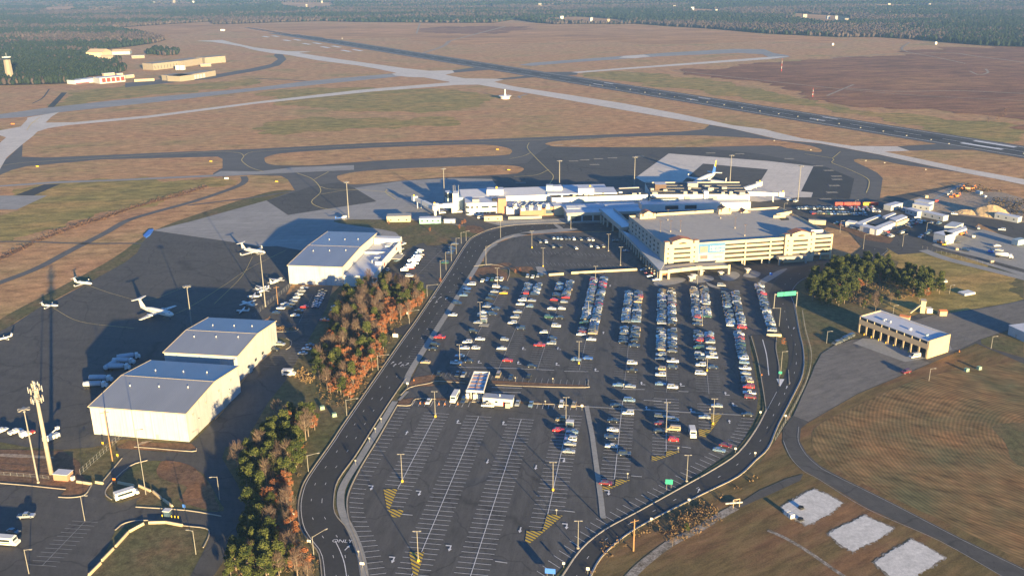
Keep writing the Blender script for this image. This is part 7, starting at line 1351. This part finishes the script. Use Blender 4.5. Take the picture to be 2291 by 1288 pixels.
# small runway edge markers near the dark runway
for i, (x, y) in enumerate(((1225, 176), (1320, 192), (1348, 193), (1379, 198), (1410, 202), (1443, 208), (1476, 212), (1509, 218), (1546, 224), (1582, 230), (1620, 236), (1660, 243), (1700, 250), (1742, 256), (1785, 262), (1829, 270), (1877, 278), (1925, 287), (1976, 295), (2028, 305), (2083, 314), (2123, 323), (1732, 316), (1814, 337), (1937, 361), (1979, 366), (2071, 381), (2290, 345))):
    p = P(x, y); mb = MB(); mb.box((p.x, p.y, .8), (1.5, .5, .45)); mb.cyl((p.x, p.y, .1), (p.x, p.y, .6), .2, n=6); tag(mb.build('runway_marker', 'cream_dark'), 'pale marker board beside the dark runway or its taxiway', 'marker', 'marker boards beside the runway')
for x, y, h, lb in ((1748, 160, 22, 'red and white striped mast standing in the heath'), (1818, 217, 12, 'thin red and white mast nearer the runway')):
    p = P(x, y); r = thing('striped_mast', lb, 'mast', (p.x, p.y, .1), None, 0, False)
    for k in range(5): mb = MB(); mb.cyl((0, 0, h * k / 5), (0, 0, h * (k + 1) / 5), .4 - .05 * k, .35 - .05 * k, 6); mb.build('segment', 'red' if k % 2 == 0 else 'white', r)
# ------------------------------------------------------------------ trees
def foliage(name, lo, hi, tr=.0):
    m, nt, b = newmat(name); at = nt.nodes.new('ShaderNodeAttribute'); at.attribute_name = 'tint'
    r = ramp(nt, at.outputs['Fac'], [(0, lo), (1, hi)]); nt.links.new(r.outputs[0], b.inputs['Base Color']); b.inputs['Roughness'].default_value = .8; b.inputs['Specular IOR Level'].default_value = .1
    return m
FM = {'pine': foliage('pine_needles', (.018, .032, .010), (.095, .105, .028)), 'oak': foliage('russet_leaves', (.14, .052, .026), (.34, .135, .06)), 'twig': foliage('bare_twigs', (.075, .052, .042), (.155, .11, .088)), 'shrub': foliage('scrub_leaves', (.08, .06, .035), (.21, .13, .07)), 'gold': foliage('golden_grass', (.2, .13, .06), (.42, .28, .14))}
BARK = paint('bark', (.20, .155, .12), .9, .2, 1.5)
def leafmesh(name, clumps, n, size, mat, seed, branches=None, up=0.0):
    """many small leaf cards spread through the given clumps (x, y, z, radius, flat)"""
    rg = np.random.default_rng(seed); V, F, T = [], [], []
    w = np.array([c[3] ** 2 for c in clumps]); w = w / w.sum(); pick = rg.choice(len(clumps), n, p=w); ct = rg.random(len(clumps))
    for i in range(n):
        x, y, z, r, fl = clumps[pick[i]]; d = rg.normal(size=3); d /= np.linalg.norm(d); rad = r * (.45 + .6 * rg.random() ** .6)
        c = np.array([x, y, z]) + d * rad * np.array([1, 1, fl]); nrm = d * .8 + rg.normal(size=3) * .7 + np.array([0, 0, up]); nrm /= np.linalg.norm(nrm)
        a = np.cross(nrm, rg.normal(size=3)); a /= np.linalg.norm(a); b = np.cross(nrm, a); s = size * (.6 + .8 * rg.random()); o = len(V)
        V += [c - a * s, c + b * s * .6, c + a * s, c - b * s * .6]; F.append((o, o + 1, o + 2, o + 3)); T.append(.78 * ct[pick[i]] + .22 * rg.random())
    me = bpy.data.meshes.new(name); me.from_pydata([tuple(v) for v in V], [], F); me.materials.append(mat)
    at = me.attributes.new('tint', 'FLOAT', 'FACE'); at.data.foreach_set('value', T); me.update(); return me
def stickmesh(name, sticks, mat, seed=0):
    mb = MB()
    for p0, p1, r0, r1 in sticks: mb.cyl(p0, p1, r0, r1, 5)
    me = bpy.data.meshes.new(name); me.from_pydata(mb.v, [], mb.f); me.materials.append(mat)
    if mat in FM.values(): rg = random.Random(seed); at = me.attributes.new('tint', 'FLOAT', 'FACE'); at.data.foreach_set('value', [rg.random() for _ in mb.f])
    me.update(); return me
def limbs(rg, H, spread, n, z0, r=.16):
    out = [((0, 0, -.2), (0, 0, H * .55), r * 1.3, r), ((0, 0, H * .55), (rg.uniform(-.4, .4), rg.uniform(-.4, .4), H * .93), r, .04)]
    for k in range(n): t = rg.uniform(0, 2 * PI); z = H * rg.uniform(z0, .8); L = spread * rg.uniform(.5, 1); out.append(((0, 0, z), (L * math.cos(t), L * math.sin(t), z + L * rg.uniform(.5, 1.1)), r * .45, .03))
    return out
TV = {'pine': [], 'oak': [], 'bare': []}
for v in range(4):
    rg = random.Random(50 + v); H = 10
    cl = [(rg.uniform(-.4, .4), rg.uniform(-.4, .4), H * .93, 1.1, .8)]
    for k in range(19): t = rg.uniform(0, 2 * PI); z = H * (.3 + .62 * (k + rg.random()) / 19); R = (1.08 - z / H) * 3.6 + .7; d = R * rg.uniform(.25, .8); cl.append((d * math.cos(t), d * math.sin(t), z, rg.uniform(.85, 1.4), .6))
    TV['pine'].append((stickmesh('trunk', limbs(rg, H, 2, 7, .4, .17), BARK), leafmesh('crown', cl, 2300, .25, FM['pine'], v, up=.3)))
    rg = random.Random(80 + v); H = 9; cl = []
    for k in range(20): t = rg.uniform(0, 2 * PI); z = H * rg.uniform(.18, .92); d = rg.uniform(.2, 1) * 2.9 * math.sin(PI * min(1, z / H * .8 + .15)); cl.append((d * math.cos(t), d * math.sin(t), z, rg.uniform(.6, 1.1), .8))
    TV['oak'].append((stickmesh('trunk', limbs(rg, H, 2.4, 16, .2, .15), BARK), leafmesh('crown', cl, 1700, .19, FM['oak'], 10 + v)))
    rg = random.Random(120 + v); H = 10.5; st = []; 
    tl = limbs(rg, H, 2.6, 14, .3, .16)
    for k in range(330):
        t = rg.uniform(0, 2 * PI); z = H * rg.uniform(.38, .95); d = rg.uniform(.1, 1) * 2.9 * math.sin(PI * min(1, z / H * .75 + .2)); x, y = d * math.cos(t), d * math.sin(t); L = rg.uniform(.7, 1.7); a = t + rg.uniform(-.8, .8)
        st.append(((x, y, z), (x + L * .5 * math.cos(a), y + L * .5 * math.sin(a), z + L), .035, .015))
    TV['bare'].append((stickmesh('trunk', tl, BARK), stickmesh('crown', st, FM['twig'], v)))
def tree(p, kind, s, label, group, hz=1.0):
    tr, cr = random.choice(TV[kind]); nm = {'pine': 'pine_tree', 'oak': 'russet_oak_tree', 'bare': 'bare_tree'}[kind]
    r = thing(nm, label, 'tree', (p.x, p.y, .05), group, random.uniform(0, 6.28), False); r.scale = (s * hz, s * hz, s)
    for n_, me in (('trunk', tr), ('crown', cr)): o = bpy.data.objects.new(n_, me); col.objects.link(o); o.parent = r
def inside(pt, poly):
    x, y = pt; c = False; n = len(poly); j = n - 1
    for i in range(n):
        xi, yi = poly[i]; xj, yj = poly[j]
        if (yi > y) != (yj > y) and x < (xj - xi) * (y - yi) / (yj - yi) + xi: c = not c
        j = i
    return c
def scatter(poly_px, spacing, rg):
    w = W(poly_px); pl = [(p.x, p.y) for p in w]; x0, x1 = min(p[0] for p in pl), max(p[0] for p in pl); y0, y1 = min(p[1] for p in pl), max(p[1] for p in pl); out = []
    y = y0
    while y < y1:
        x = x0
        while x < x1:
            q = (x + rg.uniform(-.45, .45) * spacing, y + rg.uniform(-.45, .45) * spacing)
            if inside(q, pl): out.append(Vector(q))
            x += spacing
        y += spacing
    return out
rg = random.Random(31)
KL = {'pine': 'green pine', 'oak': 'russet-leaved oak', 'bare': 'bare grey tree'}
def wood(poly, spacing, mixf, zone, group, smin=.85, smax=1.2):
    pts = scatter(poly, spacing, rg); ys = [p.y for p in pts]; y0, y1 = min(ys), max(ys)
    for p in pts:
        k = mixf(p); s = rg.uniform(smin, smax); q = (p.y - y0) / (y1 - y0 + .01); row = [o.x for o in pts if abs(o.y - p.y) < 8]; f = (p.x - min(row)) / (max(row) - min(row) + .01)
        size = 'tall' if s > smin + .68 * (smax - smin) else 'small' if s < smin + .32 * (smax - smin) else 'middling'
        where = ['near end', 'near part', 'middle', 'far part', 'far end'][min(4, int(q * 5))]; side = ['left edge', 'left side', 'centre', 'right side', 'right edge'][min(4, int(f * 5))]
        if k: tree(p, k, s * (.8 if k == 'oak' else 1), '%s %s at the %s, %s, of %s' % (size, KL[k], where, side, zone), group)
def roadside(p, lim):   # nearness to the main road's left edge decides how many russet oaks stand there
    d = min((p - q).length for q in wl[::3]); return d < lim
def mix1(p):
    r_ = rg.random()
    if roadside(p, 21): return 'oak' if r_ < .82 else 'bare' if r_ < .9 else 'pine'
    return 'bare' if r_ < .38 else 'pine' if r_ < .66 else 'oak'
wood([(795, 652), (830, 640), (905, 640), (945, 655), (950, 672), (918, 712), (880, 722), (862, 740), (855, 765), (862, 800), (835, 830), (800, 875), (775, 905), (750, 895), (716, 855), (705, 820), (718, 790), (735, 750), (752, 700)], 4.5, mix1, 'the upper wooded belt', 'trees of the upper wooded belt', .7, 1.2)
def mix2(p):
    r_ = rg.random()
    if roadside(p, 11): return 'oak' if r_ < .5 else 'bare' if r_ < .8 else 'pine'
    return 'pine' if r_ < .74 else 'bare' if r_ < .94 else 'oak'
wood([(575, 985), (610, 955), (660, 935), (705, 945), (722, 965), (700, 985), (680, 1020), (660, 1060), (650, 1100), (648, 1140), (665, 1185), (690, 1230), (705, 1290), (700, 1320), (500, 1320), (510, 1260), (550, 1190), (562, 1140), (545, 1090), (530, 1050)], 4.4, mix2, 'the lower wooded belt', 'trees of the lower wooded belt', .7, 1.22)
mix3 = lambda p: 'pine' if rg.random() < .92 else 'oak'
wood([(1805, 650), (1818, 622), (1870, 602), (1915, 594), (1950, 587), (1985, 597), (1972, 622), (1920, 650), (1900, 680), (1860, 688), (1815, 672)], 4.2, mix3, 'the grove\'s left half', 'trees of the grove by the garage', .66, 1.0)
wood([(1975, 597), (2010, 615), (2060, 622), (2100, 634), (2110, 655), (2060, 676), (2030, 660), (1990, 636), (1950, 624)], 4.6, mix3, 'the grove\'s right arm', 'trees of the grove by the garage', .72, 1.0)
wood([(1905, 690), (1935, 672), (1990, 665), (2030, 672), (2005, 690), (1940, 702)], 6.5, lambda p: 'bare' if rg.random() < .45 else 'pine', 'the fire station thicket', 'small trees behind the fire station', .45, .65)
for x, y, k, s, lb in ((1752, 772, 'oak', .45, 'small dark red tree on the gore above the green sign'), (1535, 1190, 'pine', .35, 'small yellow-green pine in the scrub right of the road curve'), (1504, 1222, 'bare', .3, 'little bare tree left of the sandy track'), (985, 632, 'oak', .35, 'low brown tree at the far lamp row'), (1052, 628, 'oak', .3, 'brown bush at the top left of the lot'), (1153, 612, 'oak', .35, 'brown tree left of the pale pavement plot'), (1163, 608, 'oak', .3, 'low brown tree beside the pavement plot'), (1003, 1, 'pine', .1, 'x')):
    if lb != 'x': tree(P(x, y), k, s, lb, None)
for i, (x, y) in enumerate(((977, 500), (984, 498), (962, 518), (1034, 503), (1040, 500), (869, 502), (1028, 512))): tree(P(x, y), 'oak', .38, 'small red-brown tree on the lawn %s' % ['right of the teal cabin', 'against the grey container', 'in the middle of the slope', 'above the main road bend', 'beside the forecourt entrance', 'before the cream office', 'at the bend\'s lower corner'][i], 'small red-brown trees on the lawn')
for i, (x, y) in enumerate(((568, 812), (553, 829), (549, 833), (560, 822))): tree(P(x, y), 'pine', .42, 'dark cypress-like shrub against the middle hangar, %s from the right' % ORD[i], 'shrubs against the middle hangar')
# scrub: nobody could count it
def scrub(polys, n, size, mat, label, name='scrub', hmax=1.6, seed=5):
    rg2 = np.random.default_rng(seed); V, F, T = [], [], []
    for poly, dens in polys:
        pts = scatter(poly, dens, random.Random(seed))
        for p in pts:
            h = hmax * (.3 + .7 * rg2.random()); t0 = rg2.random()
            for k in range(n):
                c = np.array([p.x, p.y, 0]) + rg2.normal(size=3) * np.array([.55, .55, 0]) * hmax * .8 + np.array([0, 0, h * rg2.random() + .1]); a = rg2.normal(size=3); a /= np.linalg.norm(a); b = np.cross(a, rg2.normal(size=3)); b /= np.linalg.norm(b) + 1e-6; s = size * (.5 + rg2.random()); o = len(V)
                V += [c - a * s, c + b * s * .7, c + a * s, c - b * s * .7]; F.append((o, o + 1, o + 2, o + 3)); T.append(.6 * t0 + .4 * rg2.random())
    me = bpy.data.meshes.new(name); me.from_pydata([tuple(v) for v in V], [], F); me.materials.append(mat); at = me.attributes.new('tint', 'FLOAT', 'FACE'); at.data.foreach_set('value', T); o = bpy.data.objects.new(name, me); col.objects.link(o); tag(o, label, 'scrub', kind='stuff')
scrub([([(1470, 1185), (1560, 1125), (1600, 1130), (1610, 1160), (1560, 1195), (1500, 1215)], 1.9), ([(1345, 1220), (1470, 1165), (1480, 1175), (1400, 1230), (1370, 1250), (1340, 1245)], 2.8), ([(1310, 1290), (1380, 1235), (1390, 1240), (1320, 1300)], 3.2), ([(1590, 1125), (1690, 1065), (1730, 1030), (1738, 1035), (1690, 1080), (1600, 1135)], 4)], 16, .28, FM['shrub'], 'russet and brown scrub along the outer side of the road curve')
scrub([([(1895, 672), (1925, 645), (1985, 628), (2030, 642), (2040, 668), (1990, 668), (1930, 690)], 2.6)], 16, .3, FM['shrub'], 'grey-brown undergrowth inside the grove', 'undergrowth')
scrub([([(720, 905), (780, 915), (850, 835), (880, 750), (925, 700), (935, 650), (760, 650), (700, 800), (700, 850)], 3.4), ([(560, 1000), (690, 990), (660, 1100), (670, 1180), (712, 1250), (715, 1300), (490, 1300), (560, 1150)], 3.4)], 12, .26, FM['shrub'], 'brown undergrowth beneath the wooded belts', 'undergrowth', 1.2, 8)
scrub([([(640, 838), (680, 825), (705, 850), (690, 862)], 1.6), ([(605, 732), (665, 734), (660, 740), (610, 740)], 2.0)], 16, .25, FM['gold'], 'golden dry grass clumps by the hangar lot', 'dry_grass', 1.3, 9)
scrub([([(462, 414), (466, 420), (400, 441), (340, 456), (280, 474), (225, 495), (170, 510), (85, 543), (80, 534), (170, 502), (225, 486), (340, 448)], 3.2), ([(72, 542), (76, 548), (30, 570), (-10, 587), (-10, 577)], 3), ([(2205, 262), (2235, 245), (2262, 238), (2258, 248), (2236, 275), (2210, 276)], 9)], 14, .36, foliage('red_scrub', (.07, .04, .03), (.17, .10, .07)), 'low red-brown bushes along the drainage ditch', 'ditch_scrub', 2.0, 12)
scrub([([(2205, 470), (2225, 445), (2300, 450), (2310, 500), (2280, 490), (2240, 478)], 5), ([(2120, 430), (2160, 412), (2240, 430), (2200, 436)], 6)], 14, .6, foliage('dark_scrub', (.05, .04, .03), (.12, .09, .06)), 'dark scrub behind the construction yard', 'scrub', 3.5, 14)
# ------------------------------------------------------------------ the far woods
def woods():
    rng = np.random.default_rng(77); poly = [(p.x, p.y) for p in W(FOREST[0])]; X = np.array([p[0] for p in poly]); Y = np.array([p[1] for p in poly])
    clears = [[(p.x, p.y) for p in W(c)] for c in CLEAR]
    def inpoly(px, py, pl):
        c = np.zeros(len(px), bool); n = len(pl); j = n - 1
        for i in range(n):
            xi, yi = pl[i]; xj, yj = pl[j]; m = ((yi > py) != (yj > py)); 
            with np.errstate(divide='ignore', invalid='ignore'): xx = (xj - xi) * (py - yi) / (yj - yi) + xi
            c ^= m & (px < xx); j = i
        return c
    px, py, sz = [], [], []
    for y0, y1, sp in ((1200, 2300, 8.0), (2300, 3200, 9.5), (3200, 4400, 13), (4400, 7200, 19)):
        nx = int((.62 * y1 * 2) / sp); ny = int((y1 - y0) / sp); gx, gy = np.meshgrid(np.arange(nx) * sp - .62 * y1, np.arange(ny) * sp + y0)
        gx = (gx + rng.uniform(-.5, .5, gx.shape) * sp).ravel(); gy = (gy + rng.uniform(-.5, .5, gy.shape) * sp).ravel()
        m = (np.abs(gx) < .6 * gy + 60) & inpoly(gx, gy, poly)
        for c in clears: m &= ~inpoly(gx, gy, c)
        px.append(gx[m]); py.append(gy[m]); sz.append(np.full(m.sum(), sp))
    # belts and clumps nearer by
    for pl, sp in (([(60, 188), (160, 185), (200, 172), (250, 168), (285, 158), (262, 146), (224, 142), (178, 128), (100, 140), (0, 160), (0, 190)], 6.5), ([(325, 123), (345, 112), (400, 118), (405, 124), (370, 126)], 7), ([(250, 140), (262, 134), (275, 140), (262, 146)], 6)):
        w = [(p.x, p.y) for p in W(pl)]; x0, x1 = min(a for a, b in w), max(a for a, b in w); y0, y1 = min(b for a, b in w), max(b for a, b in w)
        gx, gy = np.meshgrid(np.arange(x0, x1, sp), np.arange(y0, y1, sp)); gx = (gx + rng.uniform(-.5, .5, gx.shape) * sp).ravel(); gy = (gy + rng.uniform(-.5, .5, gy.shape) * sp).ravel(); m = inpoly(gx, gy, w); px.append(gx[m]); py.append(gy[m]); sz.append(np.full(m.sum(), sp))
    px, py, sz = map(np.concatenate, (px, py, sz)); N = len(px)
    f = np.array([mnoise.fractal(Vector((x * .0014, y * .0030, 3.1)), 1.0, 2.1, 4) for x, y in zip(px, py)]) + rng.normal(0, .16, N)
    pine = f > -.02; H = rng.uniform(8, 14, N) * np.where(pine, 1.05, .95); R = sz * rng.uniform(.34, .56, N)
    # crown: six-sided, three rings, uneven
    k = 6; th = np.arange(k) * 2 * PI / k; rings = [(.12, .55), (.55, 1.0), (.86, .6)]; V = np.zeros((N, k * 3 + 1, 3)); ph = rng.uniform(0, 6.28, N)
    for r_, (hz, rr) in enumerate(rings):
        rad = R[:, None] * rr * rng.uniform(.65, 1.25, (N, k)); V[:, r_ * k:(r_ + 1) * k, 0] = px[:, None] + rad * np.cos(th + ph[:, None]); V[:, r_ * k:(r_ + 1) * k, 1] = py[:, None] + rad * np.sin(th + ph[:, None]); V[:, r_ * k:(r_ + 1) * k, 2] = H[:, None] * hz * rng.uniform(.85, 1.12, (N, k))
    V[:, -1, 0] = px + rng.uniform(-.6, .6, N); V[:, -1, 1] = py; V[:, -1, 2] = H
    tri = []
    for r_ in range(2):
        for i in range(k): a, b = r_ * k + i, r_ * k + (i + 1) % k; tri += [(a, b, b + k), (a, b + k, a + k)]
    for i in range(k): tri.append((2 * k + i, 2 * k + (i + 1) % k, 3 * k))
    tri = np.array(tri); nv = k * 3 + 1; F = (tri[None] + (np.arange(N) * nv)[:, None, None]).reshape(-1, 3)
    me = bpy.data.meshes.new('woods'); me.vertices.add(N * nv); me.vertices.foreach_set('co', V.ravel().astype(np.float32)); me.loops.add(F.size); me.loops.foreach_set('vertex_index', F.ravel().astype(np.int32)); me.polygons.add(len(F)); me.polygons.foreach_set('loop_start', (np.arange(len(F)) * 3).astype(np.int32)); me.update(calc_edges=True)
    c = np.zeros((N, 4)); c[:, 3] = 1; t = rng.random(N)[:, None]
    pc = np.array([.012, .022, .013]) * (1 - t) + np.array([.024, .034, .02]) * t; bc = np.array([.045, .035, .033]) * (1 - t) + np.array([.085, .064, .058]) * t; c[:, :3] = np.where(pine[:, None], pc, bc)
    at = me.attributes.new('tree_colour', 'FLOAT_COLOR', 'POINT'); at.data.foreach_set('color', np.repeat(c, nv, 0).ravel().astype(np.float32))
    m, nt, b = newmat('far_foliage'); a = nt.nodes.new('ShaderNodeAttribute'); a.attribute_name = 'tree_colour'; nt.links.new(a.outputs['Color'], b.inputs['Base Color']); b.inputs['Roughness'].default_value = .9; b.inputs['Specular IOR Level'].default_value = .05; me.materials.append(m)
    o = bpy.data.objects.new('woods', me); col.objects.link(o); tag(o, 'far woods of dark pine and grey bare trees reaching to the horizon', 'woods', kind='stuff'); print('WOODS', N)
woods()
# ------------------------------------------------------------------ air, light and camera
SUN_EL, SUN_AZ = math.radians(7.5), math.radians(-65.0)
def haze():
    m = bpy.data.materials.new('haze'); m.use_nodes = True; nt = m.node_tree; nt.nodes.clear()
    o = nt.nodes.new('ShaderNodeOutputMaterial'); v = nt.nodes.new('ShaderNodeVolumePrincipled')
    v.inputs['Color'].default_value = (.27, .48, .86, 1); v.inputs['Density'].default_value = HAZE_D; v.inputs['Anisotropy'].default_value = .0
    nt.links.new(v.outputs[0], o.inputs['Volume'])
    M['haze'] = m; mb = MB(); mb.box((0, 4420, 90), (10600, 9300, 182)); h = mb.build('haze', 'haze'); tag(h, 'thin blue haze lying over the airfield and the far woods', 'haze', kind='stuff')
EXPO = 2.0
HAZE_D = 8.2e-5
haze()
w = bpy.data.worlds.new('World'); scene.world = w; w.use_nodes = True
nt = w.node_tree; bg = nt.nodes['Background']; sky = nt.nodes.new('ShaderNodeTexSky'); sky.sky_type = 'NISHITA'; sky.sun_disc = False
sky.sun_elevation = SUN_EL; sky.sun_rotation = math.radians(90) - SUN_AZ; sky.altitude = 100; sky.air_density = 1.0; sky.dust_density = .2; sky.ozone_density = 5.0
tint = mixc(nt, 1.0, sky.outputs[0], (.88, .98, 1.12), 'MULTIPLY'); nt.links.new(tint, bg.inputs[0]); bg.inputs[1].default_value = .08
ld = bpy.data.lights.new('Sun', 'SUN'); ld.energy = 5.0; ld.angle = math.radians(.5); ld.color = (1.0, .745, .36)
lo = bpy.data.objects.new('Sun', ld); col.objects.link(lo); lo.location = (100, -100, 400)
dv = Vector((math.cos(SUN_EL) * math.cos(SUN_AZ), math.cos(SUN_EL) * math.sin(SUN_AZ), math.sin(SUN_EL)))
lo.rotation_euler = dv.to_track_quat('Z', 'Y').to_euler()
cd = bpy.data.cameras.new('Camera'); cam = bpy.data.objects.new('Camera', cd); col.objects.link(cam); scene.camera = cam
right = Vector((cR, -sR * sT, -sR * cT)); down = Vector((-sR, -cR * sT, -cR * cT)); fwd = Vector((0, cT, -sT))
cam.matrix_world = Matrix(((right.x, -down.x, -fwd.x, 0), (right.y, -down.y, -fwd.y, 0), (right.z, -down.z, -fwd.z, CAMH), (0, 0, 0, 1)))
cd.sensor_width = 36; cd.lens = FOC / 2291 * 36; cd.clip_start = 1; cd.clip_end = 20000
scene.render.engine = 'CYCLES'; scene.render.resolution_x = 1024; scene.render.resolution_y = 575
scene.cycles.volume_bounces = 0; scene.cycles.max_bounces = 4; scene.cycles.transparent_max_bounces = 8
scene.view_settings.view_transform = 'Standard'; scene.view_settings.look = 'None'; scene.view_settings.exposure = EXPO; scene.view_settings.gamma = 1
for o in list(bpy.data.objects):
    if '_w' in o: del o['_w']
